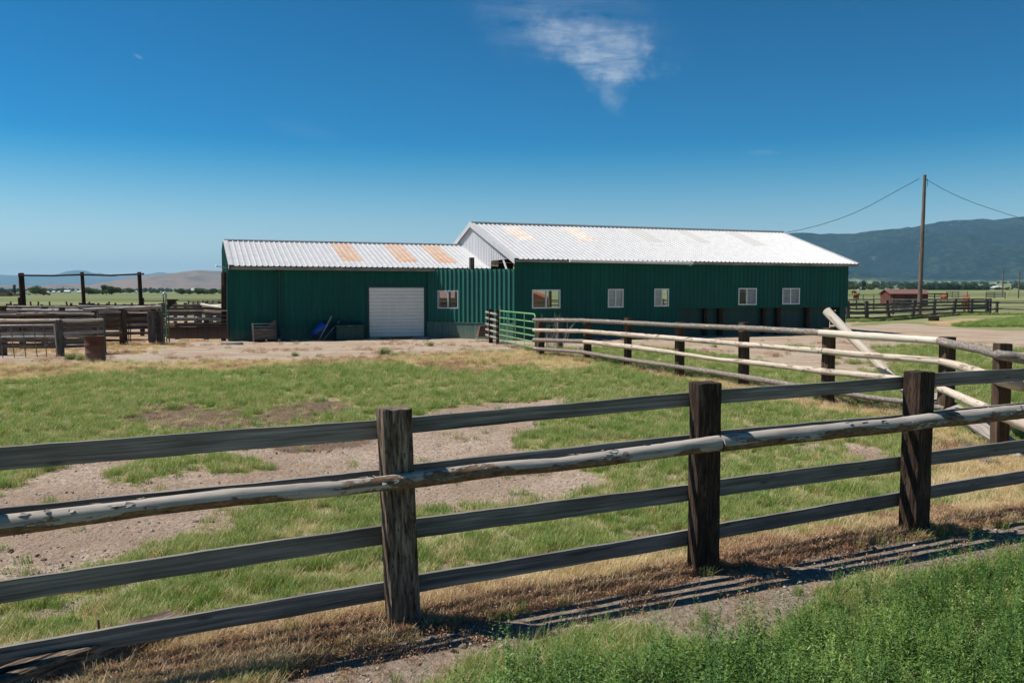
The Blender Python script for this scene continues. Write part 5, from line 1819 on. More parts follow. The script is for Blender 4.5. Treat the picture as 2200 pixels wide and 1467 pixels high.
# rusty barrel
bc = gp(206, 777)
br = empty('oil_barrel', bc, 0)
tag(br, 'rusty brown steel barrel standing in front of the cattle pens', 'barrel')
prof = [(0.275, 0), (0.285, 0.015), (0.275, 0.03), (0.275, 0.24), (0.287, 0.26), (0.275, 0.28), (0.275, 0.47), (0.287, 0.49), (0.275, 0.51), (0.275, 0.72), (0.286, 0.735), (0.282, 0.75), (0.262, 0.75), (0.26, 0.70)]
m = MB(); n = 28
vs = []
for r_, z_ in prof:
    for i in range(n):
        a = 2 * math.pi * i / n
        dent = 1 - 0.05 * max(0, math.cos(a + 2.4)) ** 4 * math.sin(z_ * 4)
        vs.append((r_ * math.cos(a) * dent - 0.035 * z_ / 0.75, r_ * math.sin(a) * dent, z_ + 0.015 * math.cos(a) * z_))
fs = [(j * n + i, j * n + (i + 1) % n, (j + 1) * n + (i + 1) % n, (j + 1) * n + i) for j in range(len(prof) - 1) for i in range(n)]
m.add(vs, fs, [[(0, 0)] * 4] * len(fs), True)
vs = [v for v in vs[-n:]]
m.add(vs, [tuple(range(n))], [[(0, 0)] * n])
m.build('drum', 'rust', br)
m = MB(); m.tube([(0.28 * math.cos(a) - 0.035, 0.28 * math.sin(a), 0.748) for a in np.linspace(0, 2 * math.pi, 29)], 0.012, 6); m.build('rim', 'dark_rust', br)

# ------------------------------------------------------------------ cattle pens on the left
def xy(px, Y):
    return Vector(((px - 1100) / FPX * Y, Y, 0))


def pen_fence(label, name, pts, rails, posts, cat='fence', pw=0.18, pmat='post_grey', rmat='plank_wood', group=None, jit=0.03, round_top=True, lean=0.02, seed=1, step=None, rail_sets=None):
    """pts: ground polyline; posts: list of (s, height) or spacing; rails: list of (z, height, kind)"""
    r = random.Random(seed)
    root = empty(name, (0, 0, 0))
    tag(root, label, cat, group)
    P = [Vector(p) for p in pts]
    cum = [0]
    for a, b in zip(P, P[1:]):
        cum.append(cum[-1] + (b - a).length)
    def at_s(s):
        s = min(max(s, 0), cum[-1])
        for i in range(len(P) - 1):
            if s <= cum[i + 1] + 1e-6:
                return P[i].lerp(P[i + 1], (s - cum[i]) / (cum[i + 1] - cum[i] + 1e-9))
        return P[-1]
    if not isinstance(posts, (list, tuple)):
        n = max(1, round(cum[-1] / posts))
        posts = [(cum[-1] * i / n, None) for i in range(n + 1)]
    top = max(z for z, h, kd in rails)
    for s, hh in posts:
        q = at_s(s); hgt = hh or top + r.uniform(0.06, 0.22)
        m = MB()
        l_ = (r.uniform(-1, 1) * lean, r.uniform(-1, 1) * lean)
        m.plank((q.x, q.y, gz_at(q.x, q.y) - 0.05), (q.x + l_[0], q.y + l_[1], gz_at(q.x, q.y) + hgt), pw * 0.9, pw, 0.006, 6, up=(0, 1, 0), cham=0.15, seed=r.randrange(999))
        m.build('post', pmat, root)
    for z, h, kd in rails:
        for (s0, _), (s1, _) in zip(posts, posts[1:]):
            a = at_s(s0 - 0.12); b = at_s(s1 + 0.12)
            d = (b - a).normalized(); nrm = Vector((d.y, -d.x, 0))
            if nrm.y > 0: nrm = -nrm
            off = nrm * (pw * 0.5 + 0.03)
            za = z + gz_at(a.x, a.y) + r.uniform(-jit, jit); zb_ = z + gz_at(b.x, b.y) + r.uniform(-jit, jit)
            m = MB()
            if kd == 'log' or kd == 'palelog':
                A = a + off + Vector((0, 0, za)); B = b + off + Vector((0, 0, zb_))
                mid = A.lerp(B, 0.5) + Vector((0, 0, r.uniform(-0.04, 0.02)))
                m.tube([A, A.lerp(mid, 0.5), mid, mid.lerp(B, 0.5), B], [h * 0.5, h * 0.48, h * 0.46, h * 0.43, h * 0.4], 8, 0.06, seed=r.randrange(999))
                m.build('rail', 'grey_log' if kd == 'log' else 'rail_bare', root)
            elif kd == 'pipe':
                m.tube([a + off + Vector((0, 0, za)), b + off + Vector((0, 0, zb_))], h * 0.5, 6)
                m.build('rail', 'gate_steel', root)
            else:
                m.plank(a + off + Vector((0, 0, za)), b + off + Vector((0, 0, zb_)), 0.045, h, 0.006, 8, seed=r.randrange(999), sag=r.uniform(0, 0.02))
                m.build('rail', 'plank_pale' if kd == 'pale' else rmat, root)  # in the left pens, pale wood puts sunlit edges into the rail colour
    return root


A0 = xy(-330, 28.6); A1 = xy(4, 27.9); A2 = xy(127, 27.4); A3 = xy(218, 28.4)
pen_fence('front plank and log pen fence ending at a post behind the barrel', 'pen_fence', [A0, A1, A2, A3],
          [(1.13, 0.10, 'palelog'), (0.97, 0.15, 'plank'), (0.72, 0.10, 'pale'), (0.50, 0.12, 'plank'), (0.30, 0.10, 'plank')],
          [(0.0, 1.3), ((A1 - A0).length, 1.2), ((A1 - A0).length + (A2 - A1).length, 1.16), ((A1 - A0).length + (A2 - A1).length + (A3 - A2).length, 1.34)], pw=0.22, seed=2, jit=0.015)
B0 = xy(-260, 34.6); B1 = xy(130, 34.3); B2 = xy(265, 33.9); B3 = xy(326, 33.7)
pen_fence('second pen fence of wide grey planks behind the rusty barrel', 'pen_fence', [B0, xy(-60, 34.5), B1, B2],
          [(1.32, 0.13, 'log'), (1.12, 0.20, 'plank'), (0.86, 0.14, 'plank'), (0.60, 0.13, 'plank'), (0.34, 0.12, 'plank')], 3.1, pw=0.22, seed=5)
g_ = empty('pen_posts_arch', (0, 0, 0))
tag(g_, 'thick pen posts joined by a top pole, right of the wide grey planks', 'pen gateway')
for q, hh in ((xy(265, 33.6), 1.36), (xy(326, 33.4), 1.30), (xy(343, 33.8), 1.3)):
    m = MB(); m.plank((q.x, q.y, -0.05), (q.x - 0.02, q.y, hh), 0.22, 0.23, 0.006, 12, up=(0, 1, 0), cham=0.1); m.build('post', 'post_grey', g_)
a = xy(180, 33.5); b = xy(348, 33.5)
m = MB(); m.tube([a + Vector((0, 0, 1.36)), a.lerp(b, 0.5) + Vector((0, 0, 1.40)), b + Vector((0, 0, 1.47))], [0.06, 0.07, 0.075], 9, 0.04); m.build('top_pole', 'grey_log', g_)
for zz in (1.2, 0.98, 0.76, 0.54):
    m = MB(); m.plank(xy(326, 33.55) + Vector((0, 0, zz)), xy(345, 33.9) + Vector((0, 0, zz)), 0.04, 0.13, 0.004, 4); m.build('rail', 'dark_plank', g_)


def tube_panel(label, p0, p1, zs_, r_, ups, mat='gate_steel', z0=0.12, z1=None, name='tube_gate', lean=0.0, group=None, endr=None, mid_mat=None):
    d = p1 - p0; ln = d.length
    root = empty(name, (p0.x, p0.y, 0), math.atan2(d.y, d.x))
    tag(root, label, 'gate', group)
    zt_ = z1 or max(zs_)
    def LL(x, z):
        return (x, -lean * (zt_ - z) , z)
    for zz in zs_:
        m = MB(); m.tube([LL(0, zz), LL(ln, zz)], r_, 8); m.build('gate_rail', mat, root)
    for x_ in [0, ln]:
        m = MB(); m.tube([LL(x_, z0), LL(x_, zt_)], endr or r_, 8); m.build('gate_end', mat, root)
    for x_ in ups:
        m = MB(); m.tube([LL(ln * x_, z0), LL(ln * x_, zt_)], (endr or r_) * 0.8, 6); m.build('gate_stay', mid_mat or mat, root)
    return root


tube_panel('dark tube gate between the two thick pen posts', xy(270, 33.9), xy(318, 33.8), (0.18, 0.42, 0.62, 0.83, 1.05, 1.22), 0.024, (0.12, 0.2), z1=1.24)
# leaning feeder panel by the front left
p0 = gp(-60, 771); p1 = gp(118, 768)
rt = tube_panel('leaning steel feeder panel with thin green uprights at the far left', p0, p1, (1.02, 0.66), 0.022, (0.33, 0.47, 0.61, 0.75, 0.87), 'pale_steel', z0=0.0, z1=1.04, lean=-0.28, endr=0.018, mid_mat='gate_steel')
# big gate beside the shed corner
q0 = xy(358, 35.6); q1 = xy(489, 35.5)
root = tube_panel('long dark steel gate with solid lower panel beside the shed corner', q0, q1, (1.265, 1.08, 0.90, 0.75, 0.64), 0.024, (0.5,), z0=0.12, z1=1.27)
ln = (q1 - q0).length
m = MB()
m.box((0.02, -0.02, 0.12), (ln - 0.02, 0.0, 0.6)); m.box((0.02, -0.035, 0.12), (ln - 0.02, 0.012, 0.15)); m.box((0.02, -0.035, 0.58), (ln - 0.02, 0.012, 0.61))
for i in range(1, 6):
    m.box((ln * i / 6 - 0.02, -0.034, 0.15), (ln * i / 6 + 0.02, -0.021, 0.58))
m.build('gate_panel', 'dark_rust', root)
# head gate / chute frame
hg = empty('cattle_chute', xy(349, 34.6))
tag(hg, 'tall narrow green and rusty steel cattle chute frame with arched top', 'cattle chute')
for i, (x_, h_, mt) in enumerate(((-0.15, 1.55, 'gate_steel'), (-0.06, 1.55, 'gate_green'), (0.02, 1.85, 'gate_steel'), (0.09, 1.75, 'gate_green'), (0.17, 1.3, 'gate_steel'))):
    m = MB(); m.tube([(x_, 0.05 * i, 0), (x_, 0.05 * i, h_)], 0.028, 8); m.build('upright', mt, hg)
m = MB(); m.tube([(0.02, 0.1, 1.8), (0.0, 0.1, 1.95), (0.04, 0.12, 2.02), (0.1, 0.15, 1.95), (0.11, 0.15, 1.7)], 0.035, 8); m.build('arch', 'pale_steel', hg)
for zz in (0.3, 0.6, 0.9, 1.15):
    m = MB(); m.box((-0.2, -0.03, zz), (0.22, 0.0, zz + 0.035)); m.build('cross_bar', 'pale_steel', hg)
m = MB(); m.add([(0.15, 0.12, 1.75), (0.62, 0.12, 1.75), (0.15, 0.12, 1.35), (0.15, 0.15, 1.75), (0.62, 0.15, 1.75), (0.15, 0.15, 1.35)], [(0, 2, 1), (3, 4, 5), (0, 1, 4, 3), (1, 2, 5, 4), (2, 0, 3, 5)], [[(0, 0)] * 3, [(0, 0)] * 3] + [[(0, 0)] * 4] * 3)
m.build('gusset', 'dark_rust', hg)
# pipe fence behind: long top pipe
pen_fence('thin pipe rail pen fence running behind the chute to the shed', 'pipe_fence', [xy(308, 44), xy(355, 44.5), xy(500, 45)], [(1.62, 0.05, 'pipe'), (1.4, 0.04, 'pipe'), (1.2, 0.04, 'pipe')], 3.6, pw=0.12, pmat='tie_creosote', seed=9)
pen_fence('grey rail pen fence with sunlit logs behind the long steel gate', 'pen_fence', [xy(352, 39.5), xy(420, 40), xy(500, 40)], [(1.28, 0.12, 'plank'), (1.04, 0.12, 'plank'), (0.8, 0.17, 'palelog'), (0.56, 0.14, 'palelog'), (0.3, 0.14, 'plank')], 1.5, pw=0.2, seed=11, rmat='plank_wood')
pen_fence('reddish board pen fence close behind the steel gate', 'pen_fence', [xy(380, 37.4), xy(448, 37.2), xy(505, 37)], [(0.62, 0.16, 'plank'), (0.4, 0.16, 'plank'), (0.2, 0.16, 'plank')], 1.3, pw=0.2, seed=13, rmat='dark_plank')
pen_fence('third pen fence of dark planks in the middle of the pens', 'pen_fence', [xy(-200, 38.2), xy(60, 38.2), xy(180, 38.8), xy(330, 39.5)], [(1.25, 0.12, 'log'), (1.0, 0.2, 'plank'), (0.72, 0.2, 'plank'), (0.42, 0.18, 'plank')], 2.7, pw=0.2, seed=15, rmat='dark_plank')
pen_fence('fourth pen fence of split rails further back in the pens', 'pen_fence', [xy(-200, 43), xy(60, 42.5), xy(180, 44), xy(330, 46)], [(1.22, 0.14, 'plank'), (0.9, 0.16, 'log'), (0.55, 0.16, 'plank')], 1.6, pw=0.18, seed=17)
pen_fence('picket like stub fence crossing behind the tall pole frame', 'pen_fence', [xy(90, 50), xy(180, 54), xy(300, 60)], [(1.15, 0.10, 'plank'), (0.75, 0.1, 'plank')], 0.95, pw=0.13, seed=19)
pen_fence('fence of short grey stubs in front of the meadow near the shed', 'pen_fence', [xy(352, 52), xy(430, 58), xy(520, 64)], [(1.2, 0.14, 'plank'), (0.8, 0.12, 'plank')], 1.8, pw=0.2, seed=21)
pen_fence('far picket fence at the edge of the meadow left of the shed', 'pen_fence', [xy(405, 78), xy(450, 82), xy(510, 86)], [(1.1, 0.09, 'plank'), (0.7, 0.09, 'plank')], 0.9, pw=0.12, seed=23)
for q_, (Y_, hs_, rm_, lb_, xs_) in enumerate(((30.4, [(1.24, 0.09, 'log'), (1.05, 0.08, 'pale'), (0.84, 0.09, 'plank'), (0.64, 0.08, 'plank'), (0.42, 0.08, 'pale'), (0.2, 0.09, 'plank')], 'plank_wood', 'fence of six thin weathered rails behind the front pen fence', (-260, 40, 205)),
        (32.3, [(1.30, 0.08, 'pale'), (1.14, 0.09, 'plank'), (0.96, 0.08, 'plank'), (0.74, 0.09, 'plank'), (0.48, 0.08, 'pale'), (0.22, 0.09, 'plank')], 'post_brown', 'brown thin railed fence close in front of the wide grey planks', (-120, 100, 262)),
        (36.4, [(1.42, 0.09, 'log'), (1.18, 0.10, 'pale'), (0.9, 0.12, 'plank'), (0.62, 0.10, 'pale'), (0.3, 0.12, 'plank')], 'plank_wood', 'brown pen fence with a thin log on top behind the wide planks', (20, 150, 330)),
        (41.0, [(1.3, 0.14, 'plank'), (0.95, 0.12, 'pale'), (0.5, 0.14, 'plank')], 'dark_plank', 'dark brown pen fence around the feet of the tall poles', (-120, 150, 345)),
        (47.5, [(1.3, 0.12, 'plank'), (1.0, 0.14, 'plank'), (0.6, 0.12, 'plank')], 'plank_wood', 'brown rail fence behind the right tall pole', (200, 330, 500)))):
    pen_fence(lb_, 'pen_fence', [xy(xs_[0], Y_), xy(xs_[1], Y_ + 0.3), xy(xs_[2], Y_ + 0.8)], hs_, 2.2 + 0.3 * q_, pw=0.2, seed=61 + q_, rmat=rm_, pmat='post_brown')
# wire fence with tipsy posts in the meadow
mf = empty('wire_fence', (0, 0, 0))
tag(mf, 'old wire fence with crooked leaning posts at the near edge of the meadow', 'fence')
wpz = []
for px, lx in ((-30, -0.3), (6, -0.35), (31, -0.25), (72, -0.2), (80, 0.12), (109, -0.06), (152, -0.3), (190, 0.1), (235, 0.0)):
    q = xy(px, 62)
    m = MB(); m.tube([(q.x, q.y, -0.05), (q.x + lx, q.y, 1.35)], 0.06, 6, 0.05); m.build('post', 'post_grey', mf)
    wpz.append(Vector((q.x + lx * 0.85, q.y, 1.15)))
for zz in (0.0, 0.4):
    m = MB(); m.tube([p - Vector((0, 0, zz)) for p in wpz], 0.008, 3); m.build('wire', 'wire', mf)
# tall pole frame
tf = empty('tall_pole_frame', (0, 0, 0))
tag(tf, 'three tall dark poles linked by a thin rail rising above the pens', 'pole frame')
for px, top, w, Y in ((52, 586.5, 0.26, 40), (182.5, 584.5, 0.17, 40.5), (305, 584.5, 0.19, 40)):
    q = xy(px, Y); z_ = at(px, top, Y).z
    m = MB(); m.tube([(q.x, q.y, -0.05), (q.x - 0.03, q.y, z_ * 0.5), (q.x - 0.08, q.y, z_)], [w * 0.52, w * 0.5, w * 0.46], 10, 0.03); m.build('pole', 'tie_creosote', tf)
m = MB()
m.tube([at(39, 591.5, 39.8), at(115, 592.3, 39.9), at(178, 590, 40.2), at(240, 591.8, 40), at(309, 588.5, 39.8)], 0.04, 8, 0.05); m.build('rail', 'tie_creosote', tf)
m = MB(); q = xy(44, 39.6); m.tube([(q.x, q.y, 0), (q.x, q.y, at(44, 639, 39.6).z)], 0.09, 8, 0.04); m.build('short_post', 'tie_creosote', tf)
# log pile near the shed corner
for i, (a_, b_, lb) in enumerate((((433, 655, 43), (486, 663, 42.2), 'long white log on top of the log pile by the shed'), ((448, 658, 43.4), (487, 656.5, 43), 'short pale log lying behind the long white log'), ((437, 667, 42.4), (489, 669, 42), 'lowest pale log of the pile, resting against the rails'), ((466, 660.5, 42.8), (490, 664.5, 42.6), 'stubby dark ended log in the pile next to the shed wall'))):
    p = at(*a_); q = at(*b_)
    m = MB(); m.tube([p, p.lerp(q, .5), q], [0.09, 0.085, 0.075], 9, 0.04, seed=i); o = m.build('cut_log', 'peeled_log'); tag(o, lb, 'log')
m = MB()
for px in (452, 470, 484):
    q = xy(px, 42.7); m.plank((q.x, q.y, 0), (q.x, q.y, 1.22), 0.2, 0.2, 0.005, 4, up=(0, 1, 0))
m.box((xy(440, 42.7).x, 42.3, 1.12), (xy(490, 42.7).x, 43.1, 1.2)); o = m.build('log_rack', 'post_grey'); tag(o, 'low grey timber rack carrying the pale logs by the shed', 'rack')

# ------------------------------------------------------------------ right-hand pens
def gpt(px, Y):
    q = xy(px, Y)
    return q


RP = [(1790, 60.5), (1822, 60.3), (1863, 60.2), (1910, 62.5), (1960, 67), (2005, 71), (2046, 76), (2086, 77), (2120, 78)]
pen_fence('long grey plank fence with leaning posts running right from the barn corner', 'rail_fence', [gpt(*p) for p in RP], [(1.18, 0.17, 'plank'), (0.90, 0.13, 'plank'), (0.62, 0.22, 'plank'), (0.24, 0.13, 'plank')],
          [(sum((gpt(*RP[j + 1]) - gpt(*RP[j])).length for j in range(i)), 1.42) for i in range(len(RP))], pw=0.26, seed=31, jit=0.03, lean=0.18)
pen_fence('pale split rail fence catching the sun just behind the utility pole', 'rail_fence', [gpt(1918, 79), gpt(1966, 78), gpt(2048, 77.5), gpt(2126, 80)], [(1.36, 0.14, 'pale'), (1.08, 0.12, 'pale'), (0.80, 0.12, 'plank'), (0.52, 0.13, 'pale'), (0.2, 0.12, 'pale')], 4.2, pw=0.24, seed=33, lean=0.08)
pen_fence('low dark rail fence leaving the plank fence towards the right edge', 'rail_fence', [gpt(2120, 78), gpt(2134, 80), gpt(2146, 79), gpt(2196, 77), gpt(2300, 74)], [(1.08, 0.14, 'plank'), (0.5, 0.14, 'plank')], 2.8, pw=0.22, seed=35, rmat='post_grey')
pen_fence('thin two rail fence in the pasture right of the barn', 'rail_fence', [gpt(1800, 96), gpt(1846, 97), gpt(1884, 98), gpt(1925, 97)], [(1.2, 0.12, 'pale'), (0.5, 0.1, 'plank')], 2.3, pw=0.14, seed=37)
pen_fence('faint wire pen fence in the pasture left of the red shelter', 'rail_fence', [gpt(1815, 190), gpt(1860, 192), gpt(1900, 192)], [(1.3, 0.12, 'pipe'), (0.9, 0.08, 'pipe'), (0.5, 0.08, 'pipe')], 2.6, pw=0.14, seed=39, pmat='post_grey')
pen_fence('dark rail corral beyond the red shelter', 'rail_fence', [gpt(1990, 175), gpt(2010, 176), gpt(2034, 178)], [(1.6, 0.2, 'plank'), (1.1, 0.18, 'plank'), (0.6, 0.18, 'plank')], 2.2, pw=0.2, seed=41, rmat='tie_creosote', pmat='tie_creosote')
pen_fence('bright steel corral panels standing in the far pasture', 'rail_fence', [gpt(2032, 240), gpt(2055, 242), gpt(2077, 240)], [(1.75, 0.15, 'pale'), (1.4, 0.13, 'pale'), (1.05, 0.13, 'pale'), (0.7, 0.13, 'pale'), (0.35, 0.13, 'plank')], 2.6, pw=0.14, seed=43, rmat='post_grey')
pen_fence('pale five board panel standing alone near the far poles', 'board_panel', [gpt(2117, 230), gpt(2138, 231), gpt(2158, 230)], [(1.7, 0.22, 'pale'), (1.3, 0.22, 'pale'), (0.9, 0.2, 'pale'), (0.5, 0.2, 'pale')], 2.5, pw=0.2, seed=45)

# utility pole with wires
up = empty('utility_pole', (xy(1974.5, 70).x, 70, 0))
tag(up, 'tall bare brown utility pole with two sagging wires right of the barn', 'utility pole')
ph = at(1978, 376, 70).z
m = MB()
n = 26
m.tube([(0.16 * i / n, 0, -0.1 + (ph + 0.1) * i / n) for i in range(n + 1)], [0.185 - 0.065 * i / n for i in range(n + 1)], 12, 0.012)
m.build('shaft', 'pole_wood', up)
m = MB(); m.tube([(0.16, -0.1, ph - 0.3), (0.3, -0.16, ph - 0.35), (0.36, -0.1, ph - 0.75), (0.3, -0.1, ph - 0.95)], 0.018, 5); m.build('bracket', 'wire', up)
o0 = Vector((xy(1974.5, 70).x, 70, 0))


def wire_span(pix, y0, y1):
    P = []
    for i, (px, py) in enumerate(pix):
        P.append(at(px, py, y0 + (y1 - y0) * i / (len(pix) - 1)) - o0)
    m = MB(); m.tube(P, 0.022, 4, caps=False)
    return m.build('wire', 'wire', up)


wire_span([(1975, 384), (1956, 394.5), (1936, 405), (1902, 424), (1868, 442.5), (1834, 458.5), (1800, 471.5), (1760, 484), (1720, 494), (1680, 501.5), (1640, 507), (1600, 511)], 70, 76)
wire_span([(1984, 383), (2000, 391.5), (2022, 404), (2045, 416), (2072, 428), (2100, 439), (2130, 449), (2165, 460.5), (2200, 471), (2260, 485), (2330, 497)], 70, 84)
for px0, py0, px1, py1, Y, lb in ((2156, 576, 2153.8, 634, 270, 'thin distant utility pole behind the pale board panel'), (2191, 580.5, 2187.6, 642, 238, 'distant utility pole nearest the right edge of the pasture')):
    b_ = at(px1, py1, Y); t_ = at(px0, py0, Y)
    root = empty('utility_pole', (b_.x, Y, 0)); tag(root, lb, 'utility pole')
    m = MB(); m.tube([(0, 0, -0.2), ((t_.x - b_.x) / 2, 0, t_.z / 2), (t_.x - b_.x, 0, t_.z)], [0.2, 0.18, 0.15], 8); m.build('shaft', 'pole_wood', root)
    m = MB(); m.tube([(t_.x - b_.x, -0.15, t_.z - 0.3), (t_.x - b_.x, -0.4, t_.z - 0.3)], 0.06, 6); m.build('insulator', 'pale_steel', root)
a_ = at(2172.7, 615.5, 262); b_ = at(2163.6, 636.5, 262)
m = MB(); m.tube([a_, b_], 0.11, 6); o = m.build('leaning_pole', 'yellow_wood'); tag(o, 'short yellowish pole leaning in the tall grass between the two far poles', 'pole')

# stock tank
tk = empty('stock_tank', gp(2006, 689), 0.1)
tag(tk, 'black rubber stock tank on the ground beside the utility pole', 'trough')
def lathe(mb, prof, n=28, sx=1.0, sy=1.0):
    vs = []
    for r_, z_ in prof:
        for i in range(n):
            a = 2 * math.pi * i / n
            vs.append((r_ * math.cos(a) * sx, r_ * math.sin(a) * sy, z_))
    fs = [(j * n + i, j * n + (i + 1) % n, (j + 1) * n + (i + 1) % n, (j + 1) * n + i) for j in range(len(prof) - 1) for i in range(n)]
    mb.add(vs, fs, [[(0, 0)] * 4] * len(fs), True)
m = MB(); lathe(m, [(0.0, 0.0), (0.36, 0.0), (0.39, 0.26), (0.46, 0.30), (0.47, 0.34), (0.43, 0.345), (0.40, 0.30), (0.37, 0.06), (0.0, 0.05)], sx=1.0, sy=0.8); m.build('tub', 'black_rubber', tk)
m = MB(); lathe(m, [(0.0, 0.24), (0.39, 0.24)], sx=1.0, sy=0.8); m.build('water', 'clear_glass', tk)


# sheds beyond
def gabled(name, label, cat, loc, rz, w, d, eave, ridge, wallm, roofm, group=None, door=None, over=0.25):
    """w along x (ridge direction), d deep"""
    root = empty(name, loc, rz)
    tag(root, label, cat, group)
    m = MB()
    P = [(-w / 2, -d / 2), (w / 2, -d / 2), (w / 2, d / 2), (-w / 2, d / 2)]
    vs = [(x, y, -0.2) for x, y in P] + [(x, y, eave) for x, y in P] + [(-w / 2, 0, ridge), (w / 2, 0, ridge)]
    fs = [(0, 1, 5, 4), (2, 3, 7, 6), (1, 2, 6, 9, 5), (3, 0, 4, 8, 7)]
    m.add(vs, fs, [[(0, 0)] * len(f) for f in fs])
    m.build('wall', wallm, root)
    m = MB()
    t = 0.08; sl_ = (ridge - eave) / (d / 2)
    for s in (-1, 1):
        e = (0, s * (d / 2 + over), eave - sl_ * over + 0.02)
        A = [(-w / 2 - over, e[1], e[2]), (w / 2 + over, e[1], e[2]), (w / 2 + over, 0, ridge + 0.02), (-w / 2 - over, 0, ridge + 0.02)]
        B = [(x, y, z + t) for x, y, z in A]
        m.add(A + B, [(0, 1, 2, 3), (7, 6, 5, 4), (0, 4, 5, 1), (1, 5, 6, 2), (3, 2, 6, 7), (0, 3, 7, 4)], [[(0, 0)] * 4] * 6)
    m.build('roof', roofm, root)
    if door:
        m = MB(); m.box((-door / 2, -d / 2 - 0.04, 0), (door / 2, -d / 2 - 0.005, min(eave - 0.2, door))); m.build('door', 'hub_dark', root)
    return root


rs = xy(1941, 135)
gabled('red_shelter', 'low red brown animal shelter with faded red roof right of the big barn', 'shelter', (rs.x, rs.y, 0), 0.05, 5.9, 3.4, 1.75, 2.35, 'red_barn_paint', 'red_roof', door=1.2)
q = xy(1146, 92)
gabled('red_hut', 'small red gabled hut seen through the wide window of the big barn', 'hut', (q.x, q.y + 2, 0), R(80), 5.0, 3.2, 1.35, 2.0, 'bright_red_paint', 'bright_red_paint', over=0.1)
q = xy(985, 84)
gabled('brown_hut', 'brown hut with pink red roof seen through the wing wall window', 'hut', (q.x + 0.5, q.y, 0), 0.1, 4.6, 3.4, 1.45, 1.95, 'dark_rust', 'red_roof')
pen_fence('rail fence behind the barns seen through the windows', 'rail_fence', [xy(930, 70), xy(1150, 72), xy(1250, 74), xy(1460, 78), xy(1760, 80)], [(1.3, 0.12, 'plank'), (0.95, 0.12, 'plank'), (0.6, 0.12, 'plank'), (0.25, 0.12, 'plank')], 3.0, pw=0.16, seed=51)

# tiny far buildings, vehicles
fars = [(117, 632.0, 1500, 5, 3.6, 'white_wall', 'small white shed, leftmost of the far white roofs'), (128.5, 632, 1520, 4.4, 3.2, 'white_wall', 'small pale shed second from left among the far roofs'), (146.5, 632.6, 1400, 9, 4.6, 'white_wall', 'broad bright white barn left of the middle tall pole'), (172, 631.5, 1500, 6, 3.6, 'white_wall', 'pale shed just left of the middle tall pole'),
        (105, 631, 1600, 3.5, 3, 'white_wall', 'smallest pale shed beside the round bush'), (274, 630.5, 1500, 3, 3.5, 'white_wall', 'tiny white house left of the right tall pole'), (293, 630.5, 1450, 4, 4, 'white_wall', 'tiny white house half hidden at the right tall pole'), (343, 631, 1200, 5.5, 3.4, 'white_wall', 'low white barn alone in the middle of the meadow edge'),
        (417, 619.5, 1700, 9, 9.5, 'white_wall', 'pale roof standing up behind the hedge near the shed'), (2139, 614.5, 1500, 14, 5.5, 'white_wall', 'bright white farm roof right of the far treeline'), (2126, 614, 1500, 12, 4, 'grey_roof', 'grey farm roof beside the bright white one'), (1848, 620, 1000, 7, 4, 'grey_roof', 'grey roof among trees close to the barn corner')]
for px, py, Y, w_, hh, mt, lb in fars:
    q = xy(px, Y)
    gabled('farm_building', lb, 'farm building', (q.x, q.y, gz_at(q.x, q.y)), 0.1, w_, w_ * 0.7, hh * 0.55, hh, mt, mt, group='far farm buildings', over=0.2)


def vehicle(px, Y, mat, label, w_=4.6, pick=True):
    q = xy(px, Y)
    root = empty('parked_truck', (q.x, q.y, gz_at(q.x, q.y)), 0.1)
    tag(root, label, 'truck')
    m = MB()
    prof = [(-2.3, 0.45), (-2.3, 1.0), (-1.3, 1.1), (-0.8, 1.65), (0.4, 1.7), (0.7, 1.1), (2.3, 1.05), (2.3, 0.45)]
    n = len(prof)
    vs = [(x, -0.9, z) for x, z in prof] + [(x, 0.9, z) for x, z in prof]
    fs = [tuple(range(n))[::-1], tuple(range(n, 2 * n))] + [(i, (i + 1) % n, n + (i + 1) % n, n + i) for i in range(n)]
    m.add(vs, fs, [[(0, 0)] * len(f) for f in fs])
    m.build('body', mat, root)
    for x_ in (-1.5, 1.45):
        for y_ in (-0.92, 0.75):
            m = MB(); m.tube([(x_, y_, 0.36), (x_, y_ + 0.17, 0.36)], 0.36, 12); m.build('wheel', 'black_rubber', root)


vehicle(101, 520, 'red_car_paint', 'small red truck parked at the far side of the meadow')
vehicle(59, 560, 'white_wall', 'small white truck parked beside the tall left pole')
# timber stacks at far left
for px, Y, w_, hh, mt, lb in ((8, 400, 6, 1.9, 'dark_plank', 'dark stack of timber at the far left of the meadow'), (33, 410, 7, 1.4, 'post_brown', 'long brown pile of logs left of the tall pole')):
    q = xy(px, Y)
    m = MB()
    nr = 4
    for r_ in range(nr):
        for j in range(6 - r_):
            m.tube([(q.x - w_ / 2 + rnd.uniform(-.4, .4), q.y + j * 0.45 + r_ * 0.2, 0.2 + r_ * hh / nr), (q.x + w_ / 2 + rnd.uniform(-.4, .4), q.y + j * 0.45 + r_ * 0.2, 0.2 + r_ * hh / nr)], hh / nr * 0.52, 6)
    o = m.build('timber_pile', mt); tag(o, lb, 'timber pile')

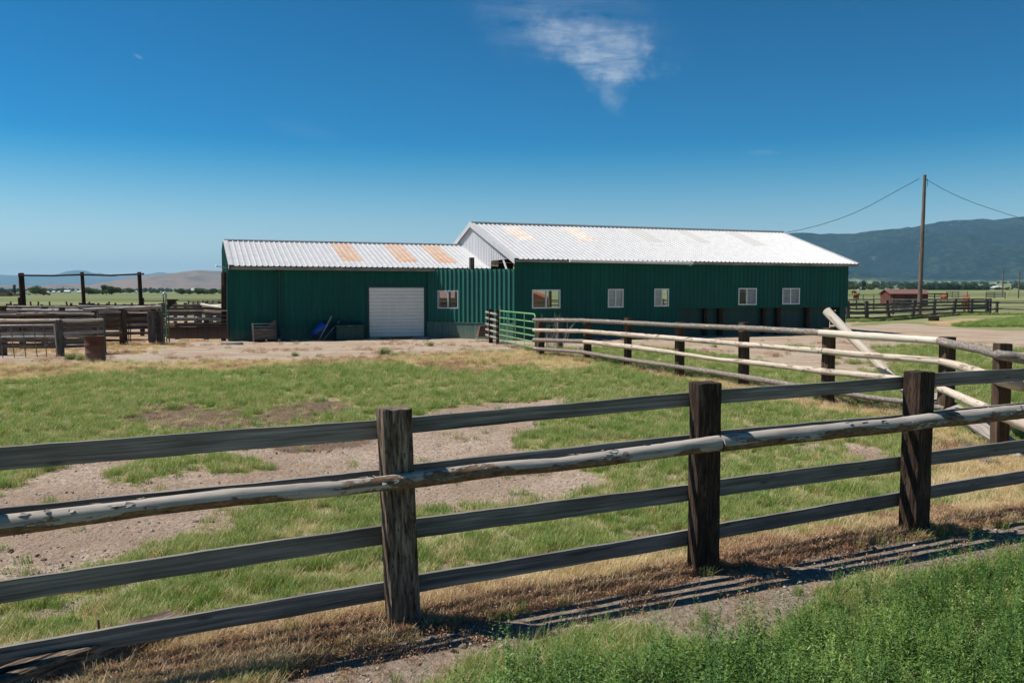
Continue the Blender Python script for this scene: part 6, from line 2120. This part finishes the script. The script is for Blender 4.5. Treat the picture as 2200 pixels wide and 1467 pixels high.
# ------------------------------------------------------------------ cattle
def cow_mesh(graze, seed):
    """body grown from a jointed skeleton (metres, facing +x)"""
    if graze:
        head = [((0.78, 0, 1.12), 0.26), ((1.05, 0, 0.92), 0.19), ((1.22, 0, 0.62), 0.15), ((1.32, 0, 0.36), 0.13), ((1.40, 0, 0.16), 0.085)]
    else:
        head = [((0.78, 0, 1.18), 0.26), ((1.02, 0, 1.32), 0.19), ((1.20, 0, 1.42), 0.15), ((1.38, 0, 1.34), 0.12), ((1.54, 0, 1.24), 0.085)]
    V = [((-0.72, 0, 1.10), 0.27)]; E = []
    def add(p, r_, par):
        V.append((p, r_)); E.append((par, len(V) - 1)); return len(V) - 1
    b1 = add((-0.35, 0, 1.05), 0.36, 0); b2 = add((0.1, 0, 1.02), 0.39, b1); b3 = add((0.5, 0, 1.07), 0.33, b2)
    p = b3
    for q, r_ in head:
        p = add(q, r_, p)
    hd = p - 1
    e1 = add((head[2][0][0] - 0.04, 0.2, head[2][0][2] + 0.08), 0.035, hd - 1); add((head[2][0][0] - 0.06, 0.32, head[2][0][2] + 0.05), 0.02, e1)
    e2 = add((head[2][0][0] - 0.04, -0.2, head[2][0][2] + 0.08), 0.035, hd - 1); add((head[2][0][0] - 0.06, -0.32, head[2][0][2] + 0.05), 0.02, e2)
    for s in (1, -1):
        k1 = add((0.52, 0.18 * s, 0.78), 0.16, b3); k2 = add((0.56 + 0.06 * s, 0.18 * s, 0.45), 0.075, k1); k3 = add((0.54 + 0.08 * s, 0.18 * s, 0.10), 0.055, k2); add((0.58 + 0.08 * s, 0.18 * s, 0.03), 0.065, k3)
        h1 = add((-0.68, 0.18 * s, 0.78), 0.19, 0); h2 = add((-0.60 + 0.05 * s, 0.18 * s, 0.55), 0.10, h1); h3 = add((-0.78 + 0.05 * s, 0.18 * s, 0.38), 0.065, h2); h4 = add((-0.76 + 0.05 * s, 0.18 * s, 0.10), 0.055, h3); add((-0.72 + 0.05 * s, 0.18 * s, 0.03), 0.065, h4)
    t1 = add((-1.0, 0, 1.2), 0.05, 0); t2 = add((-1.08, 0, 0.85), 0.03, t1); add((-1.08, 0, 0.5), 0.05, t2)
    me = bpy.data.meshes.new('cow')
    me.from_pydata([v for v, _ in V], E, [])
    o = bpy.data.objects.new('cow_tmp', me)
    COL.objects.link(o)
    sk = o.modifiers.new('skin', 'SKIN')
    for i, (_, r_) in enumerate(V):
        me.skin_vertices[0].data[i].radius = (r_, r_)
    me.skin_vertices[0].data[0].use_root = True
    sb = o.modifiers.new('sub', 'SUBSURF'); sb.levels = 1; sb.render_levels = 1
    dg = bpy.context.evaluated_depsgraph_get()
    ev = o.evaluated_get(dg)
    out = bpy.data.meshes.new_from_object(ev)
    bpy.data.objects.remove(o)
    out.polygons.foreach_set('use_smooth', [True] * len(out.polygons))
    return out


cow_g = cow_mesh(True, 1); cow_s = cow_mesh(False, 2)
for i, (px, Y, mesh, rz, sc, mat, lb) in enumerate((
        (1838.5, 185, cow_s, 0.8, 1.15, 'red_hide', 'red brown cow standing close to the barn corner behind the fences'),
        (1833, 330, cow_g, 0.5, 1.1, 'red_hide', 'small far red cow grazing just right of the barn roof edge'),
        (1988.5, 300, cow_g, 0.9, 1.15, 'pale_hide', 'pale orange cow grazing beyond the red shelter'),
        (2027, 160, cow_g, 1.45, 1.15, 'red_hide', 'orange red cow at the dark rail corral'),
        (2076, 86, cow_s, 1.15, 1.12, 'red_hide', 'nearest and largest red cow, seen end on behind the plank fence'))):
    me2 = mesh.copy(); me2.materials.clear(); me2.materials.append(MAT[mat])
    o = bpy.data.objects.new('cow', me2); COL.objects.link(o)
    q = xy(px, Y)
    o.location = (q.x, q.y, gz_at(q.x, q.y)); o.rotation_euler = (0, 0, rz); o.scale = (sc,) * 3
    tag(o, lb, 'cow', 'cattle in the right hand pasture')


# ------------------------------------------------------------------ trees
def crown_mesh(name, lobes, nleaf, leaf, seed, mat):
    """leaf faces spread through overlapping lobes, denser near each lobe's skin"""
    r = np.random.default_rng(seed)
    P = []
    w = np.array([a[3] * a[4] * a[5] for a in lobes]) ** 0.67
    cnt = (nleaf * w / w.sum()).astype(int)
    for (cx, cy, cz, rx, ry, rz_), c_ in zip(lobes, cnt):
        d = r.normal(size=(c_, 3)); d /= np.linalg.norm(d, axis=1)[:, None]
        rad = r.random(c_) ** 0.30
        lump = 0.78 + 0.40 * fbm(d[:, 0] * 2.2 + cx + 5, d[:, 2] * 2.2 + d[:, 1] * 1.3 + cz + 5, 3, seed)
        p = d * (rad * lump)[:, None] * np.array([rx, ry, rz_]) + np.array([cx, cy, cz])
        P.append(p)
    P = np.concatenate(P)
    n = len(P)
    a = r.normal(size=(n, 3)); a /= np.linalg.norm(a, axis=1)[:, None]
    b = np.cross(a, r.normal(size=(n, 3))); b /= np.linalg.norm(b, axis=1)[:, None]
    s = leaf * (0.5 + r.random(n))[:, None]
    vs = np.stack([P - a * s, P + b * s * 0.6, P + a * s, P - b * s * 0.6], 1).reshape(-1, 3)
    me = bpy.data.meshes.new(name)
    me.from_pydata([tuple(v) for v in vs], [], [tuple(range(4 * i, 4 * i + 4)) for i in range(n)])
    me.materials.append(MAT[mat])
    return me


def trunk_mesh(h, r0, lobes, seed):
    m = MB(); rr = random.Random(seed)
    m.tube([(0, 0, -0.3), (0.05 * h, 0, h * 0.3), (0.02 * h, 0.02 * h, h * 0.6)], [r0, r0 * 0.7, r0 * 0.4], 8, 0.05, seed=seed)
    for (cx, cy, cz, rx, ry, rz_) in lobes[:6]:
        m.tube([(0.04 * h, 0, h * 0.25), (cx * 0.5, cy * 0.5, cz * 0.7), (cx, cy, cz)], [r0 * 0.5, r0 * 0.35, r0 * 0.12], 6, 0.05, seed=seed + 1)
    me = bpy.data.meshes.new('trunk')
    me.from_pydata(m.v, [], m.f)
    me.uv_layers.new(name='UVMap')
    me.materials.append(MAT['post_grey'])
    return me


def lobes_round(seed, n=8, w=1.0, h=1.0):
    rr = random.Random(seed)
    L_ = [(0, 0, 0.55 * h, 0.42 * w, 0.42 * w, 0.42 * h)]
    for i in range(n):
        a = rr.random() * 6.28; q = rr.uniform(0.2, 0.55) * w
        z_ = rr.uniform(0.22, 0.78) * h
        L_.append((math.cos(a) * q, math.sin(a) * q, z_, rr.uniform(0.18, 0.32) * w, rr.uniform(0.18, 0.32) * w, rr.uniform(0.14, 0.24) * h))
    return L_


protos = {}
for nm, sd_, w_, h_, nl, lf_, mt in (('round', 3, 1.3, 1.0, 3600, 0.045, 'tree_leaves'), ('tall', 7, 0.75, 1.0, 3200, 0.042, 'tree_leaves'), ('wide', 12, 1.9, 1.0, 4600, 0.045, 'tree_leaves')):
    lb_ = lobes_round(sd_, 9, w_, h_)
    protos[nm] = (crown_mesh('crown', lb_, nl, lf_, sd_, mt), trunk_mesh(1.0, 0.04, lb_, sd_))
lb_ = [(0.01 * math.sin(i * 2), 0, 0.12 + i * 0.1, 0.13 + 0.02 * math.sin(i), 0.13, 0.12) for i in range(8)] + [(0, 0, 0.92, 0.07, 0.07, 0.08)]
protos['poplar'] = (crown_mesh('crown', lb_, 2200, 0.022, 4, 'poplar_leaves'), trunk_mesh(1.0, 0.03, lb_, 4))


def tree(kind, px, Y, height, label, name, group, rz=0.0, sx=1.0):
    q = xy(px, Y)
    root = empty(name, (q.x, q.y, gz_at(q.x, q.y) - 0.02 * height), rz)
    root.scale = (height * sx, height * sx, height)
    tag(root, label, 'tree', group)
    for me_, nm in zip(protos[kind], ('crown', 'trunk')):
        o = bpy.data.objects.new(nm, me_); COL.objects.link(o); o.parent = root


def H_(ytop, ybase, Y):
    return (ybase - ytop) / FPX * Y


for args in (
        ('wide', 80, 540, H_(614, 636, 540), 'broad round bushy tree right of the left tall pole', 'bushy_tree', 'trees along the left meadow', 0.4, 0.72),
        ('poplar', 33, 900, H_(611, 631.5, 900), 'slim dark poplar left of the left tall pole', 'poplar_tree', 'trees along the left meadow', 0.4, 1.2),
        ('round', 191, 600, H_(616.5, 634, 600), 'small bushy tree just right of the middle tall pole', 'bushy_tree', 'trees along the left meadow', 1.4),
        ('wide', 207, 640, H_(623, 634, 640), 'low shrubby tree left of the ragged pair of trees', 'bushy_tree', 'trees along the left meadow', 2.2),
        ('tall', 229, 600, H_(611, 633.5, 600), 'ragged taller tree between the middle and right tall poles', 'bushy_tree', 'trees along the left meadow', 0.1, 1.1),
        ('round', 241, 590, H_(613, 633.5, 590), 'dense dark tree on the right of the ragged tree', 'bushy_tree', 'trees along the left meadow', 2.7, 0.95),
        ('wide', 260, 1100, H_(620, 631, 1100), 'hazy low tree right of the dense dark tree', 'bushy_tree', 'trees along the left meadow', 1.0),
        ('round', 279, 1150, H_(618, 631, 1150), 'hazy round tree left of the right tall pole', 'bushy_tree', 'trees along the left meadow', 2.0),
        ('round', 327, 1150, H_(623.5, 631, 1150), 'tiny hazy tree right of the right tall pole', 'bushy_tree', 'trees along the left meadow', 3.0),
        ('round', 340, 1120, H_(622.5, 631, 1120), 'small hazy tree above the lone low white barn', 'bushy_tree', 'trees along the left meadow', 4.0),
        ('round', 391, 620, H_(618, 632.5, 620), 'leftmost rounded tree of the light green row by the shed', 'bushy_tree', 'light green row left of the shed', 0.0),
        ('wide', 408, 640, H_(621, 632.5, 640), 'second low tree of the light green row by the shed', 'bushy_tree', 'light green row left of the shed', 1.0, 0.7),
        ('round', 427, 610, H_(616.5, 632.5, 610), 'tallest tree in the middle of the light green row', 'bushy_tree', 'light green row left of the shed', 2.0),
        ('wide', 446, 640, H_(620, 632.5, 640), 'low tree right of the tallest in the light green row', 'bushy_tree', 'light green row left of the shed', 3.3, 0.7),
        ('round', 459, 615, H_(617.5, 632.5, 615), 'rounded tree near the right end of the light green row', 'bushy_tree', 'light green row left of the shed', 4.1),
        ('wide', 480, 640, H_(619.5, 632.5, 640), 'last tree of the light green row, cut off by the shed', 'bushy_tree', 'light green row left of the shed', 5.0, 0.9),
        ('poplar', 1854, 800, H_(601, 622.5, 800), 'tall upright tree right of the barn corner', 'poplar_tree', 'trees beyond the right pasture', 1.0, 1.7),
        ('wide', 1833, 760, H_(607, 623, 760), 'rounded tree half hidden by the barn corner', 'bushy_tree', 'trees beyond the right pasture', 2.0, 0.8),
        ('round', 1872, 780, H_(606, 622.5, 780), 'bushy tree right of the tall upright one', 'bushy_tree', 'trees beyond the right pasture', 3.0, 1.1),
        ('wide', 1892, 1300, H_(611, 620, 1300), 'low hazy tree left of the utility pole above the red shelter', 'bushy_tree', 'trees beyond the right pasture', 4.0),
        ('round', 1913, 1400, H_(608.5, 618, 1400), 'hazy tree above the middle of the red shelter roof', 'bushy_tree', 'trees beyond the right pasture', 5.0),
        ('wide', 1936, 1350, H_(610, 619, 1350), 'hazy tree above the right end of the red shelter roof', 'bushy_tree', 'trees beyond the right pasture', 0.7),
        ('wide', 2145, 1050, H_(611.5, 620, 1050), 'round green bush left of the thin distant pole', 'bushy_tree', 'trees beyond the right pasture', 1.9),
        ('wide', 2166, 1000, H_(612, 620, 1000), 'bush between the two distant poles', 'bushy_tree', 'trees beyond the right pasture', 2.9),
        ('round', 2197, 900, H_(608.5, 620.5, 900), 'dark bush at the right edge of the pasture', 'bushy_tree', 'trees beyond the right pasture', 3.9)):
    tree(*args)


# the belt of trees beyond the right pasture and the wooded valley floor: one mass each
def belt(name, label, pts, nleaf, leaf, hmin, hmax, seed, mat='far_leaves', depth=60):
    r = np.random.default_rng(seed)
    P = []; 
    ntree = len(pts)
    for (px, Y, h_) in pts:
        cx = (px - 1100) / FPX * Y
        c_ = nleaf // ntree
        d = r.normal(size=(c_, 3)); d /= np.linalg.norm(d, axis=1)[:, None]
        rad = r.random(c_) ** 0.35
        w_ = h_ * r.uniform(0.5, 0.85)
        lump = 0.8 + 0.4 * fbm(d[:, 0] * 2 + px, d[:, 2] * 2, 2, seed)
        z0 = gz_at(cx, Y)
        P.append(d * (rad * lump)[:, None] * np.array([w_, w_, h_ * 0.52]) + np.array([cx, Y, z0 + h_ * 0.5]))
    P = np.concatenate(P); n = len(P)
    a = r.normal(size=(n, 3)); a /= np.linalg.norm(a, axis=1)[:, None]
    b = np.cross(a, r.normal(size=(n, 3))); b /= np.linalg.norm(b, axis=1)[:, None]
    s = leaf * (0.5 + r.random(n))[:, None]
    vs = np.stack([P - a * s, P + b * s * 0.7, P + a * s, P - b * s * 0.7], 1).reshape(-1, 3)
    me = bpy.data.meshes.new(name)
    me.vertices.add(len(vs)); me.vertices.foreach_set('co', vs.astype(np.float32).ravel())
    me.loops.add(len(vs)); me.loops.foreach_set('vertex_index', np.arange(len(vs), dtype=np.int32))
    me.polygons.add(n); me.polygons.foreach_set('loop_start', np.arange(0, 4 * n, 4, dtype=np.int32))
    me.update(calc_edges=True)
    me.materials.append(MAT[mat])
    o = bpy.data.objects.new(name, me); COL.objects.link(o)
    tag(o, label, 'trees', kind='stuff')


r = random.Random(5)
belt('tree_belt', 'dense dark green belt of trees beyond the right pasture', [(px + r.uniform(-2, 2), r.uniform(960, 1080), r.uniform(5.5, 9.0) * (1.0 if px < 2090 else 0.6)) for px in np.arange(1953, 2122, 3.0)], 60000, 0.55, 6, 9, 3)
pts_ = []
for i in range(420):
    px = r.uniform(-500, 520); Y = r.uniform(1800, 6000)
    pts_.append((px, Y, r.uniform(5, 13)))
belt('far_woods', 'hazy blue green trees scattered over the far valley floor on the left', pts_, 100000, 1.2, 6, 14, 7)
pts_ = []
for i in range(420):
    px = r.uniform(1700, 2700); Y = r.uniform(1500, 5200)
    if vnoise(np.array([px / 60.0]), np.array([Y / 500.0]), 3)[0] > 0.35:
        pts_.append((px, Y, r.uniform(6, 15)))
belt('far_woods', 'hazy trees dotted over the rising valley fields below the right mountain', pts_, 90000, 1.4, 6, 14, 9)


# ------------------------------------------------------------------ grass, weeds, pebbles
def raw(name, vs, fs, mat, smooth=False):
    me = bpy.data.meshes.new(name)
    me.from_pydata(vs, [], fs)
    me.materials.append(MAT[mat])
    if smooth:
        me.polygons.foreach_set('use_smooth', [True] * len(fs))
    return bpy.data.objects.new(name, me)


def tuft(name, n, rad, h0, h1, w, bend, seed, mat):
    r = random.Random(seed)
    vs = []; fs = []
    for i in range(n):
        a = r.random() * 6.28; q = rad * r.random() ** 0.6
        bx, by = math.cos(a) * q, math.sin(a) * q
        h = r.uniform(h0, h1); d = r.random() * 6.28; b_ = bend * r.uniform(0.2, 1.0) * h
        ox, oy = math.cos(d), math.sin(d)
        wx, wy = -oy * w / 2, ox * w / 2
        o = len(vs)
        for (t, ww) in ((0, 1), (0.45, 0.85), (0.8, 0.5)):
            cx = bx + ox * b_ * t * t; cy = by + oy * b_ * t * t; cz = h * t * (1 - 0.15 * bend * t)
            vs += [(cx - wx * ww, cy - wy * ww, cz), (cx + wx * ww, cy + wy * ww, cz)]
        vs.append((bx + ox * b_, by + oy * b_, h * (1 - 0.15 * bend)))
        fs += [(o, o + 1, o + 3, o + 2), (o + 2, o + 3, o + 5, o + 4), (o + 4, o + 5, o + 6)]
    return raw(name, vs, fs, mat)


def leafy(name, nstem, rad, h0, h1, leaf, seed, mat):
    """alfalfa-like plant: upright stems with many small leaflets"""
    r = random.Random(seed)
    vs = []; fs = []
    for i in range(nstem):
        a = r.random() * 6.28; q = rad * r.random() ** 0.6
        bx, by = math.cos(a) * q, math.sin(a) * q
        h = r.uniform(h0, h1); lx, ly = r.uniform(-0.3, 0.3) * h, r.uniform(-0.3, 0.3) * h
        o = len(vs)
        vs += [(bx - 0.001, by, 0), (bx + 0.001, by, 0), (bx + lx, by + ly, h)]; fs.append((o, o + 1, o + 2))
        nl = int(h / 0.011)
        for j in range(nl):
            t = 0.15 + 0.85 * j / nl
            c = (bx + lx * t, by + ly * t, h * t)
            a = r.random() * 6.28; e = r.uniform(-0.1, 0.9)
            s = leaf * r.uniform(0.6, 1.15) * (1.15 - 0.5 * t)
            dx, dy, dz = math.cos(a) * math.cos(e), math.sin(a) * math.cos(e), math.sin(e)
            px_, py_ = -math.sin(a), math.cos(a)
            o = len(vs)
            vs += [c, (c[0] + dx * s * 0.5 + px_ * s * 0.17, c[1] + dy * s * 0.5 + py_ * s * 0.17, c[2] + dz * s * 0.55), (c[0] + dx * s, c[1] + dy * s, c[2] + dz * s * 0.9), (c[0] + dx * s * 0.5 - px_ * s * 0.17, c[1] + dy * s * 0.5 - py_ * s * 0.17, c[2] + dz * s * 0.55)]
            fs.append((o, o + 1, o + 2, o + 3))
    return raw(name, vs, fs, mat)


def curly(name, n, rad, h, s0, seed, mat):
    """dried crumbly weed mat"""
    r = random.Random(seed)
    vs = []; fs = []
    for i in range(n):
        a = r.random() * 6.28; q = rad * r.random() ** 0.5
        c = Vector((math.cos(a) * q, math.sin(a) * q, h * r.random() ** 1.3 * (1 - 0.5 * q / rad)))
        d1 = Vector((r.uniform(-1, 1), r.uniform(-1, 1), r.uniform(-0.6, 1))).normalized(); d2 = d1.cross(Vector((r.uniform(-1, 1), r.uniform(-1, 1), r.uniform(-1, 1)))).normalized()
        s = s0 * r.uniform(0.4, 1.2)
        o = len(vs)
        vs += [tuple(c - d1 * s), tuple(c + d2 * s * 0.5), tuple(c + d1 * s), tuple(c - d2 * s * 0.35)]
        fs.append((o, o + 1, o + 2, o + 3))
    return raw(name, vs, fs, mat)


def pebble(name, seed, mat):
    r = random.Random(seed)
    import bmesh
    bm = bmesh.new()
    bmesh.ops.create_icosphere(bm, subdivisions=1, radius=1)
    for v in bm.verts:
        v.co *= r.uniform(0.75, 1.15); v.co.z *= 0.6
    me = bpy.data.meshes.new(name); bm.to_mesh(me); bm.free()
    me.materials.append(MAT[mat])
    return bpy.data.objects.new(name, me)


def scatter(name, label, sources, X, Y, Z, rot, scl, idx):
    col = bpy.data.collections.new(name + '_kinds')
    for o in sources:
        col.objects.link(o)
    me = bpy.data.meshes.new(name)
    n = len(X)
    me.vertices.add(n)
    me.vertices.foreach_set('co', np.stack([X, Y, Z], 1).astype(np.float32).ravel())
    a = me.attributes.new('rot', 'FLOAT_VECTOR', 'POINT'); a.data.foreach_set('vector', rot.astype(np.float32).ravel())
    a = me.attributes.new('scl', 'FLOAT_VECTOR', 'POINT'); a.data.foreach_set('vector', scl.astype(np.float32).ravel())
    a = me.attributes.new('idx', 'INT', 'POINT'); a.data.foreach_set('value', idx.astype(np.int32))
    o = bpy.data.objects.new(name, me)
    COL.objects.link(o)
    tag(o, label, kind='stuff')
    ng = bpy.data.node_groups.new(name, 'GeometryNodeTree')
    ng.interface.new_socket('Geometry', in_out='INPUT', socket_type='NodeSocketGeometry')
    ng.interface.new_socket('Geometry', in_out='OUTPUT', socket_type='NodeSocketGeometry')
    gi = ng.nodes.new('NodeGroupInput'); go = ng.nodes.new('NodeGroupOutput')
    m2p = ng.nodes.new('GeometryNodeMeshToPoints')
    iop = ng.nodes.new('GeometryNodeInstanceOnPoints')
    ci = ng.nodes.new('GeometryNodeCollectionInfo')
    ci.inputs['Collection'].default_value = col
    ci.inputs['Separate Children'].default_value = True
    ci.inputs['Reset Children'].default_value = True
    def na(nm, t):
        q = ng.nodes.new('GeometryNodeInputNamedAttribute'); q.data_type = t; q.inputs['Name'].default_value = nm; return q.outputs['Attribute']
    iop.inputs['Pick Instance'].default_value = True
    L_ = ng.links.new
    L_(gi.outputs[0], m2p.inputs[0]); L_(m2p.outputs[0], iop.inputs['Points']); L_(ci.outputs[0], iop.inputs['Instance'])
    L_(na('idx', 'INT'), iop.inputs['Instance Index']); L_(na('rot', 'FLOAT_VECTOR'), iop.inputs['Rotation']); L_(na('scl', 'FLOAT_VECTOR'), iop.inputs['Scale'])
    L_(iop.outputs[0], go.inputs[0])
    md = o.modifiers.new('scatter', 'NODES'); md.node_group = ng
    return o


RN = np.random.default_rng(42)


def in_view(X, Y, margin=0.06):
    return (np.abs(X / Y) < 0.595 + margin + 0.6 / Y) & (Y > 3.6)


def sample(n, y0, y1, power=1.0):
    """points with density falling off with distance"""
    Y = (y0 ** (1 - power) + RN.random(n) * (y1 ** (1 - power) - y0 ** (1 - power))) ** (1 / (1 - power)) if power != 1 else y0 * (y1 / y0) ** RN.random(n)
    X = (RN.random(n) * 2 - 1) * (0.67 * Y + 0.6)
    return X, Y


def ground_z(X, Y, mud=None):
    return relief(X, Y)


def place(name, label, sources, n, y0, y1, power, weight, scale, tilt=0.15, zoff=-0.006, sz=None):
    X, Y = sample(n, y0, y1, power)
    Zn = zones(X, Y)
    w = weight(X, Y, *Zn)
    keep = (RN.random(n) < w) & in_view(X, Y)
    # nothing grows inside the barns
    lu = (X - BA.x) * U.x + (Y - BA.y) * U.y; lv = (X - BA.x) * V_.x + (Y - BA.y) * V_.y
    keep &= ~((lu > -11.5) & (lu < 18.2) & (lv > 3.5) & (lv < 12.5)) & ~((lu > -1) & (lu < 18.2) & (lv > 0.2) & (lv < 12))
    X, Y = X[keep], Y[keep]; m = len(X)
    s = scale(X, Y) * RN.uniform(0.7, 1.3, m)
    zz = RN.uniform(0.75, 1.25, m) if sz is None else sz(X, Y) * RN.uniform(0.8, 1.2, m)
    rot = np.stack([RN.normal(0, tilt, m), RN.normal(0, tilt, m), RN.random(m) * 6.28], 1)
    scl = np.stack([s, s, s * zz], 1)
    idx = RN.integers(0, len(sources), m)
    print(name, m)
    return scatter(name, label, sources, X, Y, relief(X, Y) + zoff, rot, scl, idx)


lawn = [tuft('blade_tuft', 46, 0.062, 0.035, 0.11, 0.0034, 0.85, s, 'lawn_blades' if s % 3 == 2 else 'grass_blades') for s in range(6)]
bigt = [tuft('tall_tuft', 60, 0.07, 0.09, 0.20, 0.0048, 0.7, s + 20, 'grass_blades') for s in range(3)]
straw = [tuft('straw_tuft', 44, 0.07, 0.06, 0.16, 0.0030, 1.0, s + 40, 'straw_blades') for s in range(3)]
weeds = [curly('dry_mat', 150, 0.09, 0.075, 0.011, s + 60, 'rusty_weeds') for s in range(3)] + [tuft('dry_stalks', 26, 0.07, 0.05, 0.13, 0.0028, 1.1, s + 70, 'rusty_weeds') for s in range(2)]
clov = [leafy('leafy_plant', 7, 0.06, 0.07, 0.20, 0.032, s + 80, 'clover_leaves') for s in range(4)] + [leafy('leafy_plant', 3, 0.05, 0.24, 0.38, 0.036, s + 86, 'clover_leaves') for s in range(2)] + [leafy('leafy_plant', 5, 0.06, 0.08, 0.26, 0.034, 99, 'lawn_blades')]
wisp = [tuft('seed_grass', 12, 0.06, 0.16, 0.36, 0.003, 0.6, s + 50, 'lawn_blades') for s in range(3)]
peb = [pebble('pebble', s + 90, 'stone') for s in range(3)]
clods = [pebble('clod', s + 95, 'clod') for s in range(3)]


def w_grass(X, Y, dirt, yard, dry, mud, clover, strip):
    fp = fence_p(X, Y)
    b = (1 - np.maximum.reduce([dirt, yard, mud, strip])) * (1 - 0.9 * clover) * (1 - 0.93 * dry) * (1 - 0.85 * (np.abs(fp + 0.05) < 0.35))
    patch = 0.10 + 1.0 * sstep(0.38, 0.60, fbm(X * 3.4, Y * 3.4, 3, 61)) * (0.55 + 0.45 * sstep(0.35, 0.5, fbm(X * 0.8, Y * 0.8, 3, 62)))
    return np.clip(b * patch, 0, 1)


def size_far(X, Y):
    return 0.85 + 0.035 * np.maximum(Y - 6, 0)


place('grass', 'short green grass over the paddock', lawn, 190000, 3.6, 34, 1.0, w_grass, size_far)
place('grass_tufts', 'taller green grass tufts', bigt, 14000, 3.6, 34, 1.0,
      lambda X, Y, dirt, yard, dry, mud, clover, strip: (1 - np.maximum.reduce([dirt, yard, mud * 0.6, strip])) * (1 - clover * 0.8) * sstep(0.55, 0.7, fbm(X * 1.3, Y * 1.3, 3, 71)) * 0.8, lambda X, Y: 0.6 + 0.02 * Y, sz=lambda X, Y: 0.75)
# sparse tufts on the bare earth
place('stray_tufts', 'small stray grass tufts on the bare earth', lawn, 16000, 4.0, 34, 1.0,
      lambda X, Y, dirt, yard, dry, mud, clover, strip: np.maximum(dirt * 0.3, np.maximum(mud * 0.9, yard * 0.015)) * sstep(0.60, 0.68, fbm(X * 3.1, Y * 3.1, 3, 81)) * (1 - strip), lambda X, Y: 0.8 + 0.02 * Y)
place('straw', 'bleached dry grass along fence and yard', straw, 110000, 3.6, 34, 1.0,
      lambda X, Y, dirt, yard, dry, mud, clover, strip: np.maximum(dry, 0.10 * (1 - dirt) * (1 - yard) * (1 - clover)) * (1 - strip * 0.97) * (1 - yard * 0.3) * (1 - 0.7 * (np.abs(fence_p(X, Y) + 0.05) < 0.17)) * (0.4 + 0.6 * sstep(0.42, 0.6, fbm(X * 1.1 + 3, Y * 1.1, 3, 91))), lambda X, Y: 0.75 + 0.02 * Y, sz=lambda X, Y: 0.7)


def w_weed(X, Y, dirt, yard, dry, mud, clover, strip):
    fp = fence_p(X, Y) + (fbm(X * 1.5, Y * 1.5, 3, 33) - 0.5) * 0.3
    along = sstep(-0.32, -0.2, fp) * (1 - sstep(0.0, 0.13, fp)) * (Y < 14)
    return np.clip(np.maximum(np.maximum(along * 0.95, np.maximum(strip * 0.02, yard * 0.10 * sstep(0.5, 0.62, fbm(X * 0.7, Y * 0.9, 4, 95)))), dry * (1 - yard * 0.4) * sstep(0.5, 0.62, fbm(X * 0.9 + 9, Y * 0.9, 3, 92)) * 0.8 * (1 - clover)), 0, 1)


place('dry_weeds', 'crumbly rusty brown weeds along the fence foot and yard edge', weeds, 160000, 3.6, 36, 1.0, w_weed, lambda X, Y: 0.75 + 0.025 * np.maximum(Y - 5, 0))
X0 = None
place('clover_bed', 'dense dark green leafy weeds in the near right corner', clov, 60000, 3.5, 13, 1.0,
      lambda X, Y, dirt, yard, dry, mud, clover, strip: clover * (1 - strip) * (0.35 + 0.65 * sstep(0.3, 0.5, fbm(X * 1.8, Y * 1.8, 3, 63))), lambda X, Y: np.full_like(X, 0.85))
place('verge_grass', 'long light green grass mixed into the leafy verge', bigt + straw[:1] + wisp + lawn[:1], 44000, 3.5, 13, 1.0,
      lambda X, Y, dirt, yard, dry, mud, clover, strip: (fence_p(X, Y) > 0.58) * (1 - strip * 0.93) * (1 - clover * 0.5) * (0.3 + 0.7 * sstep(0.35, 0.55, fbm(X * 2.2, Y * 2.2, 3, 64))), lambda X, Y: np.full_like(X, 0.6), sz=lambda X, Y: 0.8)
place('pebbles', 'small stones strewn over the bare earth', peb, 70000, 3.6, 34, 1.0,
      lambda X, Y, dirt, yard, dry, mud, clover, strip: np.clip(dirt + strip + 0.8 * yard, 0, 1) * 0.6, lambda X, Y: 0.005 * (1 + RN.random(len(X)) ** 6 * 2.6), tilt=0.6, zoff=0.0)
place('mud_clods', 'dark clods of churned earth', clods, 60000, 4, 20, 1.0,
      lambda X, Y, dirt, yard, dry, mud, clover, strip: np.maximum(mud, 0.07 * dirt * sstep(0.5, 0.62, fbm(X * 2.5, Y * 2.5, 3, 66))), lambda X, Y: 0.013 * (1 + RN.random(len(X)) ** 3 * 1.6), tilt=0.6, zoff=0.0)
# rank green growth along the right-hand fence foot and the lush corner
place('rank_grass', 'rank dark green growth along the right hand pen fence', bigt, 60000, 50, 95, 1.0,
      lambda X, Y, dirt, yard, dry, mud, clover, strip: ((X > 22) & (X < 48) & ((np.abs(Y - np.interp(X / Y, [0.37, 0.41, 0.436, 0.465, 0.489, 0.511, 0.533, 0.56], [60.2, 60.2, 62.5, 67, 71, 76, 77, 78]) + 0.8) < 1.3) | (1 - sstep(-0.5, 0.5, poly_sd(X, Y, Z_GREENR[1])) > 0.5))) * 1.0, lambda X, Y: np.full_like(X, 1.7), sz=lambda X, Y: 0.7)

# single green weeds that have come up through the gravel yard
for i, (px, py, sc_, lb) in enumerate(((826, 761, 2.3, 'largest bright green weed on the gravel edge before the garage door'), (634, 765, 1.6, 'small green weed alone on the gravel left of the garage door'), (925, 743, 1.4, 'tiny green weed on the gravel near the wing wall shadow'), (150, 772, 1.9, 'low green weed left of the rusty barrel'), (174, 774, 1.7, 'green weed close to the left foot of the rusty barrel'))):
    o = leafy('green_weed', 70, 0.085, 0.04, 0.15, 0.042, 200 + i, 'grass_blades')
    COL.objects.link(o)
    q = gp(px, py); o.location = (q.x, q.y, gz_at(q.x, q.y) - 0.01); o.scale = (sc_, sc_, sc_ * 0.8)
    tag(o, lb, 'weed', 'green weeds on the gravel yard')
